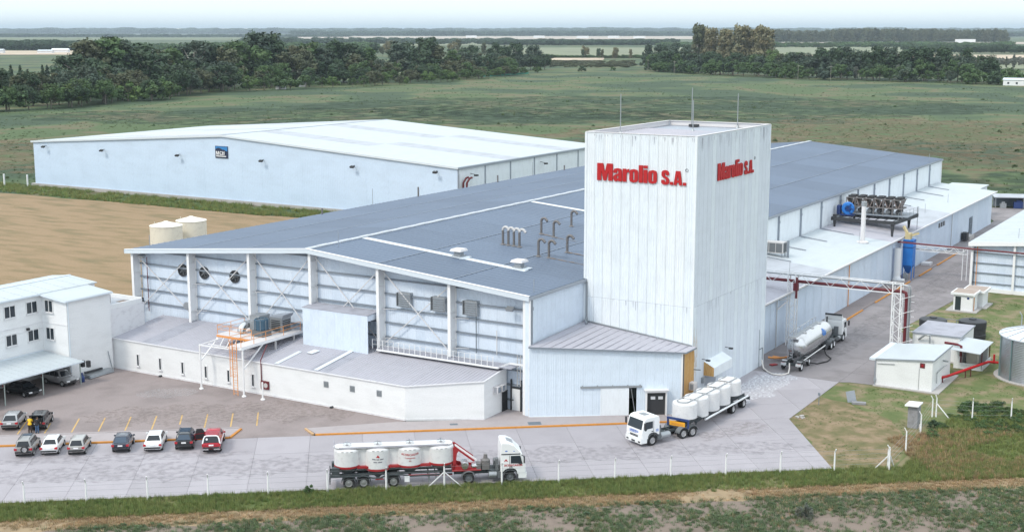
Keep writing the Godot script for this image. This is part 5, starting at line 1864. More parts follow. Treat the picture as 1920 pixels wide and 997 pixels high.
func hut(called: String, label: String, lo: Vector3, hi: Vector3, h0: float, h1: float, over: float, roof: Material) -> Node3D:
	var h := site(called, label, "hut", Vector3((lo.x + hi.x) / 2, 0, (lo.z + hi.z) / 2))
	var mb := MB.new()
	mb.hexa([Vector3(lo.x, -0.1, hi.z), Vector3(hi.x, -0.1, hi.z), Vector3(hi.x, -0.1, lo.z), Vector3(lo.x, -0.1, lo.z), Vector3(lo.x, h0, hi.z), Vector3(hi.x, h1, hi.z), Vector3(hi.x, h1, lo.z), Vector3(lo.x, h0, lo.z)])
	part(h, "wall", mb, M.plaster)
	mb = MB.new()
	var e := over
	mb.hexa([Vector3(lo.x - e, h0 + 0.01, hi.z + e), Vector3(hi.x + e, h1 + 0.01, hi.z + e), Vector3(hi.x + e, h1 + 0.01, lo.z - e), Vector3(lo.x - e, h0 + 0.01, lo.z - e), Vector3(lo.x - e, h0 + 0.1, hi.z + e), Vector3(hi.x + e, h1 + 0.1, hi.z + e), Vector3(hi.x + e, h1 + 0.1, lo.z - e), Vector3(lo.x - e, h0 + 0.1, lo.z - e)])
	var r := part(h, "roof", mb, roof)
	mb = MB.new()
	mb.bar(Vector3(lo.x - e, h0 + 0.04, hi.z + e + 0.04), Vector3(hi.x + e, h1 + 0.04, hi.z + e + 0.04), 0.07, 0.16)
	mb.bar(Vector3(hi.x + e + 0.04, h1 + 0.04, hi.z + e), Vector3(hi.x + e + 0.04, h1 + 0.04, lo.z - e), 0.07, 0.16)
	part(r, "eave_trim", mb, M.flashing)
	mb = MB.new()
	mb.box(Vector3(lo.x - 0.2, -0.1, lo.z - 0.6), Vector3(hi.x + 0.9, 0.05, hi.z + 0.5))
	part(h, "apron", mb, M.concrete)
	return h


func make_plant_yard() -> void:
	# front pump house
	var h := hut("pump_house", "white pump house with sloping roof and small red sign", Vector3(27.5, 0, -40.6), Vector3(33.8, 0, -32.0), 3.02, 3.6, 0.12, M.white_roof)
	var mb := MB.new()
	mb.box(Vector3(26.7, 2.9, -31.8), Vector3(27.4, 3.15, -40.8))
	part(h, "gutter", mb, M.gutter)
	mb = MB.new()
	mb.tube([Vector3(27.4, 0.05, -31.9), Vector3(27.4, 2.9, -31.9)], 0.07, 6)
	mb.box(Vector3(27.3, 0.5, -31.95), Vector3(27.55, 0.8, -31.8))
	part(h, "downpipe", mb, M.flashing)
	mb = MB.new()
	mb.box(Vector3(32.4, 2.65, -31.99), Vector3(32.95, 3.2, -31.95))
	var sign := part(h, "sign", mb, M.pipe_red)
	mb = MB.new()
	mb.obox(Vector3(32.68, 2.93, -31.94), Vector3(0.32, 0.07, 0.02))
	mb.obox(Vector3(32.68, 2.93, -31.94), Vector3(0.07, 0.32, 0.021))
	part(sign, "mark", mb, M.lamp_red)
	mb = MB.new()
	mb.bar(Vector3(27.6, 2.55, -31.9), Vector3(29.6, 2.7, -31.9), 0.06, 0.05)
	mb.tube([Vector3(32.35, 0.1, -31.96), Vector3(32.35, 2.6, -31.96)], 0.025, 5)
	part(h, "conduit", mb, M.galvanised)
	mb = MB.new()
	mb.tube([Vector3(33.95, 0.7, -33.6), Vector3(33.95, 1.9, -33.6), Vector3(33.95, 1.95, -36.8), Vector3(34.1, 1.95, -37.6)], 0.05, 6)
	mb.bar(Vector3(33.9, 2.7, -36.5), Vector3(34.5, 2.75, -36.2), 0.12, 0.2)
	part(h, "wall_pipe", mb, M.galvanised)
	# rear pump house with side canopy
	h = hut("rear_pump_house", "white pump house with grey roof and open side canopy", Vector3(27.6, 0, -55.0), Vector3(33.3, 0, -47.4), 3.15, 3.15, 0.1, M.lilac_roof_b)
	mb = MB.new()
	mb.hexa([Vector3(33.4, 2.75, -42.2), Vector3(36.8, 2.55, -42.2), Vector3(36.8, 2.55, -49.6), Vector3(33.4, 2.75, -49.6), Vector3(33.4, 2.83, -42.2), Vector3(36.8, 2.63, -42.2), Vector3(36.8, 2.63, -49.6), Vector3(33.4, 2.83, -49.6)])
	part(h, "canopy", mb, M.white_roof)
	mb = MB.new()
	mb.box(Vector3(33.3, 0, -47.4), Vector3(34.0, 2.7, -44.6))
	mb.box(Vector3(34.0, 0, -44.75), Vector3(36.5, 0.75, -44.6))
	mb.box(Vector3(36.5, 0, -44.75), Vector3(36.65, 0.75, -49.4))
	part(h, "low_wall", mb, M.plaster)
	mb = MB.new()
	mb.box(Vector3(33.4, 0.05, -48.6), Vector3(36.4, 2.6, -49.2))
	part(h, "back_wall", mb, M.plaster_b)
	for q in [[36.5, -44.8], [36.5, -49.2], [34.1, -44.75]]:
		mb = MB.new()
		mb.bar(Vector3(q[0], 0.1, q[1]), Vector3(q[0], 2.65, q[1]), 0.1, 0.1)
		part(h, "post", mb, M.pipe_red)
	mb = MB.new()
	mb.box(Vector3(34.4, 0.3, -46.2), Vector3(35.7, 1.7, -47.4))
	one("water_tote", mb, M.beige_tank, "square beige liquid container under the pump house canopy", "container")
	mb = MB.new()
	mb.tube([Vector3(28.4, 2.4, -47.2), Vector3(29.3, 3.2, -46.6), Vector3(29.9, 3.2, -46.6), Vector3(29.9, 2.2, -46.6)], 0.12, 8)
	one("elbow_pipe", mb, M.galvanised, "bent grey pipe between the two pump houses", "pipe")
	mb = MB.new()
	mb.tube([Vector3(32.2, 3.0, -44.5), Vector3(33.8, 3.1, -43.8), Vector3(34.3, 3.0, -43.6), Vector3(34.3, 1.8, -43.6)], 0.16, 8)
	one("header_pipe", mb, M.pipe_red, "dark red header pipe bending down behind the front pump house", "pipe")
	# fire main to the silo
	var fire := site("fire_main", "dark red water main on low stands running to the silo", "pipe", Vector3(35.5, 0, -41))
	mb = MB.new()
	mb.tube([Vector3(33.75, 0.65, -36.6), Vector3(34.2, 0.7, -37.3), Vector3(37.3, 1.25, -44.6), Vector3(38.4, 1.25, -44.9)], 0.16, 10)
	mb.tube([Vector3(37.9, 1.2, -44.8), Vector3(37.9, 2.2, -44.8)], 0.12, 8)
	part(fire, "pipe", mb, M.brand_red)
	for q in [[35.6, 0.95, -40.6], [36.0, 1.0, -41.5], [33.9, 0.6, -36.7]]:
		mb = MB.new()
		mb.bar(Vector3(q[0], 0, q[2]), Vector3(q[0], q[1], q[2]), 0.1, 0.1)
		part(fire, "stand", mb, M.pipe_red)
	# silo
	var s := site("water_silo", "round corrugated grey water silo with pale conical roof", "silo", Vector3(43.2, 0, -45.4))
	var o := Vector3(43.2, 0, -45.4)
	mb = MB.new()
	var prof := []
	for i in 51:
		prof.append(Vector2(4.75 + (0.03 if i % 2 else 0.0), i * 0.1))
	mb.lathe(prof, o, UP, 48)
	part(s, "shell", mb, M.silo_sheet)
	mb = MB.new()
	mb.lathe([Vector2(4.95, 4.92), Vector2(4.95, 5.05), Vector2(0.6, 6.35), Vector2(0, 6.45)], o, UP, 32)
	var sr := part(s, "roof", mb, M.silo_roof)
	mb = MB.new()
	for i in 16:
		var d := Vector3(cos(TAU * i / 16), 0, sin(TAU * i / 16))
		mb.bar(o + d * 4.9 + UP * 5.08, o + d * 0.7 + UP * 6.36, 0.08, 0.06)
	part(sr, "rib", mb, M.galvanised)
	for i in 12:
		mb = MB.new()
		var d := Vector3(cos(TAU * i / 12 + 0.1), 0, sin(TAU * i / 12 + 0.1))
		mb.bar(o + d * 4.83, o + d * 4.83 + UP * 4.95, 0.12, 0.1, d)
		part(s, "stiffener", mb, mat("stiffener", lin(0.16, 0.24, 0.25), 0.5, 0.3))
	mb = MB.new()
	mb.lathe([Vector2(5.3, -0.05), Vector2(5.3, 0.06), Vector2(4.6, 0.06)], o, UP, 40)
	part(s, "footing", mb, M.concrete)
	mb = MB.new()
	mb.tube([o + Vector3(-3.0, 5.4, -2.4), o + Vector3(-3.0, 6.6, -2.4), o + Vector3(-3.3, 7.0, -2.5)], 0.06, 6)
	part(s, "vent_pipe", mb, M.galvanised)
	# black tanks behind
	for q in [[26.9, -60.6, "left"], [31.6, -62.3, "right"]]:
		mb = MB.new()
		mb.lathe([Vector2(1.75, 0), Vector2(1.78, 0.6), Vector2(1.72, 0.65), Vector2(1.72, 1.4), Vector2(1.78, 1.45), Vector2(1.78, 2.25), Vector2(1.7, 2.34), Vector2(0.5, 2.52), Vector2(0.5, 2.62), Vector2(0, 2.62)], Vector3(q[0], 0, q[1]), UP, 28)
		one("black_tank", mb, M.tank_black, "round black water tank behind the rear pump house, %s of the two" % q[2], "water tank", "black water tanks")
	mb = MB.new()
	mb.tube([Vector3(28.0, 1.9, -63.5), Vector3(29.3, 1.9, -63.5), Vector3(29.3, 0.1, -63.5)], 0.06, 6)
	mb.tube([Vector3(29.3, 1.9, -63.5), Vector3(30.8, 1.9, -63.8)], 0.06, 6)
	one("tank_pipe", mb, M.girt, "dark pipe joining the two black tanks", "pipe")
	# two little huts by the hall
	for q in [[25.3, -82.2, 2.7, 3.1, 2.4, "front"], [26.0, -86.6, 2.6, 3.6, 2.2, "rear"]]:
		var at := Vector3(q[0], 0, q[1])
		var t := site("meter_hut", "small white meter hut with brown flat roof, %s one of the pair" % q[5], "hut", at, "meter huts by the right hall")
		mb = MB.new()
		mb.box(at, at + Vector3(q[2], q[4], q[3]))
		part(t, "wall", mb, M.plaster)
		mb = MB.new()
		mb.box(at + Vector3(-0.35, q[4], -0.3), at + Vector3(q[2] + 0.35, q[4] + 0.3, q[3] + 0.35))
		part(t, "roof", mb, M.plaster)
		mb = MB.new()
		mb.box(at + Vector3(-0.15, q[4] + 0.3, -0.1), at + Vector3(q[2] + 0.15, q[4] + 0.32, q[3] + 0.15))
		part(t, "roof_felt", mb, mat("felt", lin(0.36, 0.29, 0.25), 0.9))
		mb = MB.new()
		mb.box(at + Vector3(-0.9, -0.05, -0.4), at + Vector3(q[2] + 0.7, 0.08, q[3] + 0.7))
		part(t, "apron", mb, M.concrete)
		if q[5] == "front":
			mb = MB.new()
			mb.box(at + Vector3(0.25, 0.1, q[3]), at + Vector3(1.05, 2.1, q[3] + 0.03))
			part(t, "door", mb, M.glass)
			mb = MB.new()
			mb.box(at + Vector3(1.9, 1.8, q[3]), at + Vector3(2.2, 2.1, q[3] + 0.05))
			part(t, "lamp", mb, M.deep_blue)
			mb = MB.new()
			mb.tube([at + Vector3(q[2] + 0.06, 0.1, 2.4), at + Vector3(q[2] + 0.06, 2.0, 2.4)], 0.06, 6)
			part(t, "drop_pipe", mb, M.orange_steel)
	# kiosk, tilted slab on the lawn
	var k := site("meter_kiosk", "grey cement kiosk with overhanging flat cap on the lawn", "kiosk", Vector3(35.5, 0, -17.8))
	mb = MB.new()
	mb.box(Vector3(35.0, -0.1, -18.4), Vector3(36.0, 2.3, -17.2))
	part(k, "wall", mb, M.raw_cement)
	mb = MB.new()
	mb.hexa([Vector3(34.75, 2.28, -16.75), Vector3(36.15, 2.34, -16.75), Vector3(36.15, 2.34, -18.6), Vector3(34.75, 2.28, -18.6), Vector3(34.75, 2.4, -16.75), Vector3(36.15, 2.46, -16.75), Vector3(36.15, 2.46, -18.6), Vector3(34.75, 2.4, -18.6)])
	part(k, "cap", mb, M.plaster)
	mb = MB.new()
	mb.bar(Vector3(36.3, -0.1, -17.0), Vector3(36.25, 0.5, -17.2), 0.12, 0.12)
	part(k, "stub", mb, M.concrete)
	var sl := site("leaning_slab", "dark slab leaning on the lawn next to a broken concrete base", "slab", Vector3(27.5, 0, -23.3))
	mb = MB.new()
	mb.obox(Vector3(27.2, 0.55, -23.6), Vector3(0.95, 1.25, 0.12), Basis(UP, 0.5) * Basis(Vector3(0, 0, 1), 0.2) * Basis(Vector3.RIGHT, -0.15))
	part(sl, "slab", mb, M.flashing)
	mb = MB.new()
	mb.obox(Vector3(28.2, 0.08, -23.2), Vector3(1.5, 0.22, 0.6), Basis(UP, 0.3))
	part(sl, "base", mb, M.raw_cement)
	mb = MB.new()
	for i in 9:
		mb.obox(Vector3(24.0 + rng.randf() * 0.9, 0.02, -14.6 - rng.randf() * 1.2), Vector3(0.35, 0.12, 0.25) * rng.randf_range(0.5, 1.3), Basis(UP, rng.randf() * 6))
	one("rubble", mb, M.concrete, "broken bits of concrete on the kink of the lawn", "rubble", "", "stuff")
	# pair of beige tanks beyond the hall's left side
	for q in [[-84.9, -32.7, 10.0, 2.5, "nearer"], [-85.6, -38.9, 10.0, 2.4, "farther"]]:
		var at := Vector3(q[0], 0, q[1])
		var t := site("beige_tank", "round beige storage tank behind the hall's left eave, the %s one" % q[4], "tank", at, "beige tanks in the stubble field")
		mb = MB.new()
		mb.lathe([Vector2(q[3], -0.2), Vector2(q[3], q[2] - 0.1), Vector2(q[3] + 0.06, q[2] - 0.08), Vector2(q[3] + 0.06, q[2])], at, UP, 32)
		part(t, "shell", mb, M.beige_tank)
		mb = MB.new()
		mb.lathe([Vector2(q[3] + 0.06, q[2]), Vector2(0.4, q[2] + 0.55), Vector2(0.35, q[2] + 0.64), Vector2(0, q[2] + 0.66)], at, UP, 32)
		part(t, "roof", mb, M.beige_top)
		mb = MB.new()
		for i in 3:
			mb.lathe([Vector2(q[3], 2.5 * i + 2.3), Vector2(q[3] + 0.03, 2.5 * i + 2.35), Vector2(q[3], 2.5 * i + 2.4)], at, UP, 32)
		mb.bar(at + Vector3(-0.2, q[2] + 0.2, q[3] - 0.3), at + Vector3(-0.2, q[2] + 0.8, q[3] - 0.3), 0.06, 0.06)
		part(t, "hoop", mb, M.beige_tank)
	# open machinery shed far down the lane
	var d := site("machine_shed", "low open shed full of dark machines at the far end of the lane", "shed", Vector3(12, 0, -204))
	mb = MB.new()
	mb.hexa([Vector3(6.6, 2.45, -199.5), Vector3(30, 2.45, -208.5), Vector3(28.4, 2.7, -213), Vector3(5.0, 2.7, -204), Vector3(6.6, 2.62, -199.5), Vector3(30, 2.62, -208.5), Vector3(28.4, 2.87, -213), Vector3(5.0, 2.87, -204)])
	part(d, "roof", mb, M.white_roof_b)
	mb = MB.new()
	mb.hexa([Vector3(5.5, 0, -203.8), Vector3(28.6, 0, -212.7), Vector3(28.5, 0, -213), Vector3(5.4, 0, -204.1), Vector3(5.5, 2.6, -203.8), Vector3(28.6, 2.6, -212.7), Vector3(28.5, 2.6, -213), Vector3(5.4, 2.6, -204.1)])
	part(d, "back_wall", mb, M.girt)
	for i in 5:
		mb = MB.new()
		var p := Vector3(6.9, 0, -199.8).lerp(Vector3(29.6, 0, -208.5), i / 4.0)
		mb.bar(p, p + UP * 2.5, 0.12, 0.12)
		part(d, "post", mb, M.galvanised)
	for q in [[0.06, "galvanised", 1.3, 1.1, "grey cabinet"], [0.2, "deep_blue", 2.2, 1.5, "dark blue machine"], [0.33, "frame_black", 1.6, 1.7, "black machine"], [0.47, "plate_yellow", 1.3, 1.1, "yellow machine"], [0.6, "frame_black", 2.0, 1.4, "dark loader"]]:
		var p := Vector3(6.9, 0, -200.8).lerp(Vector3(29.6, 0, -209.4), q[0])
		mb = MB.new()
		mb.obox(p + UP * q[3] / 2, Vector3(q[2], q[3], 1.0), Basis(UP, 0.36))
		mb.obox(p + UP * (q[3] + 0.15), Vector3(q[2] * 0.5, 0.4, 0.7), Basis(UP, 0.36))
		one("yard_machine", mb, M[q[1]], "%s standing in the open shed at the lane end" % q[4], "machine", "machines in the open shed")


# ---------------------------------------------------------------- equipment over the lane
func make_gantry() -> void:
	var g := site("pipe_gantry", "white lattice gantry carrying red pipes across the side lane", "gantry", Vector3(17, 0, -46))
	var z := [-45.5, -46.5]
	for y in [8.2, 9.4]:
		for q in z:
			var mb := MB.new()
			mb.bar(Vector3(6.0, y, q), Vector3(26.4, y, q), 0.09, 0.09)
			part(g, "chord", mb, M.white_steel)
	for i in 16:
		var x := 6.0 + i * 1.275
		var mb := MB.new()
		for q in z:
			mb.bar(Vector3(x, 8.2 if i % 2 else 9.4, q), Vector3(x + 1.275, 9.4 if i % 2 else 8.2, q), 0.05, 0.05)
		mb.bar(Vector3(x, 9.4, z[0]), Vector3(x, 9.4, z[1]), 0.05, 0.05)
		mb.bar(Vector3(x, 8.2, z[0]), Vector3(x, 8.2, z[1]), 0.05, 0.05)
		part(g, "lacing", mb, M.white_steel)
	for cx in [25.85, 12.45]:
		for dx in [-0.5, 0.5]:
			for q in z:
				var mb := MB.new()
				mb.bar(Vector3(cx + dx, 0, q), Vector3(cx + dx, 9.4, q), 0.13, 0.13)
				part(g, "leg", mb, M.white_steel)
		for i in 9:
			var mb := MB.new()
			var y := 0.3 + i * 0.88
			for q in z:
				mb.bar(Vector3(cx - 0.5, y if i % 2 else y + 0.88, q), Vector3(cx + 0.5, y + 0.88 if i % 2 else y, q), 0.05, 0.05)
			for dx in [-0.5, 0.5]:
				mb.bar(Vector3(cx + dx, y, z[i % 2]), Vector3(cx + dx, y + 0.88, z[1 - i % 2]), 0.05, 0.05)
			part(g, "lacing", mb, M.white_steel)
	var mb := MB.new()
	mb.tube([Vector3(6.0, 8.42, -46), Vector3(26.5, 8.42, -46), Vector3(26.85, 8.3, -46), Vector3(26.95, 7.9, -46), Vector3(26.95, 0.1, -46)], 0.2, 10)
	part(g, "red_pipe", mb, M.pipe_red)
	mb = MB.new()
	for q in [[27.3, 9.25, -45.7], [27.35, 9.2, -46.3]]:
		mb.tube([Vector3(6.0, q[1], q[2]), Vector3(q[0] - 0.5, q[1], q[2]), Vector3(q[0] - 0.08, q[1] - 0.12, q[2]), Vector3(q[0], q[1] - 0.6, q[2]), Vector3(q[0], 0.1, q[2])], 0.09, 8)
	part(g, "grey_pipe", mb, M.galvanised)
	mb = MB.new()
	for i in 4:
		mb.bar(Vector3(26.2, 1.9 + i * 1.85, -45.6), Vector3(28.0, 2.6 + i * 1.85, -45.5), 0.06, 0.06)
		mb.bar(Vector3(26.3, 1.6 + i * 1.85, -46.5), Vector3(27.8, 1.6 + i * 1.85, -46.5), 0.06, 0.06)
	part(g, "bracket", mb, M.white_steel)
	mb = MB.new()
	mb.tube([Vector3(13.1, 9.0, -45.6), Vector3(13.15, 8.2, -45.4), Vector3(13.15, 6.3, -45.4)], 0.15, 8)
	mb.box(Vector3(12.8, 7.3, -45.1), Vector3(13.4, 8.3, -45.6))
	part(g, "drop_pipe", mb, M.pipe_red)
	mb = MB.new()
	mb.bar(Vector3(11.4, 5.0, -43.6), Vector3(12.1, 5.9, -45.4), 0.08, 0.16)
	mb.bar(Vector3(11.4, 6.1, -44.2), Vector3(12.1, 6.1, -45.6), 0.08, 0.1)
	part(g, "stay", mb, M.cream_steel)
	# chiller platform over the long annex
	var p := site("chiller_platform", "black steel platform on legs above the white annex roof", "platform", Vector3(6, 7, -104))
	for q in [[Vector3(0.6, 9.35, -98.4), Vector3(11.2, 9.35, -98.2)], [Vector3(11.2, 9.35, -98.2), Vector3(12.0, 9.35, -109.6)], [Vector3(0.4, 9.35, -109.6), Vector3(12.0, 9.35, -109.6)], [Vector3(0.5, 9.35, -104.0), Vector3(11.6, 9.35, -104.0)]]:
		mb = MB.new()
		mb.bar(q[0], q[1], 0.16, 0.55)
		part(p, "beam", mb, M.frame_black)
	for i in 8:
		mb = MB.new()
		mb.bar(Vector3(0.7 + i * 1.45, 9.6, -98.4), Vector3(0.7 + i * 1.5, 9.6, -109.6), 0.09, 0.1)
		part(p, "joist", mb, M.frame_black)
	mb = MB.new()
	mb.box(Vector3(0.4, 9.66, -103.2), Vector3(11.9, 9.72, -109.7))
	part(p, "deck", mb, M.girt)
	for q in [[10.8, -98.4, 7.05], [10.6, -109.4, 7.05], [1.2, -98.5, 8.0], [1.2, -109.4, 8.0]]:
		mb = MB.new()
		var o := Vector3(q[0], q[2] - 0.1, q[1])
		mb.hexa([o + Vector3(-0.12, 0, 0.12), o + Vector3(0.12, 0, 0.12), o + Vector3(0.12, 0, -0.12), o + Vector3(-0.12, 0, -0.12), o + Vector3(-0.32, 2.2, 0.14), o + Vector3(0.32, 2.2, 0.14), o + Vector3(0.32, 2.2, -0.14), o + Vector3(-0.32, 2.2, -0.14)])
		part(p, "leg", mb, M.frame_black)
	for i in 6:
		mb = MB.new()
		var o := Vector3(11.3 + 0.12 * i, 9.7, -99.8 - i * 1.9)
		mb.bar(o, o + UP * 1.1, 0.05, 0.05)
		part(p, "rail_post", mb, M.galvanised)
	mb = MB.new()
	for y in [10.25, 10.78]:
		mb.bar(Vector3(11.3, y, -99.8), Vector3(11.9, y, -109.4), 0.04, 0.04)
	part(p, "rail", mb, M.galvanised)
	mb = MB.new()
	mb.bar(Vector3(12.0, 7.0, -109.3), Vector3(12.0, 10.9, -109.3), 0.08, 0.08)
	part(p, "ladder_rail", mb, M.galvanised)
	# six V-shaped cooler modules with a fan on each
	for k in 6:
		var x := 1.9 + k * 1.58
		var c := site("chiller_module", "%s of six V-shaped chiller modules on the black platform" % ordinal(k + 1), "chiller", Vector3(x, 9.7, -106), "chiller modules")
		mb = MB.new()
		mb.prism(PackedVector2Array([Vector2(-0.70, 12.2), Vector2(-0.58, 12.2), Vector2(-0.06, 10.95), Vector2(-0.2, 10.95)]), Vector3(x, 0, -104.6), Vector3.RIGHT, UP, Vector3(0, 0, -2.8))
		mb.prism(PackedVector2Array([Vector2(0.70, 12.2), Vector2(0.58, 12.2), Vector2(0.06, 10.95), Vector2(0.2, 10.95)]), Vector3(x, 0, -104.6), Vector3.RIGHT, UP, Vector3(0, 0, -2.8))
		part(c, "coil", mb, mat("coil", lin(0.20, 0.16, 0.15), 0.6))
		mb = MB.new()
		mb.box(Vector3(x - 0.76, 12.2, -104.5), Vector3(x + 0.76, 12.32, -107.5))
		mb.box(Vector3(x - 0.78, 10.75, -104.5), Vector3(x + 0.78, 10.95, -107.5))
		for dx in [-0.72, 0.72]:
			mb.box(Vector3(x + dx - 0.05, 9.72, -104.55), Vector3(x + dx + 0.05, 12.2, -104.65))
		part(c, "frame", mb, M.rust_pipe)
		mb = MB.new()
		mb.lathe([Vector2(0.62, 12.3), Vector2(0.66, 12.6), Vector2(0.55, 12.6), Vector2(0.5, 12.4), Vector2(0, 12.4)], Vector3(x, 0, -105.4), UP, 16)
		mb.lathe([Vector2(0.62, 12.3), Vector2(0.66, 12.6), Vector2(0.55, 12.6), Vector2(0.5, 12.4), Vector2(0, 12.4)], Vector3(x, 0, -106.8), UP, 16)
		part(c, "fan", mb, M.frame_black)
		mb = MB.new()
		mb.lathe([Vector2(0, -1.2), Vector2(0.36, -1.2), Vector2(0.4, -1.0), Vector2(0.4, 1.0), Vector2(0.36, 1.2), Vector2(0, 1.2)], Vector3(x, 10.25, -106.0), Vector3(0, 0, 1), 14)
		part(c, "compressor", mb, M.frame_black if k % 2 else M.chassis_grey)
	var f := site("blue_blower", "round blue blower on the left end of the black platform", "blower", Vector3(2.2, 9.7, -102.2))
	mb = MB.new()
	mb.lathe([Vector2(0, -0.6), Vector2(0.95, -0.6), Vector2(1.05, -0.45), Vector2(1.05, 0.45), Vector2(0.95, 0.6), Vector2(0.55, 0.62), Vector2(0.5, 0.3), Vector2(0, 0.3)], Vector3(2.3, 10.75, -102.0), Vector3(0.3, 0, 0.95).normalized(), 24)
	part(f, "drum", mb, M.blue_paint)
	mb = MB.new()
	for k in 6:
		var a := TAU * k / 6.0
		mb.obox(Vector3(2.47, 10.75, -101.45) + Vector3(cos(a) * 0.5, sin(a) * 0.5, 0), Vector3(0.85, 0.12, 0.1), Basis(Vector3(0, 0, 1), a))
	part(f, "spoke", mb, M.deep_blue)
	mb = MB.new()
	mb.box(Vector3(1.2, 9.6, -101.4), Vector3(3.3, 9.8, -102.8))
	mb.box(Vector3(0.5, 9.7, -101.6), Vector3(1.1, 11.2, -102.6))
	part(f, "base", mb, M.deep_blue)
	# blue dust filter and the slim white silo beside it
	f = site("dust_filter", "tall blue dust filter with hopper and yellow top beside the annex", "filter", Vector3(13.3, 0, -100.4))
	mb = MB.new()
	mb.box(Vector3(12.35, 2.4, -99.6), Vector3(13.95, 6.6, -101.4))
	part(f, "casing", mb, M.blue_paint)
	mb = MB.new()
	mb.hexa([Vector3(12.95, 1.0, -100.3), Vector3(13.35, 1.0, -100.3), Vector3(13.35, 1.0, -100.7), Vector3(12.95, 1.0, -100.7), Vector3(12.36, 2.4, -99.61), Vector3(13.94, 2.4, -99.61), Vector3(13.94, 2.4, -101.39), Vector3(12.36, 2.4, -101.39)])
	part(f, "hopper", mb, mat("filter_blue", lin(0.02, 0.11, 0.36), 0.5))
	for q in [[12.42, -99.67], [13.88, -99.67], [12.42, -101.33], [13.88, -101.33]]:
		mb = MB.new()
		mb.bar(Vector3(q[0], 0, q[1]), Vector3(q[0], 2.5, q[1]), 0.12, 0.12)
		part(f, "leg", mb, M.blue_paint)
	mb = MB.new()
	mb.obox(Vector3(13.1, 0.45, -99.2), Vector3(0.7, 0.7, 0.5))
	mb.lathe([Vector2(0, 0), Vector2(0.35, 0), Vector2(0.35, 0.5), Vector2(0, 0.5)], Vector3(13.1, 0.9, -99.3), Vector3(0, 0, 1), 12)
	part(f, "motor", mb, M.galvanised)
	mb = MB.new()
	for y in [5.3, 6.3]:
		mb.box(Vector3(12.3, y, -99.55), Vector3(14.0, y + 0.1, -101.45))
	part(f, "band", mb, M.deep_blue)
	mb = MB.new()
	var tan := mat("tan_duct", lin(0.50, 0.42, 0.24), 0.7)
	mb.box(Vector3(12.5, 6.6, -99.9), Vector3(13.4, 7.6, -101.0))
	mb.bar(Vector3(13.3, 7.2, -100.4), Vector3(14.6, 7.7, -100.4), 0.4, 0.35)
	mb.bar(Vector3(12.7, 7.6, -100.4), Vector3(12.0, 8.6, -100.8), 0.35, 0.35)
	part(f, "duct", mb, tan)
	var w := site("slim_silo", "slim white vertical silo tube against the annex wall", "silo", Vector3(12.1, 0, -98))
	mb = MB.new()
	mb.tube([Vector3(12.1, 0.9, -97.6), Vector3(12.1, 5.4, -97.6)], 0.55, 18)
	part(w, "shell", mb, M.white_steel)
	mb = MB.new()
	mb.lathe([Vector2(0.55, 0.9), Vector2(0.7, 0.3), Vector2(0.7, 0.0)], Vector3(12.1, 0, -97.6), UP, 16)
	part(w, "base", mb, M.white_steel)
	mb = MB.new()
	mb.lathe([Vector2(0, -0.6), Vector2(0.3, -0.6), Vector2(0.3, 0.6), Vector2(0, 0.6)], Vector3(12.9, 0.35, -97.0), Vector3(1, 0, 0), 12)
	part(w, "motor", mb, M.white_gloss)
	mb = MB.new()
	mb.box(Vector3(11.7, 0.1, -114.5), Vector3(13.2, 0.5, -116.6))
	one("skip_box", mb, M.cream_steel, "low pale box on the footpath by the annex wall", "box")


# ---------------------------------------------------------------- vehicles (forward is -z)
func wheel(parent: Node3D, at: Vector3, r: float, w: float, side: float, rim: Material, called := "wheel") -> void:
	var ax := Vector3(side, 0, 0)
	var mb := MB.new()
	mb.lathe([Vector2(r * 0.62, -w * 0.5), Vector2(r * 0.92, -w * 0.5), Vector2(r, -w * 0.32), Vector2(r, w * 0.32), Vector2(r * 0.94, w * 0.5), Vector2(r * 0.64, w * 0.48), Vector2(r * 0.60, w * 0.3)], at, ax, 22)
	var t := part(parent, called, mb, M.black_rubber)
	mb = MB.new()
	mb.lathe([Vector2(r * 0.64, w * 0.40), Vector2(r * 0.58, w * 0.42), Vector2(r * 0.50, w * 0.18), Vector2(r * 0.26, w * 0.22), Vector2(r * 0.22, w * 0.42), Vector2(0, w * 0.44)], at, ax, 18)
	part(t, "rim", mb, rim)


# One cross-section of a car body, right half mirrored.
func body_ring(z: float, y0: float, y1: float, w: float) -> Array:
	var h := y1 - y0
	var half := [Vector2(0.0, 0), Vector2(0.86, 0), Vector2(0.97, 0.14), Vector2(1.0, 0.38), Vector2(0.985, 0.68), Vector2(0.94, 0.90), Vector2(0.84, 0.985), Vector2(0.0, 1.015)]
	var r := []
	for p in half:
		r.append(Vector3(p.x * w, y0 + p.y * h, z))
	for i in range(half.size() - 2, 0, -1):
		r.append(Vector3(-half[i].x * w, y0 + half[i].y * h, z))
	return r


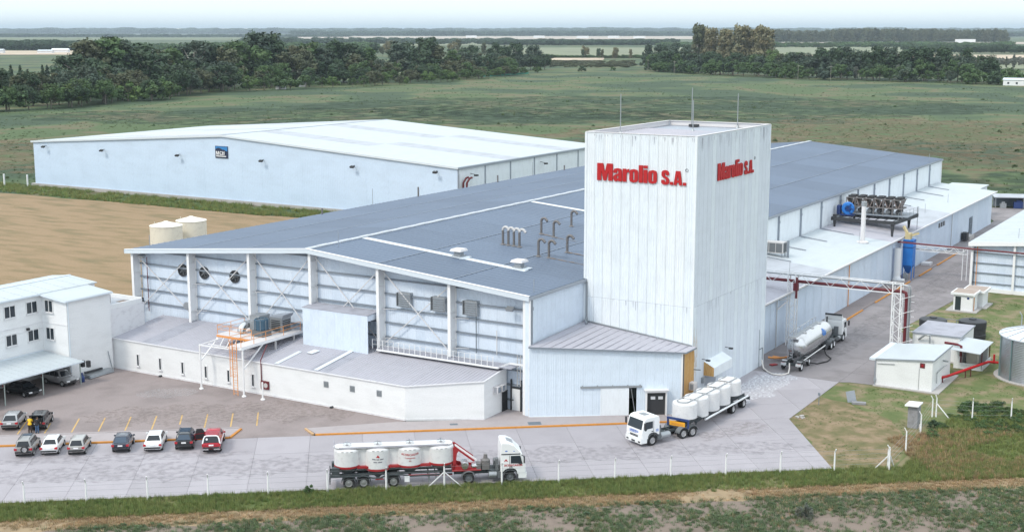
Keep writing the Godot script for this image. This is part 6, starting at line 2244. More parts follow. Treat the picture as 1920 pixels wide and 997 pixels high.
# stations: [z, underside, top, half width]; cabin: [rear belt z, rear roof z, front roof z, front belt z, belt y, roof y]
func car(called: String, label: String, at: Vector3, turn: float, st: Array, cabin: Array, paint: Material, glass: Material, wheel_z: Array, wheel_r: float, group: String) -> Node3D:
	var o := thing(called, label, "car", at, turn, group)
	var rings := []
	for s in st:
		rings.append(body_ring(s[0], s[1], s[2], s[3]))
	var mb := MB.new()
	mb.loft(rings)
	var hw: float = st[st.size() / 2][3]
	# cabin: a smooth shell from the belt line to the roof
	var ring := func(z0: float, z1: float, y: float, w: float, c: float) -> Array:
		return [Vector3(w - c, y, z0), Vector3(w, y, z0 - c), Vector3(w, y, z1 + c), Vector3(w - c, y, z1), Vector3(-w + c, y, z1), Vector3(-w, y, z1 + c), Vector3(-w, y, z0 - c), Vector3(-w + c, y, z0)]
	var wb := hw * 0.93
	var wr := hw * 0.72
	var y0: float = cabin[4]
	var y1: float = cabin[5]
	mb.loft([ring.call(cabin[0], cabin[3], y0 - 0.05, wb, 0.12), ring.call(lerpf(cabin[0], cabin[1], 0.88), lerpf(cabin[3], cabin[2], 0.88), lerpf(y0, y1, 0.88), lerpf(wb, wr, 0.88), 0.12), ring.call(cabin[1] - 0.1, cabin[2] + 0.1, y1 - 0.02, wr - 0.07, 0.12), ring.call(cabin[1] - 0.45, cabin[2] + 0.45, y1 + 0.015, wr - 0.35, 0.1)])
	part(o, "body", mb, paint)
	# panes, a few millimetres proud of the shell
	var pane := func(q: Array, name: String) -> void:
		var k: Vector3 = (q[1] - q[0]).cross(q[3] - q[0]).normalized()
		var mid: Vector3 = (q[0] + q[1] + q[2] + q[3]) / 4
		if k.dot(mid - Vector3(0, y0, (cabin[0] + cabin[3]) / 2)) < 0:
			k = -k
		var g := MB.new()
		var e := []
		for p in q:
			e.append(p - k * 0.03)
		for p in q:
			e.append(p + k * 0.012)
		g.hexa(e)
		part(o, name, g, glass)
	var lo := 0.10
	var hi := 0.84
	var at_h := func(f: float, z_b: float, z_r: float, s: float, inset: float) -> Vector3:
		return Vector3(s * (lerpf(wb, wr, f) - inset), lerpf(y0, y1, f), lerpf(z_b, z_r, f))
	pane.call([at_h.call(lo, cabin[0], cabin[1], -1, 0.14), at_h.call(lo, cabin[0], cabin[1], 1, 0.14), at_h.call(hi, cabin[0], cabin[1], 1, 0.17), at_h.call(hi, cabin[0], cabin[1], -1, 0.17)], "rear_window")
	pane.call([at_h.call(lo, cabin[3], cabin[2], 1, 0.12), at_h.call(lo, cabin[3], cabin[2], -1, 0.12), at_h.call(hi, cabin[3], cabin[2], -1, 0.17), at_h.call(hi, cabin[3], cabin[2], 1, 0.17)], "windscreen")
	for s in [-1.0, 1.0]:
		var cuts := [0.07, 0.36, 0.39, 0.68, 0.71, 0.93] if cabin[0] - cabin[3] > 2.9 else [0.10, 0.48, 0.52, 0.90]
		for i in range(0, cuts.size(), 2):
			var p := []
			for c in [[lo, cuts[i]], [lo, cuts[i + 1]], [hi, cuts[i + 1]], [hi, cuts[i]]]:
				p.append(Vector3(s * lerpf(wb, wr, c[0]), lerpf(y0, y1, c[0]), lerpf(lerpf(cabin[0], cabin[1], c[0]), lerpf(cabin[3], cabin[2], c[0]), c[1])))
			pane.call(p, "side_window")
		for z in wheel_z:
			wheel(o, Vector3(s * (hw - 0.09), wheel_r, z), wheel_r, 0.22, s, M.alloy)
		mb = MB.new()
		mb.obox(Vector3(s * (hw + 0.08), y0 + 0.06, lerpf(cabin[3], cabin[2], 0.1) + 0.25), Vector3(0.2, 0.14, 0.12))
		part(o, "mirror", mb, paint)
	# lights, plates and bumpers at both ends
	var zr: float = st[0][0]
	var zf: float = st[-1][0]
	var lamp_y := lerpf(st[1][1], st[1][2], 0.72)
	for s in [-1.0, 1.0]:
		mb = MB.new()
		mb.obox(Vector3(s * hw * 0.84, lamp_y, zr - 0.05), Vector3(0.26, 0.2, 0.16))
		part(o, "tail_lamp", mb, M.lamp_red)
		mb = MB.new()
		mb.obox(Vector3(s * hw * 0.74, lerpf(st[-1][1], st[-1][2], 0.78), zf + 0.07), Vector3(0.34, 0.15, 0.2), Basis(UP, -s * 0.25))
		part(o, "headlight", mb, M.lamp_clear)
	mb = MB.new()
	mb.obox(Vector3(0, lamp_y - 0.02, zr + 0.015), Vector3(0.44, 0.13, 0.03))
	part(o, "number_plate", mb, M.letter_white)
	mb = MB.new()
	mb.obox(Vector3(0, st[0][1] + 0.10, zr + 0.02), Vector3(hw * 1.75, 0.14, 0.09))
	mb.obox(Vector3(0, st[-1][1] + 0.08, zf - 0.02), Vector3(hw * 1.7, 0.12, 0.09))
	mb.obox(Vector3(0, 0.27, 0), Vector3(hw * 1.7, 0.12, (zr - zf) * 0.8))
	part(o, "bumper", mb, M.black_plastic)
	mb = MB.new()
	mb.obox(Vector3(0, lerpf(st[-1][1], st[-1][2], 0.6), zf - 0.005), Vector3(hw * 0.9, 0.14, 0.05))
	part(o, "grille", mb, M.frame_black)
	return o


func sedan_body(L: float, w: float) -> Array:
	var h := L / 2
	return [[h, 0.42, 0.88, w * 0.84], [h - 0.12, 0.30, 0.98, w * 0.95], [h - 0.6, 0.25, 1.01, w], [h - 1.5, 0.24, 0.98, w], [0.0, 0.24, 0.96, w], [-h + 1.5, 0.25, 0.95, w], [-h + 0.7, 0.27, 0.86, w * 0.98], [-h + 0.15, 0.32, 0.74, w * 0.90], [-h, 0.40, 0.64, w * 0.76]]

func tall_body(L: float, w: float, belt: float) -> Array:
	var h := L / 2
	return [[h, 0.46, belt - 0.05, w * 0.90], [h - 0.08, 0.36, belt + 0.01, w * 0.97], [h - 0.7, 0.32, belt + 0.02, w], [0.0, 0.30, belt, w], [-h + 1.35, 0.32, belt, w], [-h + 0.6, 0.34, belt - 0.08, w * 0.98], [-h + 0.12, 0.40, belt - 0.18, w * 0.90], [-h, 0.48, belt - 0.30, w * 0.78]]


func make_vehicles() -> void:
	var grp := "cars parked in front of the plant"
	var face := 0.665   # nose towards the plant
	var silver := mat("paint_silver", lin(0.40, 0.40, 0.41), 0.25, 0.4)
	var grey := mat("paint_grey", lin(0.30, 0.295, 0.29), 0.28, 0.4)
	var champ := mat("paint_champagne", lin(0.40, 0.39, 0.375), 0.28, 0.35)
	var white := mat("paint_white", lin(0.78, 0.79, 0.80), 0.2)
	var navy := mat("paint_navy", lin(0.025, 0.032, 0.055), 0.18, 0.2)
	var black := mat("paint_black", lin(0.02, 0.022, 0.026), 0.18, 0.2)
	var red := mat("paint_red", lin(0.40, 0.015, 0.03), 0.2, 0.1)
	for m in [silver, grey, champ, white, navy, black, red]:
		m.clearcoat_enabled = true
		m.clearcoat = 0.6
		m.clearcoat_roughness = 0.08
	var dark := mat("car_glass", lin(0.018, 0.022, 0.028), 0.06)
	var blue_glass := mat("car_glass_blue", lin(0.05, 0.075, 0.11), 0.06)
	var row := func(u0: float, u1: float, w: float, L: float) -> Vector3: return street((u0 + u1) / 2, w + L / 2)
	# front row, from the left
	var c: Node3D = car("parked_car", "grey off-roader with spare wheel on its back, first of the front row", row.call(-1.75, -0.11, 12.5, 4.1), face, tall_body(4.1, 0.83, 1.02), [1.95, 1.75, -0.55, -1.05, 1.0, 1.66], grey, dark, [1.3, -1.3], 0.36, grp)
	wheel_on_back(c, Vector3(0.18, 0.88, 2.17))
	roof_bars(c, 1.68, 0.50, 1.5, -0.4)
	tinted_roof(c, blue_glass, 1.69, 0.42, 0.3, -0.4)
	c = car("parked_car", "white saloon with red tail lamps parked second in the front row", row.call(0.58, 2.15, 12.7, 4.2), face, sedan_body(4.2, 0.82), [1.55, 1.05, -0.5, -1.2, 0.96, 1.45], white, dark, [1.3, -1.25], 0.31, grp)
	c = car("parked_car", "champagne hatchback with dark rear window parked third in the front row", row.call(3.22, 4.68, 12.45, 3.75), face, tall_body(3.75, 0.8, 0.97), [1.80, 1.35, -0.5, -1.1, 0.95, 1.50], champ, dark, [1.2, -1.2], 0.3, grp)
	c = car("parked_car", "dark blue hatchback parked alone in the middle of the front row", row.call(7.26, 8.78, 12.68, 3.9), face, tall_body(3.9, 0.82, 0.98), [1.75, 1.0, -0.5, -1.15, 0.96, 1.47], navy, blue_glass, [1.2, -1.25], 0.31, grp)
	c = car("parked_car", "white saloon with long boot parked between the blue and black cars", row.call(10.2, 11.93, 12.52, 4.6), face, sedan_body(4.6, 0.87), [1.55, 0.95, -0.6, -1.35, 0.98, 1.46], white, dark, [1.4, -1.35], 0.32, grp)
	c = car("parked_car", "black compact off-roader parked beside the red pickup", row.call(13.13, 14.85, 12.75, 4.2), face, tall_body(4.2, 0.86, 1.05), [1.98, 1.65, -0.5, -1.1, 1.02, 1.64], black, blue_glass, [1.3, -1.3], 0.36, grp)
	roof_bars(c, 1.66, 0.55, 1.4, -0.4)
	tinted_roof(c, blue_glass, 1.665, 0.5, 1.1, -0.2)
	pickup(row.call(15.86, 17.58, 11.5, 5.2), face, red, dark, grp)
	# behind the island
	c = car("parked_car", "silver hatchback beside the car with the open tailgate", row.call(-5.14, -3.6, 21.6, 4.3), face, tall_body(4.3, 0.86, 0.99), [1.9, 1.25, -0.4, -1.15, 0.97, 1.50], silver, dark, [1.3, -1.3], 0.32, grp)
	c = car("parked_car", "black estate car with its tailgate raised", row.call(-2.5, -0.72, 21.2, 4.4), face, tall_body(4.4, 0.87, 1.0), [2.0, 1.55, -0.5, -1.2, 0.98, 1.52], black, dark, [1.35, -1.3], 0.33, grp)
	var mb := MB.new()
	mb.hexa([Vector3(-0.62, 1.50, 1.55), Vector3(0.62, 1.50, 1.55), Vector3(0.62, 1.46, 1.6), Vector3(-0.62, 1.46, 1.6), Vector3(-0.66, 1.86, 2.72), Vector3(0.66, 1.86, 2.72), Vector3(0.66, 1.80, 2.75), Vector3(-0.66, 1.80, 2.75)])
	var gate := part(c, "tailgate", mb, black, "raised tailgate")
	mb = MB.new()
	mb.hexa([Vector3(-0.52, 1.56, 1.7), Vector3(0.52, 1.56, 1.7), Vector3(0.52, 1.57, 1.7), Vector3(-0.52, 1.57, 1.7), Vector3(-0.52, 1.78, 2.40), Vector3(0.52, 1.78, 2.40), Vector3(0.52, 1.79, 2.40), Vector3(-0.52, 1.79, 2.40)])
	part(gate, "pane", mb, dark)
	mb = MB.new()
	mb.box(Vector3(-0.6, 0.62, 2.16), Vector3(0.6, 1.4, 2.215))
	part(c, "boot_shade_panel", mb, M.black_plastic)  # near-black panel stands in for the shade inside the open boot
	# under the carport, noses to the yard
	car("parked_car", "dark saloon under the carport with its nose to the yard", Vector3(-53.2, 0, 21.1), -PI / 2, sedan_body(4.5, 0.87), [1.5, 0.95, -0.6, -1.35, 0.98, 1.44], black, dark, [1.35, -1.35], 0.32, grp)
	car("parked_car", "grey off-roader under the carport's far end", Vector3(-53.1, 0, 15.9), -PI / 2, tall_body(4.4, 0.88, 1.05), [2.0, 1.7, -0.5, -1.1, 1.03, 1.68], silver, dark, [1.35, -1.35], 0.36, grp)
	hopper_lorry()
	white_lorry()
	tanker()


func wheel_on_back(o: Node3D, at: Vector3) -> void:
	var mb := MB.new()
	mb.lathe([Vector2(0.2, 0.02), Vector2(0.3, 0.2), Vector2(0.35, 0.14), Vector2(0.36, -0.08), Vector2(0.3, -0.14)], at, Vector3(0, 0, 1), 20)
	var t := part(o, "spare_wheel", mb, M.black_rubber)
	mb = MB.new()
	mb.lathe([Vector2(0.24, 0.12), Vector2(0.2, 0.05), Vector2(0, 0.07)], at, Vector3(0, 0, 1), 16)
	part(t, "rim", mb, M.alloy)

func roof_bars(o: Node3D, y: float, x: float, z0: float, z1: float) -> void:
	for s in [-1.0, 1.0]:
		var mb := MB.new()
		mb.tube([Vector3(s * x, y - 0.04, z0), Vector3(s * x, y + 0.05, z0 - 0.1), Vector3(s * x, y + 0.05, z1 + 0.1), Vector3(s * x, y - 0.04, z1)], 0.025, 6)
		part(o, "roof_bar", mb, M.frame_black)

func tinted_roof(o: Node3D, m: Material, y: float, x: float, z0: float, z1: float) -> void:
	var mb := MB.new()
	mb.box(Vector3(-x, y - 0.03, z1), Vector3(x, y + 0.008, z0))
	part(o, "roof_window", mb, m)


func pickup(at: Vector3, turn: float, red: Material, glass: Material, grp: String) -> void:
	var o := car("pickup_truck", "red pickup with white-framed open bed and a door standing open", at, turn, [[2.6, 0.55, 1.0, 0.84], [2.5, 0.45, 1.08, 0.88], [0.2, 0.42, 1.08, 0.88], [-1.2, 0.42, 1.08, 0.88], [-2.0, 0.45, 1.02, 0.87], [-2.5, 0.5, 0.88, 0.82], [-2.6, 0.55, 0.75, 0.76]], [0.35, 0.2, -0.7, -1.3, 1.05, 1.68], red, glass, [1.6, -1.65], 0.37, grp)
	# canopy frame over the bed, open at the back
	var mb := MB.new()
	var y0 := 1.06
	var y1 := 1.66
	mb.hexa([Vector3(-0.84, y0, 2.45), Vector3(-0.78, y0, 2.45), Vector3(-0.78, y0, 0.3), Vector3(-0.84, y0, 0.3), Vector3(-0.66, y1, 2.2), Vector3(-0.6, y1, 2.2), Vector3(-0.6, y1, 0.3), Vector3(-0.66, y1, 0.3)])
	mb.hexa([Vector3(0.78, y0, 2.45), Vector3(0.84, y0, 2.45), Vector3(0.84, y0, 0.3), Vector3(0.78, y0, 0.3), Vector3(0.6, y1, 2.2), Vector3(0.66, y1, 2.2), Vector3(0.66, y1, 0.3), Vector3(0.6, y1, 0.3)])
	mb.box(Vector3(-0.64, y1 - 0.05, 2.2), Vector3(0.64, y1, 0.3))
	part(o, "canopy", mb, red)
	mb = MB.new()
	mb.tube([Vector3(-0.82, 1.02, 2.5), Vector3(-0.72, 1.45, 2.3), Vector3(-0.62, 1.64, 2.22), Vector3(-0.45, 1.7, 2.2), Vector3(0.45, 1.7, 2.2), Vector3(0.62, 1.64, 2.22), Vector3(0.72, 1.45, 2.3), Vector3(0.82, 1.02, 2.5)], 0.065, 8)
	mb.bar(Vector3(-0.86, 0.98, 2.4), Vector3(-0.86, 0.98, 0.3), 0.05, 0.08)
	mb.bar(Vector3(0.88, 0.98, 2.5), Vector3(0.88, 0.98, -1.2), 0.05, 0.08)
	part(o, "canopy_frame", mb, M.white_gloss)
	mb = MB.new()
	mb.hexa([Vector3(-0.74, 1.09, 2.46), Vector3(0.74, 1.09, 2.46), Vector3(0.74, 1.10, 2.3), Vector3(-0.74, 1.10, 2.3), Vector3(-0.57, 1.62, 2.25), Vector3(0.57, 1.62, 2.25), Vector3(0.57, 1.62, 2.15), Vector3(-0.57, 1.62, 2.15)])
	part(o, "bed_shade_pane", mb, glass)  # dark slab painted as the shade inside the open bed, no real hatch
	mb = MB.new()
	mb.lathe([Vector2(0, 0.03), Vector2(0.1, 0.03), Vector2(0.1, 0)], Vector3(-0.42, 1.42, 2.36), Vector3(0, 0.35, 1).normalized(), 12)
	part(o, "sticker", mb, M.letter_white)
	mb = MB.new()
	for s in [-1.0, 1.0]:
		mb.obox(Vector3(s * 0.55, 0.52, 2.68), Vector3(0.6, 0.12, 0.14))
	mb.obox(Vector3(0, 0.70, 2.61), Vector3(1.66, 0.05, 0.03))
	part(o, "rear_bumper", mb, M.chrome)
	mb = MB.new()
	var hinge := Vector3(-0.9, 0, -0.95)
	var out := Vector3(-0.93, 0, 0.28).normalized()
	mb.hexa([hinge + UP * 0.5, hinge + out * 1.05 + UP * 0.5, hinge + out * 1.05 + UP * 0.5 + Vector3(0.03, 0, -0.07), hinge + UP * 0.5 + Vector3(0.03, 0, -0.07), hinge + UP * 1.08, hinge + out * 1.05 + UP * 1.08, hinge + out * 1.05 + UP * 1.08 + Vector3(0.03, 0, -0.07), hinge + UP * 1.08 + Vector3(0.03, 0, -0.07)])
	var d := part(o, "door", mb, red, "open driver's door")
	mb = MB.new()
	mb.hexa([hinge + out * 0.08 + UP * 0.56 + Vector3(0, 0, 0.012), hinge + out * 0.98 + UP * 0.56 + Vector3(0, 0, 0.012), hinge + out * 0.98 + UP * 0.56, hinge + out * 0.08 + UP * 0.56, hinge + out * 0.08 + UP * 1.03 + Vector3(0, 0, 0.012), hinge + out * 0.98 + UP * 1.03 + Vector3(0, 0, 0.012), hinge + out * 0.98 + UP * 1.03, hinge + out * 0.08 + UP * 1.03])
	mb.hexa([hinge + UP * 1.08, hinge + out * 0.95 + UP * 1.08, hinge + out * 0.95 + UP * 1.08 + Vector3(0.02, 0, -0.04), hinge + UP * 1.08 + Vector3(0.02, 0, -0.04), hinge + out * 0.3 + UP * 1.55, hinge + out * 0.85 + UP * 1.58, hinge + out * 0.85 + UP * 1.58 + Vector3(0.02, 0, -0.04), hinge + out * 0.3 + UP * 1.55 + Vector3(0.02, 0, -0.04)])
	part(d, "lining", mb, M.frame_black)


# A cab-over tractor; its front axle stands at the origin. high: roof deflector; drive: z of the driven axles.
func tractor(o: Node3D, high: bool, drive: Array, tail: float, rim: Material) -> MeshInstance3D:
	var hw := 1.22
	var prof := PackedVector2Array([Vector2(-1.36, 0.75), Vector2(-1.42, 1.35), Vector2(-1.36, 1.72), Vector2(-1.08, 2.70), Vector2(-0.92, 2.86)])
	if high:
		prof.append_array([Vector2(-0.72, 3.05), Vector2(-0.35, 3.45), Vector2(0.15, 3.68), Vector2(0.72, 3.72), Vector2(0.80, 3.60), Vector2(0.86, 2.8)])
	else:
		prof.append_array([Vector2(-0.6, 2.93), Vector2(0.6, 2.93), Vector2(0.78, 2.84), Vector2(0.84, 2.6)])
	prof.append_array([Vector2(0.86, 1.02), Vector2(0.66, 1.02), Vector2(0.50, 1.20), Vector2(0.2, 1.30), Vector2(-0.2, 1.30), Vector2(-0.50, 1.20), Vector2(-0.64, 1.0), Vector2(-0.66, 0.75)])
	# full-width core and slightly narrower outer faces, so that the long edges are bevelled
	var mb := MB.new()
	mb.prism(prof, Vector3(-hw + 0.07, 0, 0), Vector3(0, 0, 1), UP, Vector3((hw - 0.07) * 2, 0, 0))
	var mid := Vector2(-0.25, 1.9)
	for s in [-1.0, 1.0]:
		var n := prof.size()
		for i in n:
			var a := prof[i]
			var b := prof[(i + 1) % n]
			var a2 := a + (mid - a).normalized() * 0.06
			var b2 := b + (mid - b).normalized() * 0.06
			var q := [Vector3(s * (hw - 0.07), a.y, a.x), Vector3(s * (hw - 0.07), b.y, b.x), Vector3(s * hw, b2.y, b2.x), Vector3(s * hw, a2.y, a2.x)]
			if s > 0:
				q.reverse()
			mb.quad(q[0], q[1], q[2], q[3])
		var inner := PackedVector2Array()
		for p in prof:
			inner.append(p + (mid - p).normalized() * 0.06)
		mb.prism(inner, Vector3(s * (hw - 0.05), 0, 0), Vector3(0, 0, 1), UP, Vector3(s * 0.05, 0, 0))
	var cab := part(o, "cab", mb, M.white_gloss)
	# windscreen and door windows
	mb = MB.new()
	mb.hexa([Vector3(-1.08, 1.76, -1.365), Vector3(1.08, 1.76, -1.365), Vector3(1.08, 1.76, -1.30), Vector3(-1.08, 1.76, -1.30), Vector3(-1.02, 2.64, -1.115), Vector3(1.02, 2.64, -1.115), Vector3(1.02, 2.64, -1.05), Vector3(-1.02, 2.64, -1.05)])
	part(cab, "windscreen", mb, M.glass)
	for s in [-1.0, 1.0]:
		mb = MB.new()
		mb.prism(PackedVector2Array([Vector2(-1.12, 1.72), Vector2(-0.92, 1.60), Vector2(-0.72, 1.78), Vector2(-0.05, 1.80), Vector2(-0.05, 2.50), Vector2(-0.92, 2.50)]), Vector3(s * (hw - 0.02), 0, 0), Vector3(0, 0, 1), UP, Vector3(s * 0.035, 0, 0))
		part(cab, "door_window", mb, M.glass)
		mb = MB.new()
		mb.obox(Vector3(s * (hw + 0.01), 1.8, 0.06), Vector3(0.02, 1.5, 0.025))
		mb.obox(Vector3(s * (hw + 0.02), 1.48, -0.1), Vector3(0.04, 0.07, 0.2))
		if high:
			mb.obox(Vector3(s * (hw + 0.012), 2.66, -0.05), Vector3(0.03, 0.09, 1.7))
		part(cab, "door_trim", mb, M.frame_black)
		mb = MB.new()
		mb.bar(Vector3(s * hw, 2.55, -1.02), Vector3(s * (hw + 0.26), 2.5, -1.22), 0.04, 0.04)
		mb.obox(Vector3(s * (hw + 0.26), 2.2, -1.24), Vector3(0.2, 0.62, 0.1))
		part(cab, "mirror", mb, M.black_plastic)
		mb = MB.new()
		mb.obox(Vector3(s * 0.93, 0.98, -1.405), Vector3(0.4, 0.2, 0.09))
		part(cab, "headlight", mb, M.lamp_clear)
		wheel(o, Vector3(s * 1.04, 0.51, 0), 0.51, 0.30, s, rim)
		mb = MB.new()
		for k in 8:
			var a := PI * (k / 8.0) * 1.0
			var b := PI * ((k + 1) / 8.0)
			mb.hexa([Vector3(s * 1.22, 0.55 + sin(a) * 0.62, -cos(a) * 0.64), Vector3(s * 0.8, 0.55 + sin(a) * 0.62, -cos(a) * 0.64), Vector3(s * 0.8, 0.55 + sin(b) * 0.62, -cos(b) * 0.64), Vector3(s * 1.22, 0.55 + sin(b) * 0.62, -cos(b) * 0.64), Vector3(s * 1.22, 0.55 + sin(a) * 0.68, -cos(a) * 0.70), Vector3(s * 0.8, 0.55 + sin(a) * 0.68, -cos(a) * 0.70), Vector3(s * 0.8, 0.55 + sin(b) * 0.68, -cos(b) * 0.70), Vector3(s * 1.22, 0.55 + sin(b) * 0.68, -cos(b) * 0.70)])
		part(o, "wheel_arch", mb, M.chassis_grey)
	mb = MB.new()
	mb.hexa([Vector3(-1.2, 0.38, -1.48), Vector3(1.2, 0.38, -1.48), Vector3(1.22, 0.38, -0.75), Vector3(-1.22, 0.38, -0.75), Vector3(-1.2, 0.86, -1.50), Vector3(1.2, 0.86, -1.50), Vector3(1.22, 0.86, -0.75), Vector3(-1.22, 0.86, -0.75)])
	var bump := part(o, "bumper", mb, M.white_gloss)
	mb = MB.new()
	mb.obox(Vector3(0, 0.52, -1.50), Vector3(0.5, 0.16, 0.04))
	for s in [-1.0, 1.0]:
		mb.obox(Vector3(s * 0.9, 0.55, -1.495), Vector3(0.3, 0.14, 0.04))
	part(bump, "fog_lamp", mb, M.frame_black)
	mb = MB.new()
	for y in [1.0, 1.12]:
		mb.obox(Vector3(0, y, -1.405), Vector3(1.2, 0.07, 0.05))
	part(cab, "grille", mb, M.frame_black)
	mb = MB.new()
	if high:
		mb.hexa([Vector3(-0.55, 3.46, -0.30), Vector3(0.55, 3.46, -0.30), Vector3(0.55, 3.68, 0.25), Vector3(-0.55, 3.68, 0.25), Vector3(-0.5, 3.53, -0.32), Vector3(0.5, 3.53, -0.32), Vector3(0.5, 3.74, 0.22), Vector3(-0.5, 3.74, 0.22)])
	else:
		mb.box(Vector3(-0.42, 2.93, -0.5), Vector3(0.42, 2.99, 0.1))
	part(cab, "roof_hatch", mb, M.galvanised)
	# chassis
	mb = MB.new()
	for s in [-1.0, 1.0]:
		mb.box(Vector3(s * 0.36, 0.72, -0.9), Vector3(s * 0.46, 0.98, tail))
	for i in 6:
		var z := 0.9 + (tail - 1.0) * i / 5.0
		mb.box(Vector3(-0.4, 0.76, z), Vector3(0.4, 0.94, z + 0.1))
	mb.box(Vector3(-0.85, 0.98, 0.95), Vector3(0.85, 1.05, 2.0))
	var ch := part(o, "chassis", mb, M.chassis)
	mb = MB.new()
	mb.lathe([Vector2(0, -0.6), Vector2(0.3, -0.6), Vector2(0.34, -0.55), Vector2(0.34, 0.55), Vector2(0.3, 0.6), Vector2(0, 0.6)], Vector3(-0.85, 0.72, 1.75), Vector3(0, 0, 1), 16)
	mb.lathe([Vector2(0, -0.35), Vector2(0.28, -0.35), Vector2(0.28, 0.35), Vector2(0, 0.35)], Vector3(0.88, 0.72, 1.55), Vector3(0, 0, 1), 16)
	part(ch, "fuel_tank", mb, M.galvanised)
	mb = MB.new()
	mb.box(Vector3(-1.1, 0.5, 0.75), Vector3(-0.6, 0.98, 1.1))
	mb.box(Vector3(0.6, 0.45, 0.72), Vector3(1.12, 0.98, 1.15))
	mb.box(Vector3(-0.8, 1.05, 1.0), Vector3(0.1, 1.75, 1.35))
	mb.box(Vector3(0.2, 1.05, 1.0), Vector3(0.75, 2.1, 1.25))
	part(ch, "equipment_box", mb, M.chassis_grey)
	mb = MB.new()
	mb.box(Vector3(-0.55, 1.0, drive[0] - 0.5), Vector3(0.55, 1.14, drive[0] + 0.5))
	part(ch, "fifth_wheel", mb, M.frame_black)
	for z in drive:
		for s in [-1.0, 1.0]:
			wheel(o, Vector3(s * 1.05, 0.51, z), 0.51, 0.27, s, rim)
			wheel(o, Vector3(s * 0.74, 0.51, z), 0.51, 0.27, s, rim)
			mudguard(o, s, z, M.chassis_grey)
	return cab


func mudguard(o: Node3D, s: float, z: float, m: Material) -> void:
	var mb := MB.new()
	for k in 8:
		var a := PI * (0.06 + 0.88 * k / 8.0)
		var b := PI * (0.06 + 0.88 * (k + 1) / 8.0)
		var p := func(t: float, r: float, x: float) -> Vector3: return Vector3(x, 0.51 + sin(t) * r, z - cos(t) * r)
		mb.hexa([p.call(a, 0.62, s * 0.58), p.call(a, 0.62, s * 1.22), p.call(b, 0.62, s * 1.22), p.call(b, 0.62, s * 0.58), p.call(a, 0.66, s * 0.58), p.call(a, 0.66, s * 1.22), p.call(b, 0.66, s * 1.22), p.call(b, 0.66, s * 0.58)])
	part(o, "mudguard", mb, m)


# Words bent round an upright cylinder, centred at angle a0 (0 = +x).
func arc_text(parent: Node3D, words: String, o: Vector3, r: float, a0: float, high: float, m: Material, bend := 0.0) -> void:
	var f := SystemFont.new()
	f.font_names = PackedStringArray(["Droid Sans"])
	f.font_weight = 700
	var t := TextMesh.new()
	t.font = f
	t.text = words
	t.font_size = 48
	t.pixel_size = high / 34.0
	t.depth = 0.0
	t.curve_step = 4.0
	var a := t.get_mesh_arrays()
	var v: PackedVector3Array = a[Mesh.ARRAY_VERTEX]
	var idx: PackedInt32Array = a[Mesh.ARRAY_INDEX] if a[Mesh.ARRAY_INDEX] != null else PackedInt32Array(range(v.size()))
	var mb := MB.new()
	for i in range(0, idx.size(), 3):
		var p := []
		for k in 3:
			var q := v[idx[i + k]]
			var ang := a0 - q.x / r
			p.append(o + Vector3(cos(ang) * r, q.y + bend * q.x * q.x, sin(ang) * r))
		var n: Vector3 = (p[0] + p[1] + p[2]) / 3.0 - o
		n.y = 0
		n = n.normalized()
		mb.tri(p[0], p[1], p[2], n, n, n)
	part(parent, "lettering", mb, m)


func hopper(o: Node3D, at: Vector3, r: float, y0: float, y1: float, band: Material, cone: Material) -> MeshInstance3D:
	var mb := MB.new()
	mb.lathe([Vector2(r, y0), Vector2(r, y1 - 0.12), Vector2(r * 0.96, y1), Vector2(r * 0.5, y1 + 0.12), Vector2(0, y1 + 0.14)], at, UP, 28)
	var h := part(o, "hopper", mb, M.hopper_white)
	mb = MB.new()
	mb.lathe([Vector2(r + 0.012, y0 - 0.17), Vector2(r + 0.012, y0 + 0.015), Vector2(r, y0 + 0.02)], at, UP, 28)
	part(h, "band", mb, band)
	mb = MB.new()
	mb.lathe([Vector2(0.14, y0 - 1.05), Vector2(0.22, y0 - 0.95), Vector2(r, y0 - 0.17)], at, UP, 28)
	part(h, "cone", mb, cone)
	mb = MB.new()
	mb.tube([at + UP * (y0 - 1.3), at + UP * (y0 - 0.95)], 0.12, 10)
	part(h, "outlet", mb, M.chassis_grey)
	return h


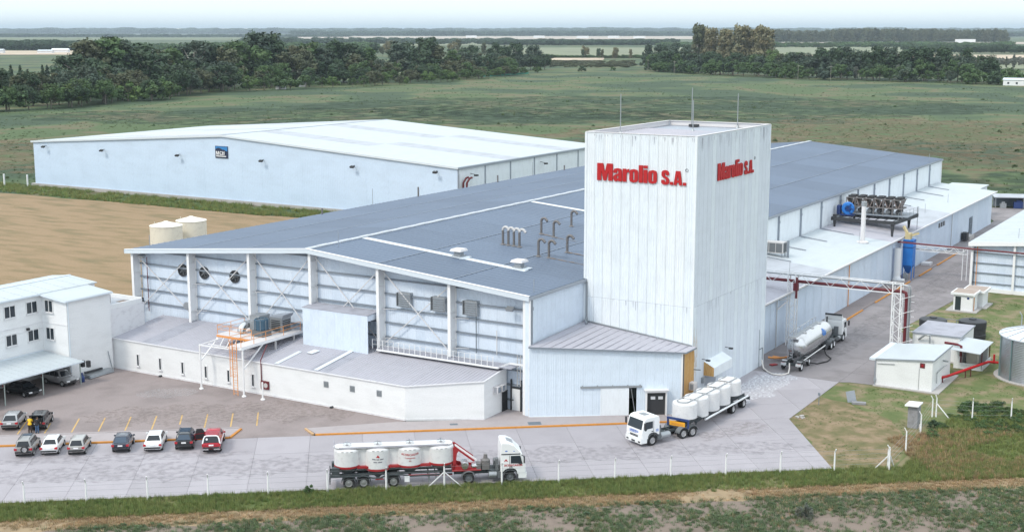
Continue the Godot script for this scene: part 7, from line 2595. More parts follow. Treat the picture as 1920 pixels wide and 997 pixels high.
func hopper_lorry() -> void:
	# front axle under the cab; the lorry heads along the road
	var near := Vector3(8.92, 0, 18.41)
	var head := STREET
	var left := Vector3(head.z, 0, -head.x)
	var right := -left
	var at := near - right * 1.19
	var turn := atan2(-head.x, -head.z)
	var o := thing("hopper_lorry", "red and white lorry with four bulk hoppers standing along the road verge", "lorry", at, turn)
	var cab := tractor(o, true, [3.73], 5.0, M.chassis_grey)
	text(cab, "lettering", "ACONCAGUA", Vector3(1.235, 1.62, -0.28), Basis(UP, PI / 2), 0.17, M.brand_red, 1.12)
	var mb := MB.new()
	mb.prism(PackedVector2Array([Vector2(0.20, 1.98), Vector2(0.38, 2.22), Vector2(0.56, 1.98), Vector2(0.46, 1.98), Vector2(0.38, 2.08), Vector2(0.32, 1.98)]), Vector3(1.222, 0, 0), Vector3(0, 0, 1), UP, Vector3(0.012, 0, 0))
	part(cab, "logo", mb, M.brand_red)
	mb = MB.new()
	mb.obox(Vector3(1.222, 2.95, 0.35), Vector3(0.02, 0.1, 0.2))
	mb.obox(Vector3(1.222, 2.93, -0.35), Vector3(0.02, 0.07, 0.12))
	part(cab, "sticker", mb, M.letter_blue)
	# trailer: hoppers, roof deck, gooseneck and running gear
	var spots := [14.5, 11.8, 8.95, 6.15]
	var low := [1.98, 1.66, 1.88, 1.98]
	for i in 4:
		var p := Vector3(0, 0, spots[i])
		var h := hopper(o, p, 1.16, low[i], 3.42, M.hopper_red, M.hopper_grey)
		if i == 2:
			arc_text(h, "ACONCAGUA", p + UP * 2.92, 1.172, 0.0, 0.19, M.brand_red, 0.10)
			arc_text(h, "Transportes", p + UP * 2.62, 1.172, 0.0, 0.12, M.brand_red, 0.05)
			arc_text(h, "SRL", p + UP * 2.36, 1.172, 0.0, 0.11, M.hopper_red)
		elif i == 1:
			var lg := MB.new()
			for q in [[-0.17, 2.78, 0.0, 3.02, 0.17, 2.78], [0.0, 3.02, 0.17, 2.78, 0.05, 2.74]]:
				var tri := []
				for k in 3:
					var a: float = -q[k * 2] / 1.175
					tri.append(p + Vector3(cos(a) * 1.175, q[k * 2 + 1], sin(a) * 1.175))
				lg.tri(tri[0], tri[1], tri[2], Vector3.RIGHT, Vector3.RIGHT, Vector3.RIGHT)
			part(h, "logo", lg, M.brand_red)
			var pr := MB.new()
			for row in [[2.56, [-0.52, -0.2, -0.14, 0.12, 0.18, 0.52]], [2.30, [-0.40, -0.06, 0.0, 0.38]]]:
				for k in range(0, row[1].size(), 2):
					var n := 5
					for e in n:
						var xa: float = lerpf(row[1][k], row[1][k + 1], float(e) / n)
						var xb: float = lerpf(row[1][k], row[1][k + 1], (e + 0.8) / n)
						var A := p + Vector3(cos(-xa / 1.175) * 1.175, row[0] + 0.1 * xa * xa, sin(-xa / 1.175) * 1.175)
						var B := p + Vector3(cos(-xb / 1.175) * 1.175, row[0] + 0.1 * xb * xb, sin(-xb / 1.175) * 1.175)
						pr.quad(A, B, B + UP * 0.09, A + UP * 0.09)
			part(h, "print", pr, M.letter_grey)
		mb = MB.new()
		mb.lathe([Vector2(0.36, 3.62), Vector2(0.36, 3.84), Vector2(0.30, 3.88), Vector2(0, 3.9)], p, UP, 16)
		mb.bar(p + Vector3(-0.5, 3.9, 0), p + Vector3(0.5, 3.9, 0), 0.06, 0.05)
		part(h, "lid", mb, M.chrome)
		mb = MB.new()
		for k in 3:
			var a := -0.35 + k * 0.35
			mb.obox(p + Vector3(cos(a) * 1.14, 3.36, sin(a) * 1.14), Vector3(0.03, 0.1, 0.22), Basis(UP, -a))
		part(h, "rust_patch", mb, M.pipe_crook)
	mb = MB.new()
	var deck := PackedVector2Array()
	for k in 13:
		var a := PI * k / 12.0
		deck.append(Vector2(cos(a) * 0.72, 14.9 + sin(a) * 0.8))
	for k in 13:
		var a := PI + PI * k / 12.0
		deck.append(Vector2(cos(a) * 0.72, 5.9 + sin(a) * 0.8))
	mb.prism(deck, Vector3(0, 3.58, 0), Vector3.RIGHT, Vector3(0, 0, 1), UP * 0.06)
	part(o, "roof_deck", mb, M.hopper_white)
	mb = MB.new()
	for s in [-1.0, 1.0]:
		mb.bar(Vector3(s * 0.70, 3.62, 15.2), Vector3(s * 0.70, 3.62, 5.5), 0.05, 0.14)
	mb.tube([Vector3(-0.4, 3.6, 15.6), Vector3(-0.4, 4.05, 15.65), Vector3(0.4, 4.05, 15.65), Vector3(0.4, 3.6, 15.6)], 0.03, 6)
	part(o, "deck_rail", mb, M.lilac_roof)
	mb = MB.new()
	for i in 3:
		var zc: float = (spots[i] + spots[i + 1]) / 2
		mb.box(Vector3(-0.45, 1.9, zc - 0.5), Vector3(0.45, 3.4, zc + 0.5))
	mb.box(Vector3(-0.4, 3.30, 5.2), Vector3(0.4, 3.58, 15.4))
	part(o, "filler_panel", mb, M.hopper_white)
	mb = MB.new()
	for i in 3:
		var zc: float = (spots[i] + spots[i + 1]) / 2
		mb.box(Vector3(-0.8, 1.72, zc - 0.5), Vector3(0.8, 1.9, zc + 0.5))
	# gooseneck: side plates with an opening, sloping beams
	for s in [-1.0, 1.0]:
		var x: float = s * 0.72
		mb.prism(PackedVector2Array([Vector2(4.95, 1.25), Vector2(5.1, 1.25), Vector2(5.1, 3.35), Vector2(4.85, 3.4), Vector2(4.6, 3.0), Vector2(4.75, 2.75), Vector2(4.85, 1.9)]), Vector3(x, 0, 0), Vector3(0, 0, 1), UP, Vector3(0.08, 0, 0))
		mb.prism(PackedVector2Array([Vector2(5.1, 1.2), Vector2(5.0, 1.85), Vector2(4.6, 1.62), Vector2(3.7, 1.42), Vector2(3.0, 1.38), Vector2(3.0, 1.2)]), Vector3(x, 0, 0), Vector3(0, 0, 1), UP, Vector3(0.08, 0, 0))
		mb.bar(Vector3(x, 3.35, 4.95), Vector3(x, 2.0, 3.2), 0.12, 0.16)
	mb.box(Vector3(-0.9, 1.14, 2.6), Vector3(0.9, 1.24, 5.2))
	part(o, "gooseneck", mb, M.hopper_red)
	mb = MB.new()
	mb.bar(Vector3(0.62, 3.5, 4.9), Vector3(0.62, 2.0, 2.95), 0.05, 0.1)
	mb.bar(Vector3(0.35, 3.5, 4.9), Vector3(0.35, 2.0, 2.95), 0.05, 0.1)
	for i in 6:
		mb.bar(Vector3(0.35, 3.3 - i * 0.25, 4.65 - i * 0.32), Vector3(0.62, 3.3 - i * 0.25, 4.65 - i * 0.32), 0.04, 0.04)
	part(o, "ladder", mb, M.white_steel)
	# compressor and tanks on the front of the trailer
	mb = MB.new()
	mb.lathe([Vector2(0, -0.7), Vector2(0.3, -0.68), Vector2(0.36, -0.5), Vector2(0.36, 0.5), Vector2(0.3, 0.68), Vector2(0, 0.7)], Vector3(0.3, 1.62, 4.05), Vector3(1, 0, 0), 16)
	mb.lathe([Vector2(0, -0.3), Vector2(0.22, -0.28), Vector2(0.25, 0.2), Vector2(0, 0.3)], Vector3(0.6, 1.5, 3.2), Vector3(0, 0, 1), 14)
	part(o, "air_tank", mb, M.steel)
	mb = MB.new()
	mb.box(Vector3(0.1, 1.24, 2.6), Vector3(0.8, 1.75, 3.0))
	mb.lathe([Vector2(0, 1.2), Vector2(0.42, 1.2), Vector2(0.42, 2.0), Vector2(0.2, 2.15), Vector2(0.17, 2.5), Vector2(0.0, 2.55)], Vector3(0.45, 0, 2.15), UP, 14)
	mb.box(Vector3(-0.6, 1.2, 1.85), Vector3(0.9, 1.75, 2.5))
	part(o, "compressor", mb, M.rust_pipe)
	# bogie
	mb = MB.new()
	for s in [-1.0, 1.0]:
		mb.bar(Vector3(s * 0.55, 1.12, 4.9), Vector3(s * 0.55, 1.12, 16.0), 0.12, 0.22)
		mb.tube([Vector3(s * 1.12, 1.12, 16.1), Vector3(s * 1.12, 1.14, 13.0), Vector3(s * 1.12, 0.92, 12.3), Vector3(s * 1.12, 0.92, 11.6), Vector3(s * 1.12, 1.14, 11.0), Vector3(s * 1.12, 1.12, 9.7), Vector3(s * 1.12, 0.95, 8.9), Vector3(s * 1.12, 1.05, 5.2)], 0.07, 6)
		mb.box(Vector3(s * 0.5, 1.1, 15.2), Vector3(s * 1.1, 1.9, 15.9))
	mb.box(Vector3(-1.15, 0.72, 16.0), Vector3(1.15, 1.05, 16.12))
	mb.box(Vector3(-1.1, 0.45, 16.02), Vector3(-0.95, 1.5, 16.1))
	mb.box(Vector3(0.95, 0.45, 16.02), Vector3(1.1, 1.5, 16.1))
	part(o, "trailer_frame", mb, M.chassis)
	mb = MB.new()
	mb.bar(Vector3(1.05, 0.98, 9.4), Vector3(1.05, 0.98, 5.2), 0.05, 0.18)
	mb.prism(PackedVector2Array([Vector2(11.3, 0.75), Vector2(12.1, 0.75), Vector2(11.9, 0.95), Vector2(11.5, 0.95)]), Vector3(1.08, 0, 0), Vector3(0, 0, 1), UP, Vector3(0.05, 0, 0))
	part(o, "side_rail", mb, M.hopper_red)
	for z in [14.4, 13.1, 10.45]:
		for s in [-1.0, 1.0]:
			wheel(o, Vector3(s * 1.05, 0.51, z), 0.51, 0.27, s, M.alloy)
			wheel(o, Vector3(s * 0.74, 0.51, z), 0.51, 0.27, s, M.chassis_grey)
			mudguard(o, s, z, M.chassis)
	mb = MB.new()
	mb.obox(Vector3(1.17, 0.72, 9.25), Vector3(0.03, 0.55, 0.45))
	part(o, "mud_flap", mb, M.letter_white)
	mb = MB.new()
	for s in [-1.0, 1.0]:
		mb.box(Vector3(s * 0.8, 0.2, 7.2), Vector3(s * 0.92, 1.1, 7.35))
		mb.box(Vector3(s * 0.8, 0.5, 6.6), Vector3(s * 0.9, 1.1, 6.7))
	part(o, "landing_leg", mb, M.galvanised)


func white_lorry() -> void:
	var head := Vector3(-0.43, 0, 0.903).normalized()
	var at := Vector3(14.22, 0, 1.43)
	var o := thing("white_lorry", "white lorry tractor turned out in front of its five-hopper trailer", "lorry", at, atan2(-head.x, -head.z))
	var cab := tractor(o, false, [4.0, 5.2], 5.9, M.alloy)
	text(cab, "lettering", "LOGISTICA", Vector3(0.0, 1.50, -1.425), Basis(UP, PI), 0.20, M.letter_blue, 0.95)
	var mb := MB.new()
	mb.obox(Vector3(0.15, 1.36, -1.425), Vector3(1.0, 0.04, 0.02))
	for k in 4:
		mb.obox(Vector3(-1.225, 1.62 - k * 0.07, 0.52), Vector3(0.012, 0.035, 0.34))
	part(cab, "print", mb, M.letter_blue)
	# trailer
	var th := Vector3(-0.053, 0, 0.999).normalized()
	var kp := Vector3(16.2, 0, -2.6)
	var t := thing("hopper_trailer", "white trailer of five bulk hoppers with blue front frame", "trailer", kp, atan2(-th.x, -th.z))
	# local: +z runs back from the kingpin
	for i in 5:
		var p := Vector3(0, 0, 0.9 + i * 2.62)
		var h := hopper(t, p, 1.25, 1.9 if i in [0, 4] else 1.5, 3.25, M.hopper_white, M.hopper_grey)
		mb = MB.new()
		mb.lathe([Vector2(0.42, 3.22), Vector2(0.4, 3.36), Vector2(0.0, 3.42)], p, UP, 16)
		part(h, "lid", mb, M.white_gloss)
		mb = MB.new()
		mb.lathe([Vector2(1.253, 2.9), Vector2(1.27, 2.92), Vector2(1.253, 2.94)], p, UP, 28)
		part(h, "weld_seam", mb, M.cream_steel)
	mb = MB.new()
	for i in 4:
		mb.box(Vector3(-0.5, 1.75, 2.0 + i * 2.62), Vector3(0.5, 3.12, 2.45 + i * 2.62))
	part(t, "filler_panel", mb, M.white_gloss)
	mb = MB.new()
	var loop := []
	for k in 9:
		var a := PI * k / 8.0
		loop.append(Vector3(cos(a) * 0.62, 3.42, 0.55 - sin(a) * 0.6))
	loop.append(Vector3(-0.62, 3.42, 11.9))
	mb.tube(loop, 0.05, 6)
	mb.tube([Vector3(0.62, 3.42, 0.55), Vector3(0.62, 3.42, 11.9)], 0.05, 6)
	for i in 5:
		mb.bar(Vector3(-0.62, 3.25, 0.9 + i * 2.62), Vector3(-0.62, 3.7, 0.9 + i * 2.62), 0.04, 0.04)
	part(t, "walkway_rail", mb, M.galvanised)
	mb = MB.new()
	for k in 9:
		mb.bar(Vector3(-0.55, 3.40, 0.6 + k * 1.4), Vector3(0.55, 3.40, 0.6 + k * 1.4), 0.5, 0.03)
	part(t, "walkway", mb, M.white_gloss)
	mb = MB.new()
	mb.box(Vector3(-1.22, 1.70, -0.62), Vector3(1.22, 1.90, -0.45))
	mb.box(Vector3(-1.2, 1.0, -0.6), Vector3(-1.06, 1.72, -0.45))
	mb.box(Vector3(1.06, 1.0, -0.6), Vector3(1.2, 1.72, -0.45))
	mb.box(Vector3(-1.0, 0.98, -0.64), Vector3(1.0, 1.06, -0.5))
	part(t, "front_frame", mb, M.deep_blue)
	mb = MB.new()
	mb.box(Vector3(-0.85, 1.08, -0.72), Vector3(0.85, 1.58, -0.66))
	var plate := part(t, "sign_plate", mb, M.plate_yellow)
	mb = MB.new()
	for k in 7:
		mb.obox(Vector3(-0.54 + k * 0.18, 1.33, -0.73), Vector3(0.12, 0.16, 0.015))
	part(plate, "print", mb, M.yellow_paint)
	mb = MB.new()
	for s in [-1.0, 1.0]:
		mb.bar(Vector3(s * 0.5, 1.15, -0.4), Vector3(s * 0.5, 1.05, 14.2), 0.12, 0.25)
		mb.bar(Vector3(s * 0.95, 1.75, 1.6), Vector3(s * 0.95, 1.05, 3.4), 0.10, 0.14)
	for z in [10.1, 12.75]:
		for s in [-1.0, 1.0]:
			mb.box(Vector3(s * 0.5, 1.0, z - 0.6), Vector3(s * 1.2, 1.08, z + 0.6))
	mb.box(Vector3(-1.2, 0.6, 14.1), Vector3(1.2, 0.95, 14.2))
	part(t, "trailer_frame", mb, M.chassis)
	mb = MB.new()
	for s in [-1.0, 1.0]:
		mb.tube([Vector3(s * 1.2, 1.05, 3.2), Vector3(s * 1.2, 1.12, 13.6)], 0.11, 10)
	part(t, "hose_tube", mb, M.white_gloss)
	for z in [10.1, 12.75]:
		for s in [-1.0, 1.0]:
			wheel(t, Vector3(s * 1.05, 0.51, z), 0.51, 0.27, s, M.alloy)
			wheel(t, Vector3(s * 0.74, 0.51, z), 0.51, 0.27, s, M.alloy)
	mb = MB.new()
	mb.lathe([Vector2(0, -0.5), Vector2(0.42, -0.5), Vector2(0.42, 0.3), Vector2(0, 0.4)], Vector3(0.3, 2.2, 13.0), Vector3(0, 0, 1), 14)
	part(t, "rear_valve", mb, M.chassis_grey)


func tanker() -> void:
	var head := Vector3(-0.03, 0, -1).normalized()
	var at := Vector3(16.45, 0, -51.6)
	var o := thing("tank_lorry", "shiny steel tank lorry unloading beside the tower, cab facing away", "lorry", at, atan2(-head.x, -head.z))
	tractor(o, false, [4.15, 5.4], 6.2, M.letter_white)
	var mb := MB.new()
	mb.hexa([Vector3(-1.15, 2.9, -0.1), Vector3(1.15, 2.9, -0.1), Vector3(1.15, 2.9, 0.8), Vector3(-1.15, 2.9, 0.8), Vector3(-1.1, 3.3, 0.35), Vector3(1.1, 3.3, 0.35), Vector3(1.1, 3.65, 0.85), Vector3(-1.1, 3.65, 0.85)])
	part(o, "roof_deflector", mb, M.white_gloss)
	mb = MB.new()
	mb.obox(Vector3(0, 3.6, 0.86), Vector3(2.2, 0.22, 0.08))
	mb.bar(Vector3(-0.75, 1.1, 1.3), Vector3(-0.75, 3.3, 1.2), 0.16, 0.16)
	part(o, "exhaust_stack", mb, M.frame_black)
	# the tank: round above, running down to a shallow vee
	var rings := []
	for q in [[5.25, 0.25, 2.55], [5.3, 0.8, 2.5], [5.45, 1.12, 2.45], [5.7, 1.22, 2.45], [7.5, 1.24, 2.45], [11.7, 1.24, 2.45], [15.9, 1.22, 2.45], [16.5, 1.18, 2.5], [17.0, 0.95, 2.6], [17.2, 0.55, 2.65], [17.25, 0.2, 2.65]]:
		var ring := []
		for k in 28:
			var a := TAU * k / 28.0
			var y := sin(a)
			var bulge: float = (0.42 * smoothstep(6.0, 9.5, q[0]) * (1.0 - smoothstep(12.5, 16.0, q[0]))) if y < 0 else 0.0
			ring.append(Vector3(cos(a) * q[1], q[2] + y * q[1] * (1.0 + bulge * absf(y)), q[0]))
		rings.append(ring)
	mb = MB.new()
	mb.loft(rings)
	var tank := part(o, "tank", mb, M.steel)
	mb = MB.new()
	for k in 6:
		var a := 0.12 + 0.10 * k
		var z0 := 8.2 + 0.1 * absf(k - 2.5)
		var z1 := 9.9 - 0.15 * absf(k - 2.0)
		for s in [1.0]:
			mb.quad(Vector3(s * cos(a) * 1.265, 2.45 + sin(a) * 1.265, z0), Vector3(s * cos(a + 0.08) * 1.265, 2.45 + sin(a + 0.08) * 1.265, z0), Vector3(s * cos(a + 0.08) * 1.265, 2.45 + sin(a + 0.08) * 1.265, z1), Vector3(s * cos(a) * 1.265, 2.45 + sin(a) * 1.265, z1))
	mb.lathe([Vector2(0, 0.02), Vector2(0.2, 0.02), Vector2(0.2, 0)], Vector3(0.93, 3.28, 9.0), Vector3(0.74, 0.67, 0), 14)
	part(tank, "emblem", mb, M.blue_paint)
	# top walkway, hand rail and manholes
	mb = MB.new()
	mb.box(Vector3(-0.75, 3.6, 6.2), Vector3(-0.15, 3.66, 16.6))
	part(o, "walkway", mb, M.galvanised)
	mb = MB.new()
	mb.bar(Vector3(-0.78, 4.25, 6.3), Vector3(-0.78, 4.25, 16.4), 0.05, 0.05)
	for k in 9:
		mb.bar(Vector3(-0.78, 3.6, 6.3 + k * 1.26), Vector3(-0.78, 4.25, 6.3 + k * 1.26), 0.04, 0.04)
	part(o, "rail", mb, M.chrome)
	for z in [7.6, 10.6, 13.6]:
		mb = MB.new()
		mb.lathe([Vector2(0.26, 3.6), Vector2(0.26, 3.76), Vector2(0, 3.79)], Vector3(0.05, 0, z), UP, 14)
		part(o, "manhole", mb, M.alloy)
	mb = MB.new()
	for x in [-0.78, -0.22]:
		mb.bar(Vector3(x, 0.9, 17.42), Vector3(x, 3.75, 17.35), 0.06, 0.06)
	for k in 9:
		mb.bar(Vector3(-0.78, 1.1 + k * 0.31, 17.41), Vector3(-0.22, 1.1 + k * 0.31, 17.41), 0.04, 0.04)
	mb.bar(Vector3(-0.9, 3.72, 17.3), Vector3(0.5, 3.72, 17.3), 0.8, 0.06)
	part(o, "ladder", mb, M.chrome)
	mb = MB.new()
	for s in [-1.0, 1.0]:
		mb.bar(Vector3(s * 0.5, 1.1, 4.0), Vector3(s * 0.5, 1.05, 18.1), 0.12, 0.25)
		mb.bar(Vector3(s * 0.7, 1.2, 17.2), Vector3(s * 0.6, 2.3, 16.8), 0.1, 0.1)
		mb.box(Vector3(s * 0.55, 1.0, 14.4), Vector3(s * 1.22, 1.1, 15.6))
		mb.box(Vector3(s * 0.55, 1.0, 17.4), Vector3(s * 1.22, 1.1, 18.5))
	mb.box(Vector3(-1.2, 0.62, 18.35), Vector3(1.2, 0.95, 18.45))
	part(o, "trailer_frame", mb, M.chassis)
	mb = MB.new()
	mb.tube([Vector3(1.18, 1.15, 8.5), Vector3(1.18, 1.15, 17.4)], 0.1, 10)
	part(o, "hose_tube", mb, M.chrome)
	for s in [-1.0, 1.0]:
		mb = MB.new()
		mb.obox(Vector3(s * 0.98, 0.72, 18.46), Vector3(0.42, 0.5, 0.05))
		var panel := part(o, "rear_panel", mb, M.alloy)
		mb = MB.new()
		mb.obox(Vector3(s * 0.98, 0.88, 18.49), Vector3(0.36, 0.14, 0.04))
		part(panel, "tail_lamp", mb, M.lamp_red)
		for z in [14.95, 18.0]:
			wheel(o, Vector3(s * 1.06, 0.51, z), 0.51, 0.3, s, M.letter_white)
			mudguard(o, s, z, M.alloy)
	mb = MB.new()
	mb.box(Vector3(0.3, 0.55, 6.9), Vector3(1.15, 1.2, 8.2))
	mb.box(Vector3(-1.15, 0.55, 6.9), Vector3(-0.3, 1.2, 8.2))
	part(o, "compressor_box", mb, M.frame_black)
	# hoses
	mb = MB.new()
	mb.tube([Vector3(16.8, 0.9, -33.1), Vector3(17.0, 0.4, -32.6), Vector3(17.3, 0.12, -31.4), Vector3(16.9, 0.12, -30.2), Vector3(15.9, 0.12, -30.0), Vector3(14.9, 0.12, -30.9), Vector3(14.0, 0.15, -32.0), Vector3(13.3, 0.8, -33.2)], 0.09, 8)
	one("white_hose", mb, M.hose_white, "white unloading hose from the tank lorry to the tower corner", "hose")
	mb = MB.new()
	mb.tube([Vector3(17.6, 0.7, -43.6), Vector3(18.2, 0.2, -42.6), Vector3(19.3, 0.08, -41.3), Vector3(19.4, 0.08, -39.6), Vector3(18.7, 0.08, -37.8), Vector3(17.9, 0.4, -36.6)], 0.07, 8)
	one("black_hose", mb, M.black_rubber, "black hose looping over the lane beside the tank lorry", "hose")
	mb = MB.new()
	mb.tube([Vector3(13.0, 0.5, -36.2), Vector3(13.8, 0.45, -36.5), Vector3(14.6, 0.4, -37.4), Vector3(14.8, 0.3, -38.6)], 0.13, 8)
	mb.tube([Vector3(13.2, 0.35, -37.4), Vector3(14.2, 0.3, -37.4)], 0.16, 8)
	one("orange_pipe", mb, M.orange_steel, "orange coupling pipe lying between the tower and the tank lorry", "pipe")
	mb = MB.new()
	mb.obox(Vector3(14.3, 0.1, -34.6), Vector3(0.5, 0.12, 0.9), Basis(UP, -0.5))
	one("red_chock", mb, M.hopper_red, "red wheel chock on the ground by the tower corner", "chock")


# ---------------------------------------------------------------- people: one skin over a smooth union of tapered bones
# bones: [a, b, ra, rb]; surface nets, one vertex in each cell that the surface crosses.
func skin(bones: Array, cell: float, blend: float) -> MB:
	var field := {}
	var reach := cell * 2.5 + blend
	for bn in bones:
		var rad: float = maxf(bn[2], bn[3]) + reach
		var lo: Vector3 = (bn[0].min(bn[1]) - Vector3.ONE * rad) / cell
		var hi: Vector3 = (bn[0].max(bn[1]) + Vector3.ONE * rad) / cell
		var ab: Vector3 = bn[1] - bn[0]
		var l2 := maxf(ab.length_squared(), 1e-9)
		for x in range(int(floor(lo.x)), int(ceil(hi.x)) + 1):
			for y in range(int(floor(lo.y)), int(ceil(hi.y)) + 1):
				for z in range(int(floor(lo.z)), int(ceil(hi.z)) + 1):
					var p := Vector3(x, y, z) * cell
					var t := clampf((p - bn[0]).dot(ab) / l2, 0.0, 1.0)
					var d: float = p.distance_to(bn[0] + ab * t) - lerpf(bn[2], bn[3], t)
					if d > reach:
						continue
					var key := Vector3i(x, y, z)
					if field.has(key):
						var e: float = field[key]
						var h := clampf(0.5 + 0.5 * (e - d) / blend, 0.0, 1.0)
						field[key] = lerpf(e, d, h) - blend * h * (1.0 - h)
					else:
						field[key] = d
	var far := reach
	var corner := [Vector3i(0, 0, 0), Vector3i(1, 0, 0), Vector3i(0, 1, 0), Vector3i(1, 1, 0), Vector3i(0, 0, 1), Vector3i(1, 0, 1), Vector3i(0, 1, 1), Vector3i(1, 1, 1)]
	var edges := [[0, 1], [2, 3], [4, 5], [6, 7], [0, 2], [1, 3], [4, 6], [5, 7], [0, 4], [1, 5], [2, 6], [3, 7]]
	var verts := {}
	var norms := {}
	for key in field:
		var d := []
		var inside := 0
		for c in corner:
			var w: float = field.get(key + c, far)
			d.append(w)
			if w < 0:
				inside += 1
		if inside == 0 or inside == 8:
			continue
		var sum := Vector3.ZERO
		var n := 0
		for e in edges:
			var a: float = d[e[0]]
			var b: float = d[e[1]]
			if (a < 0) != (b < 0):
				sum += Vector3(corner[e[0]]).lerp(Vector3(corner[e[1]]), a / (a - b))
				n += 1
		verts[key] = (Vector3(key) + sum / n) * cell
		norms[key] = Vector3(d[1] + d[3] + d[5] + d[7] - d[0] - d[2] - d[4] - d[6], d[2] + d[3] + d[6] + d[7] - d[0] - d[1] - d[4] - d[5], d[4] + d[5] + d[6] + d[7] - d[0] - d[1] - d[2] - d[3]).normalized()
	var mb := MB.new()
	var axes := [[Vector3i(1, 0, 0), Vector3i(0, 1, 0), Vector3i(0, 0, 1)], [Vector3i(0, 1, 0), Vector3i(0, 0, 1), Vector3i(1, 0, 0)], [Vector3i(0, 0, 1), Vector3i(1, 0, 0), Vector3i(0, 1, 0)]]
	for key in verts:
		for ax in axes:
			var a: float = field.get(key, far)
			var b: float = field.get(key + ax[0], far)
			if (a < 0) == (b < 0):
				continue
			var q := [key, key - ax[1], key - ax[1] - ax[2], key - ax[2]]
			if not (verts.has(q[1]) and verts.has(q[2]) and verts.has(q[3])):
				continue
			if a >= 0:
				q = [q[3], q[2], q[1], q[0]]
			mb.tri(verts[q[0]], verts[q[1]], verts[q[2]], norms[q[0]], norms[q[1]], norms[q[2]])
			mb.tri(verts[q[0]], verts[q[2]], verts[q[3]], norms[q[0]], norms[q[2]], norms[q[3]])
	return mb


func hand_bones(wrist: Vector3, dir: Vector3, palm: Vector3, thumb: float) -> Array:
	var side := dir.cross(palm).normalized()
	var base := wrist + dir * 0.085
	var r := [[wrist, wrist + dir * 0.05, 0.026, 0.030], [wrist + dir * 0.03 + side * 0.022, base + side * 0.026, 0.018, 0.015], [wrist + dir * 0.03 - side * 0.022, base - side * 0.026, 0.018, 0.015], [wrist + dir * 0.03, base, 0.02, 0.016]]
	for i in 4:
		var s := side * (0.030 - i * 0.020) * thumb
		var l: float = [0.068, 0.078, 0.072, 0.056][i]
		var k := base + s
		var m := k + (dir * 0.9 + palm * 0.3).normalized() * l * 0.5
		r.append([k, m, 0.0095, 0.009])
		r.append([m, m + (dir * 0.6 + palm * 0.75).normalized() * l * 0.5, 0.009, 0.0075])
	var t := wrist + dir * 0.03 + side * 0.03 * thumb
	var t2 := t + (side * thumb * 0.75 + dir * 0.6 + palm * 0.3).normalized() * 0.042
	r.append([t, t2, 0.013, 0.011])
	r.append([t2, t2 + (dir + palm * 0.4).normalized() * 0.032, 0.011, 0.009])
	return r


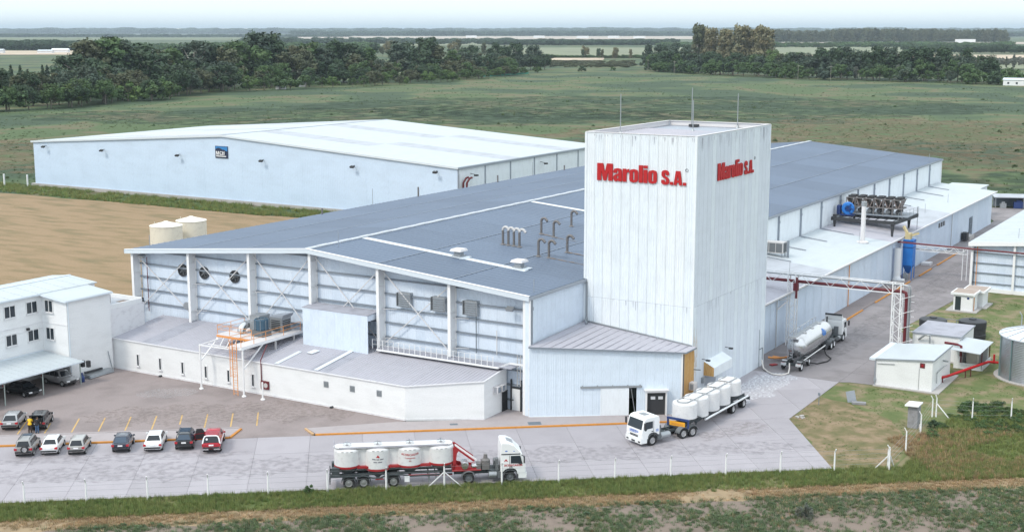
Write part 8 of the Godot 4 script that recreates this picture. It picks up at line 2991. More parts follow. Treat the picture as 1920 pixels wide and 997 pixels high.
# A person looking along -z: lean of the trunk, arms reaching to the given wrist points.
func person(label: String, at: Vector3, turn: float, high: float, lean: float, wrists: Array, top: Material, legs: Material, shoes: Material) -> void:
	var o := thing("person", label, "person", at, turn)
	var s := high / 1.75
	var bend := Basis(Vector3.RIGHT, -lean)
	var hip := Vector3(0, 0.93, 0)
	var up := func(x: float, y: float, z: float) -> Vector3: return hip + bend * Vector3(x, y - 0.93, z)
	var chest: Vector3 = up.call(0, 1.28, 0.0)
	var neck: Vector3 = up.call(0, 1.47, 0.0)
	var head: Vector3 = up.call(0, 1.63, -0.02)
	var trunk := [[Vector3(-0.07, 0.93, 0), Vector3(0.07, 0.93, 0), 0.125, 0.125], [hip, up.call(0, 1.1, 0), 0.13, 0.12], [up.call(0, 1.1, 0), chest, 0.12, 0.13], [up.call(-0.1, 1.33, 0), up.call(0.1, 1.33, 0), 0.105, 0.105], [up.call(-0.16, 1.41, 0), up.call(0.16, 1.41, 0), 0.062, 0.062]]
	var leg := []
	var foot := []
	for x in [-1.0, 1.0]:
		var knee := Vector3(x * 0.11, 0.49, -0.03)
		var ankle := Vector3(x * 0.12, 0.08, 0.02)
		leg.append([Vector3(x * 0.09, 0.90, 0), knee, 0.095, 0.062])
		leg.append([knee, knee.lerp(ankle, 0.35) + Vector3(0, 0, 0.02), 0.060, 0.058])
		leg.append([knee.lerp(ankle, 0.35) + Vector3(0, 0, 0.02), ankle, 0.058, 0.040])
		foot.append([ankle + Vector3(0, -0.035, 0.03), ankle + Vector3(0, -0.04, -0.10), 0.040, 0.036])
		foot.append([ankle + Vector3(0, -0.04, -0.10), ankle + Vector3(x * 0.01, -0.05, -0.17), 0.036, 0.028])
	var arm := []
	var hands := []
	var sleeve := []
	for i in 2:
		var x := -1.0 if i == 0 else 1.0
		var sh: Vector3 = up.call(x * 0.185, 1.405, 0)
		var wr: Vector3 = wrists[i]
		var d := wr - sh
		var l := minf(d.length(), 0.53)
		wr = sh + d.normalized() * l
		var out := (Vector3(x * 0.8, -0.5, 0.55) - d.normalized() * Vector3(x * 0.8, -0.5, 0.55).dot(d.normalized())).normalized()
		var elbow := sh.lerp(wr, 0.53) + out * sqrt(maxf(0.0, 0.275 * 0.275 - l * l * 0.25))
		arm.append([sh, elbow, 0.050, 0.040])
		arm.append([elbow, wr, 0.040, 0.027])
		sleeve.append([sh, sh.lerp(elbow, 0.8), 0.060, 0.055])
		var hd := (wr - elbow).normalized()
		var palm := (Vector3(0, -1, 0) - hd * Vector3(0, -1, 0).dot(hd)).normalized()
		if palm.length() < 0.5:
			palm = Vector3(-x, 0, 0)
		hands.append_array(hand_bones(wr, hd, palm, 1.0 if i == 0 else -1.0))
	var face := head + bend * Vector3(0, -0.045, -0.035)
	var skull := [[neck + bend * Vector3(0, -0.06, 0), head + bend * Vector3(0, -0.06, 0), 0.055, 0.055], [head + bend * Vector3(0, 0.02, 0.02), head + bend * Vector3(0, 0.03, -0.02), 0.095, 0.092], [face, face + bend * Vector3(0, -0.045, -0.02), 0.070, 0.048], [head + bend * Vector3(0, 0.0, -0.115), head + bend * Vector3(0, -0.035, -0.13), 0.012, 0.016], [head + bend * Vector3(-0.025, -0.075, -0.105), head + bend * Vector3(0.025, -0.075, -0.105), 0.012, 0.012]]
	for x in [-1.0, 1.0]:
		skull.append([head + bend * Vector3(x * 0.088, 0.0, 0.01), head + bend * Vector3(x * 0.094, -0.035, 0.005), 0.018, 0.013])
	var all := trunk + leg + foot + arm
	var body := skin(all, 0.016, 0.03)
	for m in [skin(skull, 0.008, 0.015), skin(hands, 0.004, 0.006)]:
		body.v.append_array(m.v)
		body.n.append_array(m.n)
		body.c.append_array(m.c)
	var scale_all := func(mb: MB) -> MB:
		for i in mb.v.size():
			mb.v[i] *= s
		return mb
	part(o, "body", scale_all.call(body), M.skin)
	var grow := func(list: Array, by: float) -> Array:
		var r := []
		for b in list:
			r.append([b[0], b[1], b[2] + by, b[3] + by])
		return r
	part(o, "shirt", scale_all.call(skin(grow.call(trunk, 0.018) + sleeve, 0.016, 0.035)), top)
	part(o, "trousers", scale_all.call(skin(grow.call(leg, 0.014) + [[Vector3(-0.07, 0.92, 0), Vector3(0.07, 0.92, 0), 0.135, 0.135]], 0.016, 0.03)), legs)
	part(o, "shoes", scale_all.call(skin(grow.call(foot, 0.008), 0.012, 0.015)), shoes)
	part(o, "hair", scale_all.call(skin([[head + bend * Vector3(0, 0.045, 0.035), head + bend * Vector3(0, 0.06, -0.035), 0.092, 0.080], [head + bend * Vector3(0, 0.0, 0.06), head + bend * Vector3(0, -0.05, 0.05), 0.062, 0.045]], 0.009, 0.02)), M.hair)


func make_people() -> void:
	person("person in a yellow top bending to the open car boot", street(-2.12, 20.75), 0.665, 1.74, 0.35, [Vector3(-0.16, 0.95, -0.48), Vector3(0.14, 0.98, -0.5)], M.yellow_cloth, M.brown_cloth, M.dark_cloth)
	person("person in dark top and blue jeans standing at the open car boot", street(-1.4, 20.6), 0.5, 1.70, 0.16, [Vector3(-0.2, 0.98, -0.36), Vector3(0.24, 1.0, -0.34)], M.dark_cloth, M.denim, M.dark_cloth)


# ---------------------------------------------------------------- fence posts along the verge and round the lawn
func make_small_things() -> void:
	var post := func(p: Vector3, name: String, bent: Vector3, high: float, stays: Array, grp: String) -> void:
		var o := thing("fence_post", name, "fence post", p, 0.0, grp)
		var mb := MB.new()
		mb.hexa([Vector3(-0.07, -0.2, 0.07), Vector3(0.07, -0.2, 0.07), Vector3(0.07, -0.2, -0.07), Vector3(-0.07, -0.2, -0.07), Vector3(-0.05, high, 0.05), Vector3(0.05, high, 0.05), Vector3(0.05, high, -0.05), Vector3(-0.05, high, -0.05)])
		part(o, "shaft", mb, M.white_steel)
		mb = MB.new()
		mb.bar(Vector3(0, high - 0.03, 0), Vector3(0, high + 0.36, 0) + bent * 0.28, 0.08, 0.08)
		part(o, "bent_top", mb, M.white_steel)
		for d in stays:
			mb = MB.new()
			mb.bar(Vector3(0, high * 0.72, 0), d - UP * 0.1, 0.08, 0.08)
			part(o, "stay", mb, M.white_steel)
	for i in 16:
		var u := 2.1 + i * 5.163
		var stays := [STREET * 1.6, -STREET * 1.6] if i == 7 else []
		var what := "pale concrete fence post by the road verge, %s from the left" % ordinal(i + 1)
		if i == 7:
			what = "white fence post with two slanting stays in front of the hopper lorry"
		post.call(street(u, -0.5), what, -ACROSS, 1.75 if i != 7 else 1.9, stays, "fence posts along the road verge")
	post.call(Vector3(37.13, 0, -2.82), "bent white corner post of the lawn fence with a slanting stay", Vector3(-0.7, 0, 0.5), 2.0, [Vector3(-1.3, 0, 0.25), Vector3(0.1, 0, -1.3)], "fence posts round the lawn")
	post.call(Vector3(37.03, 0, -9.0), "bent white fence post between the lawn corner and the kiosk", Vector3(-0.7, 0, 0.3), 2.0, [], "fence posts round the lawn")
	post.call(Vector3(36.79, 0, -15.5), "bent white fence post standing against the cement kiosk", Vector3(-0.7, 0, 0.3), 2.0, [], "fence posts round the lawn")
	post.call(Vector3(36.25, 0, -22.4), "left one of two white posts standing close together behind the kiosk", Vector3(-0.6, 0, 0.5), 1.9, [], "fence posts round the lawn")
	post.call(Vector3(36.6, 0, -22.6), "right one of two close white posts, with a stay, behind the kiosk", Vector3(-0.3, 0, 0.7), 2.0, [Vector3(1.5, 0, 0.2)], "fence posts round the lawn")
	post.call(Vector3(40.15, 0, -23.23), "white fence post on the lawn in front of the water silo", Vector3(0.2, 0, 0.7), 2.0, [], "fence posts round the lawn")
	post.call(Vector3(43.63, 0, -25.33), "white fence post nearest the right edge of the lawn", Vector3(0.2, 0, 0.7), 2.0, [], "fence posts round the lawn")
	var wire := func(pts: Array, what: String) -> void:
		var mb := MB.new()
		for y in [0.5, 1.0, 1.45, 1.85]:
			for i in pts.size() - 1:
				mb.bar(pts[i] + UP * y, pts[i + 1] + UP * y, 0.012, 0.012)
		one("fence_wire", mb, M.galvanised, what, "wire")
	wire.call([street(2.1, -0.5), street(79.6, -0.5)], "thin fence wires strung along the road verge")
	wire.call([Vector3(37.13, 0, -2.82), Vector3(37.03, 0, -9), Vector3(36.79, 0, -15.5), Vector3(36.25, 0, -22.4), Vector3(40.15, 0, -23.23), Vector3(43.63, 0, -25.33)], "thin fence wires strung round the lawn")
	for q in [[Vector3(-217.3, 0, -114), 0], [Vector3(-224.5, 0, -112.5), 1], [Vector3(-231, 0, -111.5), 2]]:
		var o := thing("fence_post", "white post beside the far warehouse, %s from its left corner" % ordinal(q[1] + 1), "fence post", q[0], 0.0, "fence posts left of the far warehouse")
		var mb := MB.new()
		mb.box(Vector3(-0.15, -0.2, -0.15), Vector3(0.15, 3.2, 0.15))
		part(o, "shaft", mb, M.white_steel)
	# a small marker on the lawn edge
	var mb := MB.new()
	mb.tube([Vector3(24.6, 0, -20.5), Vector3(24.6, 1.1, -20.5)], 0.04, 6)
	mb.obox(Vector3(24.6, 1.2, -20.5), Vector3(0.25, 0.3, 0.08))
	one("marker_post", mb, M.girt, "small dark marker on a stick at the lawn's road edge", "marker")


# ---------------------------------------------------------------- trees
# A crown of leaf sprays filling clumps round the limb ends. kind: 0 round broadleaf, 1 tall loose eucalypt, 2 pointed conifer, 3 bush, 4 poplar
func tree_parts(kind: int, s: int) -> Array:
	var r := RandomNumberGenerator.new()
	r.seed = s * 131 + kind
	var wood := MB.new()
	var leaf := MB.new()
	var clumps := []   # [centre, radius]
	if kind == 0:
		wood.tube([Vector3.ZERO, Vector3(r.randf_range(-0.02, 0.02), 0.16, 0), Vector3(0.02, 0.42, 0.01)], 0.022, 7)
		for i in 26:
			var a := r.randf() * TAU
			var t := r.randf()
			var y := 0.30 + 0.58 * t
			var spread := 0.44 * sqrt(maxf(0.05, 1.0 - pow((t - 0.42) / 0.62, 2.0)))
			var q := spread * sqrt(r.randf_range(0.25, 1.0))
			clumps.append([Vector3(cos(a) * q, y, sin(a) * q), r.randf_range(0.11, 0.17)])
		clumps.append([Vector3(0, 0.55, 0), 0.22])
	elif kind == 1:
		wood.tube([Vector3.ZERO, Vector3(0.015, 0.25, 0.01), Vector3(-0.01, 0.5, 0), Vector3(0.02, 0.85, 0.01)], 0.014, 7)
		for i in 30:
			var a := i * 2.4 + r.randf()
			var t := (i + r.randf()) / 30.0
			var y := 0.16 + 0.77 * t
			var q := r.randf_range(0.05, 0.30) * (1.15 - 0.7 * t)
			clumps.append([Vector3(cos(a) * q, y, sin(a) * q), r.randf_range(0.075, 0.13)])
	elif kind == 2:
		wood.tube([Vector3.ZERO, Vector3(0, 0.9, 0)], 0.012, 6)
		for i in 26:
			var t := (i + r.randf()) / 26.0
			var a := i * 2.4
			var q := 0.20 * (1.0 - t) * r.randf_range(0.5, 1.0)
			clumps.append([Vector3(cos(a) * q, 0.08 + 0.88 * t, sin(a) * q), 0.03 + 0.09 * (1.0 - t)])
	elif kind == 3:
		wood.tube([Vector3.ZERO, Vector3(0, 0.3, 0)], 0.03, 6)
		for i in 17:
			var a := r.randf() * TAU
			var q := 0.48 * sqrt(r.randf())
			clumps.append([Vector3(cos(a) * q, r.randf_range(0.18, 0.82) * (1.0 - q * 0.5), sin(a) * q), r.randf_range(0.15, 0.22)])
	else:
		wood.tube([Vector3.ZERO, Vector3(0, 0.9, 0)], 0.012, 6)
		for i in 18:
			var t := (i + r.randf()) / 18.0
			var a := i * 2.4
			var q := 0.06 * sin(PI * minf(1.0, t * 0.9 + 0.12))
			clumps.append([Vector3(cos(a) * q, 0.12 + 0.84 * t, sin(a) * q), 0.055 + 0.035 * sin(PI * t)])
	for c in clumps:
		if kind in [0, 1]:
			var base := Vector3(0, c[0].y * 0.62, 0)
			wood.tube([base, base.lerp(c[0], 0.55) + Vector3(0, -0.02, 0), c[0]], 0.006, 4, false)
		var tone := r.randf_range(0.68, 1.35)
		var warm := r.randf_range(0.9, 1.12)
		var n: int = int(c[1] * (620 if kind != 3 else 300))
		for i in n:
			var d := Vector3(r.randfn(), r.randfn(), r.randfn()).normalized()
			var p: Vector3 = c[0] + d * c[1] * pow(r.randf(), 0.45) * Vector3(1, 0.85, 1)
			var nrm := (d + Vector3(r.randfn(), r.randfn(), r.randfn()) * 0.5).normalized()
			var u := nrm.cross(Vector3(r.randfn(), r.randfn(), r.randfn())).normalized()
			var w := nrm.cross(u)
			var k := r.randf_range(0.018, 0.038) * (1.0 if kind != 3 else 1.7)
			var v := tone * r.randf_range(0.82, 1.2)
			leaf.tint = Color(v * warm, v, v * (2.0 - warm))
			leaf.flat(p - u * k, p + u * k * 0.9 + w * k * 0.4, p + w * k * 1.3)
			leaf.flat(p - u * k * 0.6 - w * k * 0.7, p + u * k * 0.8 - w * k * 0.5, p + w * k * 0.6)
	return [wood.mesh(), leaf.mesh()]

var tree_stock := {}
func tree(called: String, label: String, at: Vector3, high: float, wide: float, kind: int, variant: int, leaf: String, bark: String, grp: String) -> void:
	var key := kind * 10 + variant
	if not tree_stock.has(key):
		tree_stock[key] = tree_parts(kind, variant + 3)
	var o := thing(called, label, "tree" if kind != 3 else "bush", at, rng.randf() * TAU, grp)
	var sc := Basis.from_scale(Vector3(high * wide, high, high * wide))
	part(o, "trunk", tree_stock[key][0], M[bark]).transform = Transform3D(sc, Vector3.ZERO)
	part(o, "crown", tree_stock[key][1], M[leaf]).transform = Transform3D(sc, Vector3.ZERO)


# One row of trees along a line of points, from left to right.
func row(pts: Array, count: int, h0: float, h1: float, wide: float, jitter: float, kinds: Array, leaves: Array, what: String, where: String, grp: String) -> void:
	var lens := [0.0]
	for i in pts.size() - 1:
		lens.append(lens[i] + pts[i].distance_to(pts[i + 1]))
	for i in count:
		var d: float = lens[-1] * (i + 0.5) / count
		var k := 0
		while k < pts.size() - 2 and lens[k + 1] < d:
			k += 1
		var p: Vector3 = pts[k].lerp(pts[k + 1], (d - lens[k]) / (lens[k + 1] - lens[k]))
		p += Vector3(rng.randf_range(-jitter, jitter), 0, rng.randf_range(-jitter, jitter))
		var kind: int = kinds[rng.randi() % kinds.size()]
		var h := rng.randf_range(h0, h1)
		tree(["broadleaf_tree", "eucalyptus_tree", "conifer_tree", "bush", "poplar_tree"][kind], "%s, %s from the left %s" % [what, ordinal(i + 1), where], p, h, wide * rng.randf_range(0.85, 1.2), kind, rng.randi() % 3, leaves[rng.randi() % leaves.size()], "pale_bark" if kind == 1 else "bark", grp)


func shift(pts: Array, by: Vector3) -> Array:
	var r := []
	for p in pts:
		r.append(p + by)
	return r


func make_groves() -> void:
	# left-hand wood: its near edge runs from the left of the view away to the middle
	var edge := [Vector3(-508, 0, -300), Vector3(-500, 0, -368), Vector3(-517, 0, -430), Vector3(-516, 0, -470), Vector3(-552, 0, -555), Vector3(-530, 0, -640), Vector3(-528, 0, -740), Vector3(-540, 0, -838), Vector3(-572, 0, -960)]
	row(edge.slice(0, 4), 24, 10, 15, 1.15, 5, [0, 0, 3], ["leaf_mid", "leaf_bright", "leaf_mid", "leaf_dark"], "leafy green tree", "along the near edge of the left wood", "near edge of the left wood")
	row(edge.slice(4, 9), 36, 6.5, 11, 1.2, 6, [0, 0, 3], ["leaf_mid", "leaf_bright", "leaf_olive", "leaf_mid"], "rounded green tree", "along the right half of the left wood's edge", "right half of the left wood's edge")
	row(shift(edge.slice(0, 5), Vector3(-28, 0, -32)), 27, 15, 21, 1.1, 9, [0, 0, 1], ["leaf_dark", "leaf_mid", "leaf_blue", "leaf_olive"], "dark mid-height tree", "in the second row of the left wood", "second row of the left wood")
	row(shift(edge.slice(4, 9), Vector3(-26, 0, -34)), 32, 12, 18, 1.15, 8, [0, 0, 1], ["leaf_dark", "leaf_mid", "leaf_olive"], "dark bushy tree", "in the second row of the wood's right half", "second row of the left wood, right half")
	row([Vector3(-700, 0, -440), Vector3(-690, 0, -560)], 16, 13, 19, 1.0, 6, [2], ["leaf_blue", "leaf_dark"], "dark pointed conifer", "in the conifer row at the far left", "conifer row at the far left")
	# the big eucalypts: [x, z, height]
	var tall := [[-587, -456, 27], [-605, -481, 35], [-605, -495, 36], [-607, -508, 36], [-602, -514, 33], [-574, -500, 27], [-597, -533, 28], [-604, -554, 29], [-610, -577, 34], [-610, -590, 33], [-598, -588, 31], [-585, -587, 28], [-611, -630, 34], [-611, -644, 40], [-612, -657, 38], [-605, -662, 33], [-597, -669, 30], [-601, -692, 31], [-593, -698, 28], [-599, -720, 33], [-593, -725, 31], [-573, -715, 23], [-590, -752, 27], [-594, -799, 31], [-601, -831, 31], [-596, -846, 35], [-589, -851, 28], [-589, -875, 24], [-583, -891, 22]]
	for i in tall.size():
		var q: Array = tall[i]
		tree("eucalyptus_tree", "tall dark eucalyptus rising over the left wood, %s from the left" % ordinal(i + 1), Vector3(q[0], 0, q[1]), q[2], 1.5 if i < 6 else 1.3, 1 if i % 4 else 0, i % 3, ["leaf_dark", "leaf_olive", "leaf_mid", "leaf_blue", "leaf_dark"][i % 5], "pale_bark", "tall trees of the left wood")
	row([Vector3(-690, 0, -1020), Vector3(-645, 0, -1120)], 8, 20, 30, 0.85, 8, [0, 1], ["leaf_dark", "leaf_dark", "leaf_blue"], "dark high tree", "in the clump right of the left wood", "dark clump right of the left wood")
	row([Vector3(-640, 0, -1010), Vector3(-617, 0, -1098)], 11, 13, 19, 1.0, 6, [0], ["leaf_dark", "leaf_blue"], "dark rounded tree", "at the right end of the left wood", "right end of the left wood")
	row(shift(edge.slice(0, 9), Vector3(-60, 0, -62)), 60, 14, 20, 1.25, 12, [0, 1, 1], ["leaf_dark", "leaf_olive", "leaf_blue", "leaf_dark"], "dark tree", "in the back of the left wood", "back of the left wood")
	# bushes dotted over the rough field in the middle
	var dots := [[-560, -1062, 7], [-545, -1100, 5], [-541, -1175, 9], [-520, -1135, 10], [-600, -1010, 5], [-575, -1000, 8], [-590, -940, 8], [-570, -905, 6], [-490, -1090, 13], [-470, -1085, 6]]
	for i in dots.size():
		tree("bush", "lone green bush on the rough field, %s of those right of the wood" % ordinal(i + 1), Vector3(dots[i][0], 0, dots[i][1]), dots[i][2], 1.15, 3, i % 3, "leaf_mid" if i % 3 else "leaf_dark", "bark", "lone bushes on the rough field")
	# right-hand wood
	var edge2 := [Vector3(-505, 0, -1112), Vector3(-440, 0, -1060), Vector3(-307, 0, -976), Vector3(-215, 0, -962), Vector3(-130, 0, -935)]
	row(edge2, 48, 9, 16, 1.15, 6, [0, 0, 3], ["leaf_mid", "leaf_dark", "leaf_blue", "leaf_mid"], "leafy tree", "along the near edge of the right wood", "near edge of the right wood")
	row(shift(edge2, Vector3(-14, 0, -38)), 36, 14, 22, 1.15, 8, [0, 0, 1], ["leaf_dark", "leaf_mid", "leaf_blue"], "tall dark tree", "in the second row of the right wood", "second row of the right wood")
	row([Vector3(-325, 0, -1025), Vector3(-270, 0, -1010), Vector3(-178, 0, -992)], 22, 21, 29, 1.05, 6, [0, 1], ["leaf_dark", "leaf_dark", "leaf_blue"], "very dark high tree", "in the middle of the right wood", "dark heart of the right wood")
	row([Vector3(-550, 0, -1190), Vector3(-500, 0, -1160)], 5, 22, 29, 1.0, 8, [0, 1], ["leaf_dark", "leaf_blue"], "dark spreading tree", "at the left end of the right wood", "left end of the right wood")
	row([Vector3(-560, 0, -1330), Vector3(-500, 0, -1310), Vector3(-440, 0, -1275)], 14, 40, 48, 0.85, 8, [1], ["leaf_dry", "leaf_dry", "leaf_olive"], "high pale yellowish tree", "behind the right wood", "pale high trees behind the right wood")
	row([Vector3(-438, 0, -1205), Vector3(-330, 0, -1150)], 6, 15, 22, 1.0, 8, [0], ["leaf_bright", "leaf_mid", "leaf_olive"], "light green tree", "in the gap of the right wood", "light trees in the right wood")
	var bare := [[-262, -985, 11], [-228, -985, 13], [-213, -972, 10]]
	for i in bare.size():
		tree("pale_tree", "pale grey half-bare tree in the right wood, %s from the left" % ordinal(i + 1), Vector3(bare[i][0], 0, bare[i][1]), bare[i][2], 0.9, 1, i, "leaf_grey", "pale_bark", "pale half-bare trees")
	row([Vector3(-150, 0, -950), Vector3(-105, 0, -935)], 6, 8, 12, 1.1, 4, [0, 3], ["leaf_bright", "leaf_dark", "leaf_mid"], "small tree", "beside the white farmhouse", "trees by the farmhouse")
	# trees scattered on the plain between the woods
	row([Vector3(-870, 0, -1640), Vector3(-800, 0, -1600), Vector3(-760, 0, -1570)], 7, 10, 21, 0.75, 14, [1, 0], ["leaf_dry", "leaf_olive", "leaf_dark", "leaf_dry"], "thin pale tree", "on the plain between the woods", "thin trees on the plain")
	row([Vector3(-1250, 0, -1560), Vector3(-1120, 0, -1640), Vector3(-1050, 0, -1660)], 9, 14, 30, 0.8, 20, [1, 0], ["leaf_olive", "leaf_dark", "leaf_dry"], "loose tree", "on the plain behind the left wood", "loose trees behind the left wood")
	row([Vector3(-250, 0, -1380), Vector3(-60, 0, -1330), Vector3(30, 0, -1290)], 26, 12, 17, 0.9, 5, [4], ["leaf_olive", "leaf_dark", "leaf_grey"], "slim poplar", "in the row at the far right", "poplar row at the far right")
	# the white farmhouse at the right edge
	for q in [[-124, -930, 20, 5.0, 0.0, "main white farmhouse among the trees at the right edge"], [-104, -922, 16, 3.6, 0.2, "lower white outbuilding next to the farmhouse"]]:
		var at := Vector3(q[0], 0, q[1])
		var h := site("farmhouse", q[5], "house", at)
		var mb := MB.new()
		mb.box(at + Vector3(-q[2] / 2, -0.1, -4), at + Vector3(q[2] / 2, q[3] - 0.8, 4))
		part(h, "wall", mb, M.plaster)
		mb = MB.new()
		mb.prism(PackedVector2Array([Vector2(-4.6, q[3] - 0.9), Vector2(4.6, q[3] - 0.9), Vector2(0, q[3] + 0.5)]), at + Vector3(-q[2] / 2 - 0.5, 0, 0), Vector3(0, 0, 1), UP, Vector3(q[2] + 1, 0, 0))
		part(h, "roof", mb, M.flashing if q[4] > 0.1 else M.gutter)
		for i in 3:
			mb = MB.new()
			mb.box(at + Vector3(-q[2] * 0.35 + i * q[2] * 0.3, 1.0, 4.0), at + Vector3(-q[2] * 0.35 + i * q[2] * 0.3 + 1.4, 2.4, 4.06))
			part(h, "window", mb, M.glass)
	# sheds in the clearings of the left wood
	for q in [[-548, -598, 7, 2.6, "small white-roofed shed at the edge of the left wood"], [-588, -480, 8, 3.0, "little white house half hidden in the left wood"], [-565, -640, 6, 2.4, "pale hut between the trees of the left wood"]]:
		var at := Vector3(q[0], 0, q[1])
		var h := site("small_shed", q[4], "shed", at)
		var mb := MB.new()
		mb.obox(at + UP * q[3] / 2, Vector3(q[2], q[3], 4), Basis(UP, 0.6))
		part(h, "wall", mb, M.plaster_b)
		mb = MB.new()
		mb.obox(at + UP * (q[3] + 0.15), Vector3(q[2] + 0.8, 0.25, 4.8), Basis(UP, 0.6))
		part(h, "roof", mb, M.white_roof)
	var mb := MB.new()
	for i in 16:
		mb.obox(Vector3(-560, 0.7, -880) + Vector3(-0.7, 0, -6.2) * i, Vector3(0.15, 1.6, 6.0), Basis(UP, 0.11))
	one("green_netting", mb, mat("net_green", lin(0.05, 0.22, 0.16), 0.8), "low turquoise netting fence at the right foot of the wood", "fence")
	# power poles before the right wood
	for i in 4:
		var p: Vector3 = [Vector3(-455, 0, -1050), Vector3(-305, 0, -965), Vector3(-275, 0, -958), Vector3(-505, 0, -1098)][i]
		mb = MB.new()
		mb.tube([p, p + UP * 12], 0.11, 6)
		mb.bar(p + Vector3(-1.2, 11, 0), p + Vector3(1.2, 11, 0), 0.2, 0.2)
		one("power_pole", mb, M.pale_bark, "thin pale power pole before the right wood, %s from the left" % ["second", "third", "fourth", "first"][i], "pole", "power poles before the right wood")


# ---------------------------------------------------------------- the plain out to the horizon
# A place given by its compass bearing from the drone's axis (as a tangent) and its distance.
func plain(t: float, d: float) -> Vector3:
	var f := Vector3(-0.5154, 0, -0.8570)
	var r := Vector3(0.8570, 0, -0.5154)
	return Vector3(EYE.x, 0, EYE.z) + f * d + r * t * d

func far_field(called: String, t0: float, t1: float, d0: float, d1: float, m: Material, y: float, label: String, lean := 0.0) -> void:
	var mb := MB.new()
	mb.sheet(ragged(flat2([plain(t0, d0), plain(t1, d0 * (1.0 + lean)), plain(t1, d1 * (1.0 + lean)), plain(t0, d1)]), d0 * 0.03, d0 * 0.004, int(d0)), y)
	struct(called, mb, m, label)

func far_belt(called: String, label: String, t0: float, t1: float, d0: float, d1: float, h0: float, h1: float, count: int, m: ArrayMesh, mats: String, seed_at: int, wide := 1.0) -> void:
	var r := RandomNumberGenerator.new()
	r.seed = seed_at
	var mm := MultiMesh.new()
	mm.transform_format = MultiMesh.TRANSFORM_3D
	mm.use_colors = true
	mm.mesh = m
	mm.instance_count = count
	var patch := FastNoiseLite.new()
	patch.seed = seed_at
	patch.frequency = 9.0
	for i in count:
		var t := lerpf(t0, t1, (i + r.randf()) / count)
		var h := r.randf_range(h0, h1) * (1.0 + 0.35 * patch.get_noise_1d(t))
		var p := plain(t, lerpf(d0, d1, r.randf()))
		var w := h * wide * r.randf_range(0.9, 1.4)
		mm.set_instance_transform(i, Transform3D(Basis(UP, r.randf() * TAU) * Basis.from_scale(Vector3(w, h, w)), p))
		var v := r.randf_range(0.75, 1.3)
		mm.set_instance_color(i, Color(v * r.randf_range(0.92, 1.1), v, v))
	var o := MultiMeshInstance3D.new()
	o.name = called
	o.multimesh = mm
	o.material_override = M[mats]
	add_child(o, true)
	tag(o, label, "wood", "", "stuff")

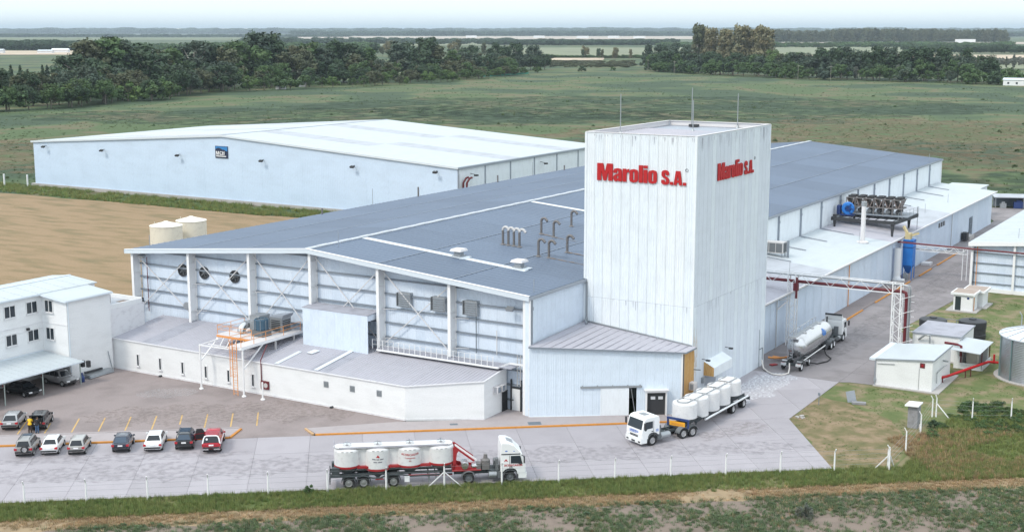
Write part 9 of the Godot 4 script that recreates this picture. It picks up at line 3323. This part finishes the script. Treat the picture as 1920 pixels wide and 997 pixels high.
func make_far_land() -> void:
	far_field("far_field", 0.0, 0.13, 1990, 3200, M.far_field_grass, 0.3, "grey-green far field between the two woods")
	far_field("far_field", 0.03, 0.068, 1830, 1985, M.far_field_tan, 0.4, "small tan field on the plain between the woods")
	far_field("far_field", -0.38, -0.27, 2250, 2700, M.far_field_tan, 0.35, "tan farmland round the sheds at the far left")
	far_field("far_field", 0.15, 0.42, 2250, 3300, M.far_field_grass, 0.3, "pale green far field beyond the right wood")
	far_field("far_field", 0.20, 0.42, 1900, 2230, M.far_field_tan, 0.4, "tan strip beyond the right wood")
	far_field("far_field", 0.19, 0.46, 4000, 4700, M.far_field_pale, 0.6, "pale stubble strip far out on the right")
	far_field("far_field", -0.16, 0.16, 6200, 9400, M.far_field_pale, 0.8, "pale pinkish fields along the middle horizon")
	far_field("far_field", -0.10, 0.02, 3600, 5000, M.far_field_grass, 0.5, "grass field far out behind the left wood")
	far_field("far_field", 0.24, 0.45, 1420, 1800, M.far_field_grass, 0.25, "orchard field beyond the poplar row")
	far_field("far_field", -0.40, -0.02, 5600, 7600, M.far_field_green, 0.7, "green farmland towards the left horizon")
	far_field("lagoon", -0.42, -0.20, 9000, 14000, M.lagoon, 0.9, "bright strip of water near the left horizon")
	# farm sheds at the far left
	var k := 0
	for q in [[-0.383, 2420, 34, 7, "white_roof"], [-0.345, 2400, 26, 6, "white_roof"], [-0.334, 2480, 30, 7, "white_sheet"], [-0.317, 2400, 22, 6, "hopper_red"], [-0.302, 2380, 26, 6, "hopper_red"], [-0.292, 2440, 34, 6, "white_roof"], [-0.27, 2390, 24, 6, "white_roof"], [-0.355, 2800, 28, 7, "white_roof"]]:
		var at := plain(q[0], q[1])
		var h := site("farm_shed", "far farm shed with %s roof at the left, %s of the group" % ["red" if q[4] == "hopper_red" else "pale", ordinal(k + 1)], "shed", at, "farm sheds at the far left")
		var mb := MB.new()
		mb.obox(at + UP * q[3] * 0.35, Vector3(q[2], q[3] * 0.7, 12), Basis(UP, 0.54))
		part(h, "wall", mb, M.plaster_b)
		mb = MB.new()
		var bs := Basis(UP, 0.54)
		mb.prism(PackedVector2Array([Vector2(-7, q[3] * 0.7), Vector2(7, q[3] * 0.7), Vector2(0, q[3] * 1.1)]), at - bs.x * q[2] * 0.52, bs.z, UP, bs.x * q[2] * 1.04)
		part(h, "roof", mb, M[q[4]])
		k += 1
	k = 0
	for q in [[-0.03, 7600], [0.02, 7400], [0.052, 7000], [0.075, 7200], [0.094, 6900], [0.285, 4700], [0.335, 4400]]:
		var at := plain(q[0], q[1])
		var h := site("far_silo_shed", "tiny white building by the horizon, %s from the left" % ordinal(k + 1), "building", at, "tiny white buildings by the horizon")
		var mb := MB.new()
		mb.obox(at + UP * 6, Vector3(60, 12, 20), Basis(UP, 0.54))
		part(h, "wall", mb, M.plaster)
		k += 1
	# far woods: tree-sized crowns set close together, so far off that they read as one mass
	var clump := tree_parts(3, 8)
	var gum := tree_parts(1, 9)
	var broad := tree_parts(0, 10)
	far_belt("far_wood", "dense green wood at the far left beyond the sheds", -0.40, -0.29, 2750, 3150, 17, 26, 420, clump[1], "leaf_dark", 1, 0.8)
	far_belt("far_wood", "green orchard belt behind the big left trees", -0.30, -0.10, 2600, 3300, 10, 17, 520, clump[1], "leaf_mid", 2, 0.9)
	far_belt("far_wood", "row of grey-trunked gum trees on the right horizon", 0.185, 0.365, 4500, 4800, 30, 44, 420, gum[1], "leaf_olive", 3, 0.9)
	far_belt("far_wood", "green hedge belt in the middle distance", -0.02, 0.12, 3700, 4100, 12, 20, 420, clump[1], "leaf_dark", 4, 1.1)
	far_belt("far_wood", "green belt beyond the right wood", 0.11, 0.37, 3200, 3600, 9, 16, 460, clump[1], "leaf_mid", 5, 1.2)
	far_belt("far_wood", "dark belt at the right edge of the plain", 0.29, 0.40, 2300, 2600, 8, 15, 240, broad[1], "leaf_dark", 6, 1.1)
	far_belt("far_wood", "bluish woods along the middle horizon", -0.16, 0.20, 9800, 11500, 32, 52, 700, clump[1], "leaf_dark", 7, 1.6)
	far_belt("far_wood", "bluish woods along the left horizon", -0.42, -0.12, 8200, 9000, 14, 26, 600, clump[1], "leaf_dark", 8, 2.0)
	far_belt("far_wood", "bluish woods along the right horizon", 0.19, 0.42, 8500, 11000, 36, 50, 600, clump[1], "leaf_dark", 9, 1.6)
	far_belt("far_wood", "hazy ridge of trees closing the whole horizon", -0.45, 0.45, 15000, 19000, 60, 95, 1300, clump[1], "leaf_dark", 10, 2.0)
	far_belt("far_wood", "scattered groves on the plain behind the left wood", -0.20, 0.0, 3900, 5200, 10, 20, 260, clump[1], "leaf_dark", 11, 1.5)
	far_belt("far_wood", "grey orchard rows at the far right", 0.235, 0.42, 1560, 1800, 5, 9, 460, clump[1], "leaf_grey", 12, 0.7)
	far_belt("far_wood", "green hedges between fields of the middle plain", 0.0, 0.14, 1990, 2010, 3, 7, 130, clump[1], "leaf_mid", 13, 1.5)
	far_belt("far_wood", "scrub along the back of the rough field", -0.02, 0.09, 1480, 1750, 1.5, 4, 420, clump[1], "leaf_olive", 14, 1.6)


# ---------------------------------------------------------------- grasses and weeds, far too many to count
func tuft(blades: int, spread: float, s: int, broad := 0.045) -> ArrayMesh:
	var r := RandomNumberGenerator.new()
	r.seed = s
	var mb := MB.new()
	for i in blades:
		var a := r.randf() * TAU
		var d := Vector3(cos(a), 0, sin(a))
		var b := d * r.randf() * spread * 0.6
		var h := r.randf_range(0.55, 1.0)
		var tip := b + d * r.randf_range(0.05, 0.5) * spread * 1.6 + UP * h
		var w := d.cross(UP) * broad
		var v := r.randf_range(0.7, 1.3)
		mb.tint = Color(v, v, v)
		mb.flat(b - w, b + w, tip)
	return mb.mesh()

func scatter(called: String, label: String, m: ArrayMesh, mats: String, count: int, place: Callable, h0: float, h1: float, wide: float, s: int, hue := 0.12) -> void:
	var r := RandomNumberGenerator.new()
	r.seed = s
	var mm := MultiMesh.new()
	mm.transform_format = MultiMesh.TRANSFORM_3D
	mm.use_colors = true
	mm.mesh = m
	var spots := []
	for i in count:
		var p = place.call(r)
		if p != null:
			spots.append(p)
	mm.instance_count = spots.size()
	for i in spots.size():
		var h := r.randf_range(h0, h1)
		var w := h * wide * r.randf_range(0.7, 1.3)
		mm.set_instance_transform(i, Transform3D(Basis(UP, r.randf() * TAU) * Basis.from_scale(Vector3(w, h, w)), spots[i]))
		var v := r.randf_range(0.7, 1.3)
		mm.set_instance_color(i, Color(v * r.randf_range(1.0 - hue, 1.0 + hue * 1.6), v, v * r.randf_range(1.0 - hue, 1.0 + hue)))
	var o := MultiMeshInstance3D.new()
	o.name = called
	o.multimesh = mm
	o.material_override = M[mats]
	add_child(o, true)
	tag(o, label, "grass", "", "stuff")


func make_weeds() -> void:
	var blades := tuft(14, 0.6, 4)
	var weed: ArrayMesh = tree_parts(3, 12)[1]
	var dens := FastNoiseLite.new()
	dens.seed = 4
	dens.frequency = 0.11
	var strip := func(u0: float, u1: float, w0: float, w1: float, bias: float) -> Callable:
		return func(r: RandomNumberGenerator):
			var u := r.randf_range(u0, u1)
			var w := r.randf_range(w0, w1)
			var p := street(u, w, -0.09)
			return p if dens.get_noise_2d(p.x, p.z) * 1.6 + bias > r.randf_range(-0.6, 0.6) else null
	scatter("verge_grass", "tall green grass along the fence line", blades, "grass_blade", 17000, strip.call(-8, 100, -4.6, -0.15, 0.5), 0.22, 0.6, 0.75, 1)
	scatter("verge_grass", "lighter grass tips mixed into the verge", blades, "leaf_bright", 7000, strip.call(-8, 100, -4.4, -0.3, 0.0), 0.25, 0.55, 0.7, 2)
	scatter("dry_grass", "cut dry straw along the verge", blades, "straw_blade", 15000, strip.call(-8, 110, -7.0, -4.2, 0.35), 0.10, 0.30, 1.9, 3)
	scatter("ground_weeds", "bluish green weeds on the bare soil in front", weed, "weed", 5200, strip.call(-8, 112, -24, -6.6, -0.1), 0.14, 0.42, 1.25, 4)
	scatter("ground_weeds", "olive weeds and dry stalks on the bare soil", blades, "weed", 44000, strip.call(-8, 112, -24, -6.5, 0.22), 0.15, 0.42, 1.3, 5)
	scatter("dry_grass", "straw stalks between the weeds in front", blades, "straw_blade", 5000, strip.call(-8, 112, -16, -6.4, -0.2), 0.12, 0.35, 1.5, 6)
	var thicket := func(r: RandomNumberGenerator):
		var p := street(r.randf_range(76, 118), r.randf_range(-4.5, 15), -0.08)
		if p.x < 38.0 and p.z < -2.0:
			return null
		return p if dens.get_noise_2d(p.x * 0.7, p.z * 0.7) > -0.7 else null
	scatter("dry_grass", "tall tawny grass on the rise right of the lawn", blades, "straw_blade", 8500, func(r: RandomNumberGenerator):
		var p := street(r.randf_range(83, 120), r.randf_range(-4.5, 10), -0.08)
		return p if dens.get_noise_2d(p.x * 0.6, p.z * 0.6) > -0.08 else null, 0.25, 0.65, 0.8, 7)
	scatter("verge_grass", "tall green grass right of the lawn fence", blades, "grass_blade", 17000, thicket, 0.2, 0.6, 0.8, 8)
	scatter("verge_grass", "dark green growth along the lawn fence", weed, "leaf_mid", 1500, func(r: RandomNumberGenerator):
		var p := street(r.randf_range(79, 120), r.randf_range(8, 19), -0.08)
		return p if dens.get_noise_2d(p.x, p.z) > -0.1 and not (p.x < 37.6 and p.z < -2.0) else null, 0.25, 0.7, 1.2, 9)
	# a grey-green shrub standing out of the weeds in front
	tree("bush", "grey-green shrub standing out of the weeds in the foreground", Vector3(34.6, -0.1, 13.6), 1.7, 0.75, 3, 1, "leaf_grey", "bark", "")
	tree("bush", "small dark bush under the fence beside the kiosk", Vector3(37.4, -0.1, -18.6), 1.0, 1.3, 3, 2, "leaf_dark", "bark", "")
	tree("bush", "tall weed clump by the fence behind the hopper lorry", street(26.3, -0.9, -0.1), 1.1, 0.8, 3, 0, "leaf_mid", "bark", "")
	# the meadow: coarse weeds over the whole rough field
	var meadow := func(r: RandomNumberGenerator):
		var t := r.randf_range(-0.42, 0.42)
		var d := 170.0 * pow(1250.0 / 170.0, r.randf())
		var p := plain(t, d) - UP * 0.12
		if p.z > -100 and p.x < -58 and p.x > -340:
			return null
		if p.z > -178 and p.x > -60 and p.x < 62:
			return null
		if p.x > -220 and p.x < -84 and p.z > -183 and p.z < -108:
			return null
		if p.z > -112 and p.x < -60 or p.z > -96:
			return null
		if p.x > -2 and p.x < 72 and p.z > -214:
			return null
		if p.x < -498 and d < 900 and p.z > -1000:
			return null
		return p if dens.get_noise_2d(p.x * 0.16, p.z * 0.16) * 1.5 > r.randf_range(-0.75, 0.75) else null
	scatter("meadow_weeds", "coarse green weeds all over the meadow", blades, "meadow_leaf", 17000, meadow, 0.25, 0.7, 2.4, 10, 0.15)
	scatter("meadow_weeds", "greyish thistles scattered over the meadow", blades, "meadow_pale", 13000, meadow, 0.25, 0.7, 2.4, 11, 0.15)
	scatter("meadow_weeds", "dark clumps of weeds in the meadow", weed, "leaf_mid", 350, meadow, 0.5, 1.2, 1.5, 12, 0.2)
	# weeds between the far warehouse and the stubble
	scatter("warehouse_weeds", "rank weeds along the foot of the far warehouse", blades, "grass_blade", 9000, func(r: RandomNumberGenerator):
		var p := Vector3(r.randf_range(-300, -62), -0.1, 0)
		var lo := -104.0 if p.x < -129 else lerpf(-104.0, -112.0, clampf((p.x + 129) / 29.0, 0, 1))
		p.z = r.randf_range(lo, -116.3)
		return p if dens.get_noise_2d(p.x, p.z) > -0.25 else null, 0.4, 1.1, 1.0, 13, 0.2)
	scatter("lawn_tufts", "longer tufts in the mown lawn", blades, "leaf_bright", 9000, func(r: RandomNumberGenerator):
		var p := Vector3(r.randf_range(23.8, 60), -0.06, r.randf_range(-95, -2))
		if p.z > -41.5 and p.x < 34.8 and p.z < -31: return null
		if p.z > -56 and p.z < -41 and p.x < 37: return null
		if p.x > 37 and p.z > -20: return null
		if p.x < 23.8 or (p.z > -13 and p.x < 23.8 + (p.z + 13.75) * 0.7): return null
		if Vector2(p.x - 43.2, p.z + 45.4).length() < 5.4: return null
		if p.z < -77 and p.x < 29.5: return null
		return p if dens.get_noise_2d(p.x, p.z) > 0.0 else null, 0.06, 0.16, 2.2, 14)
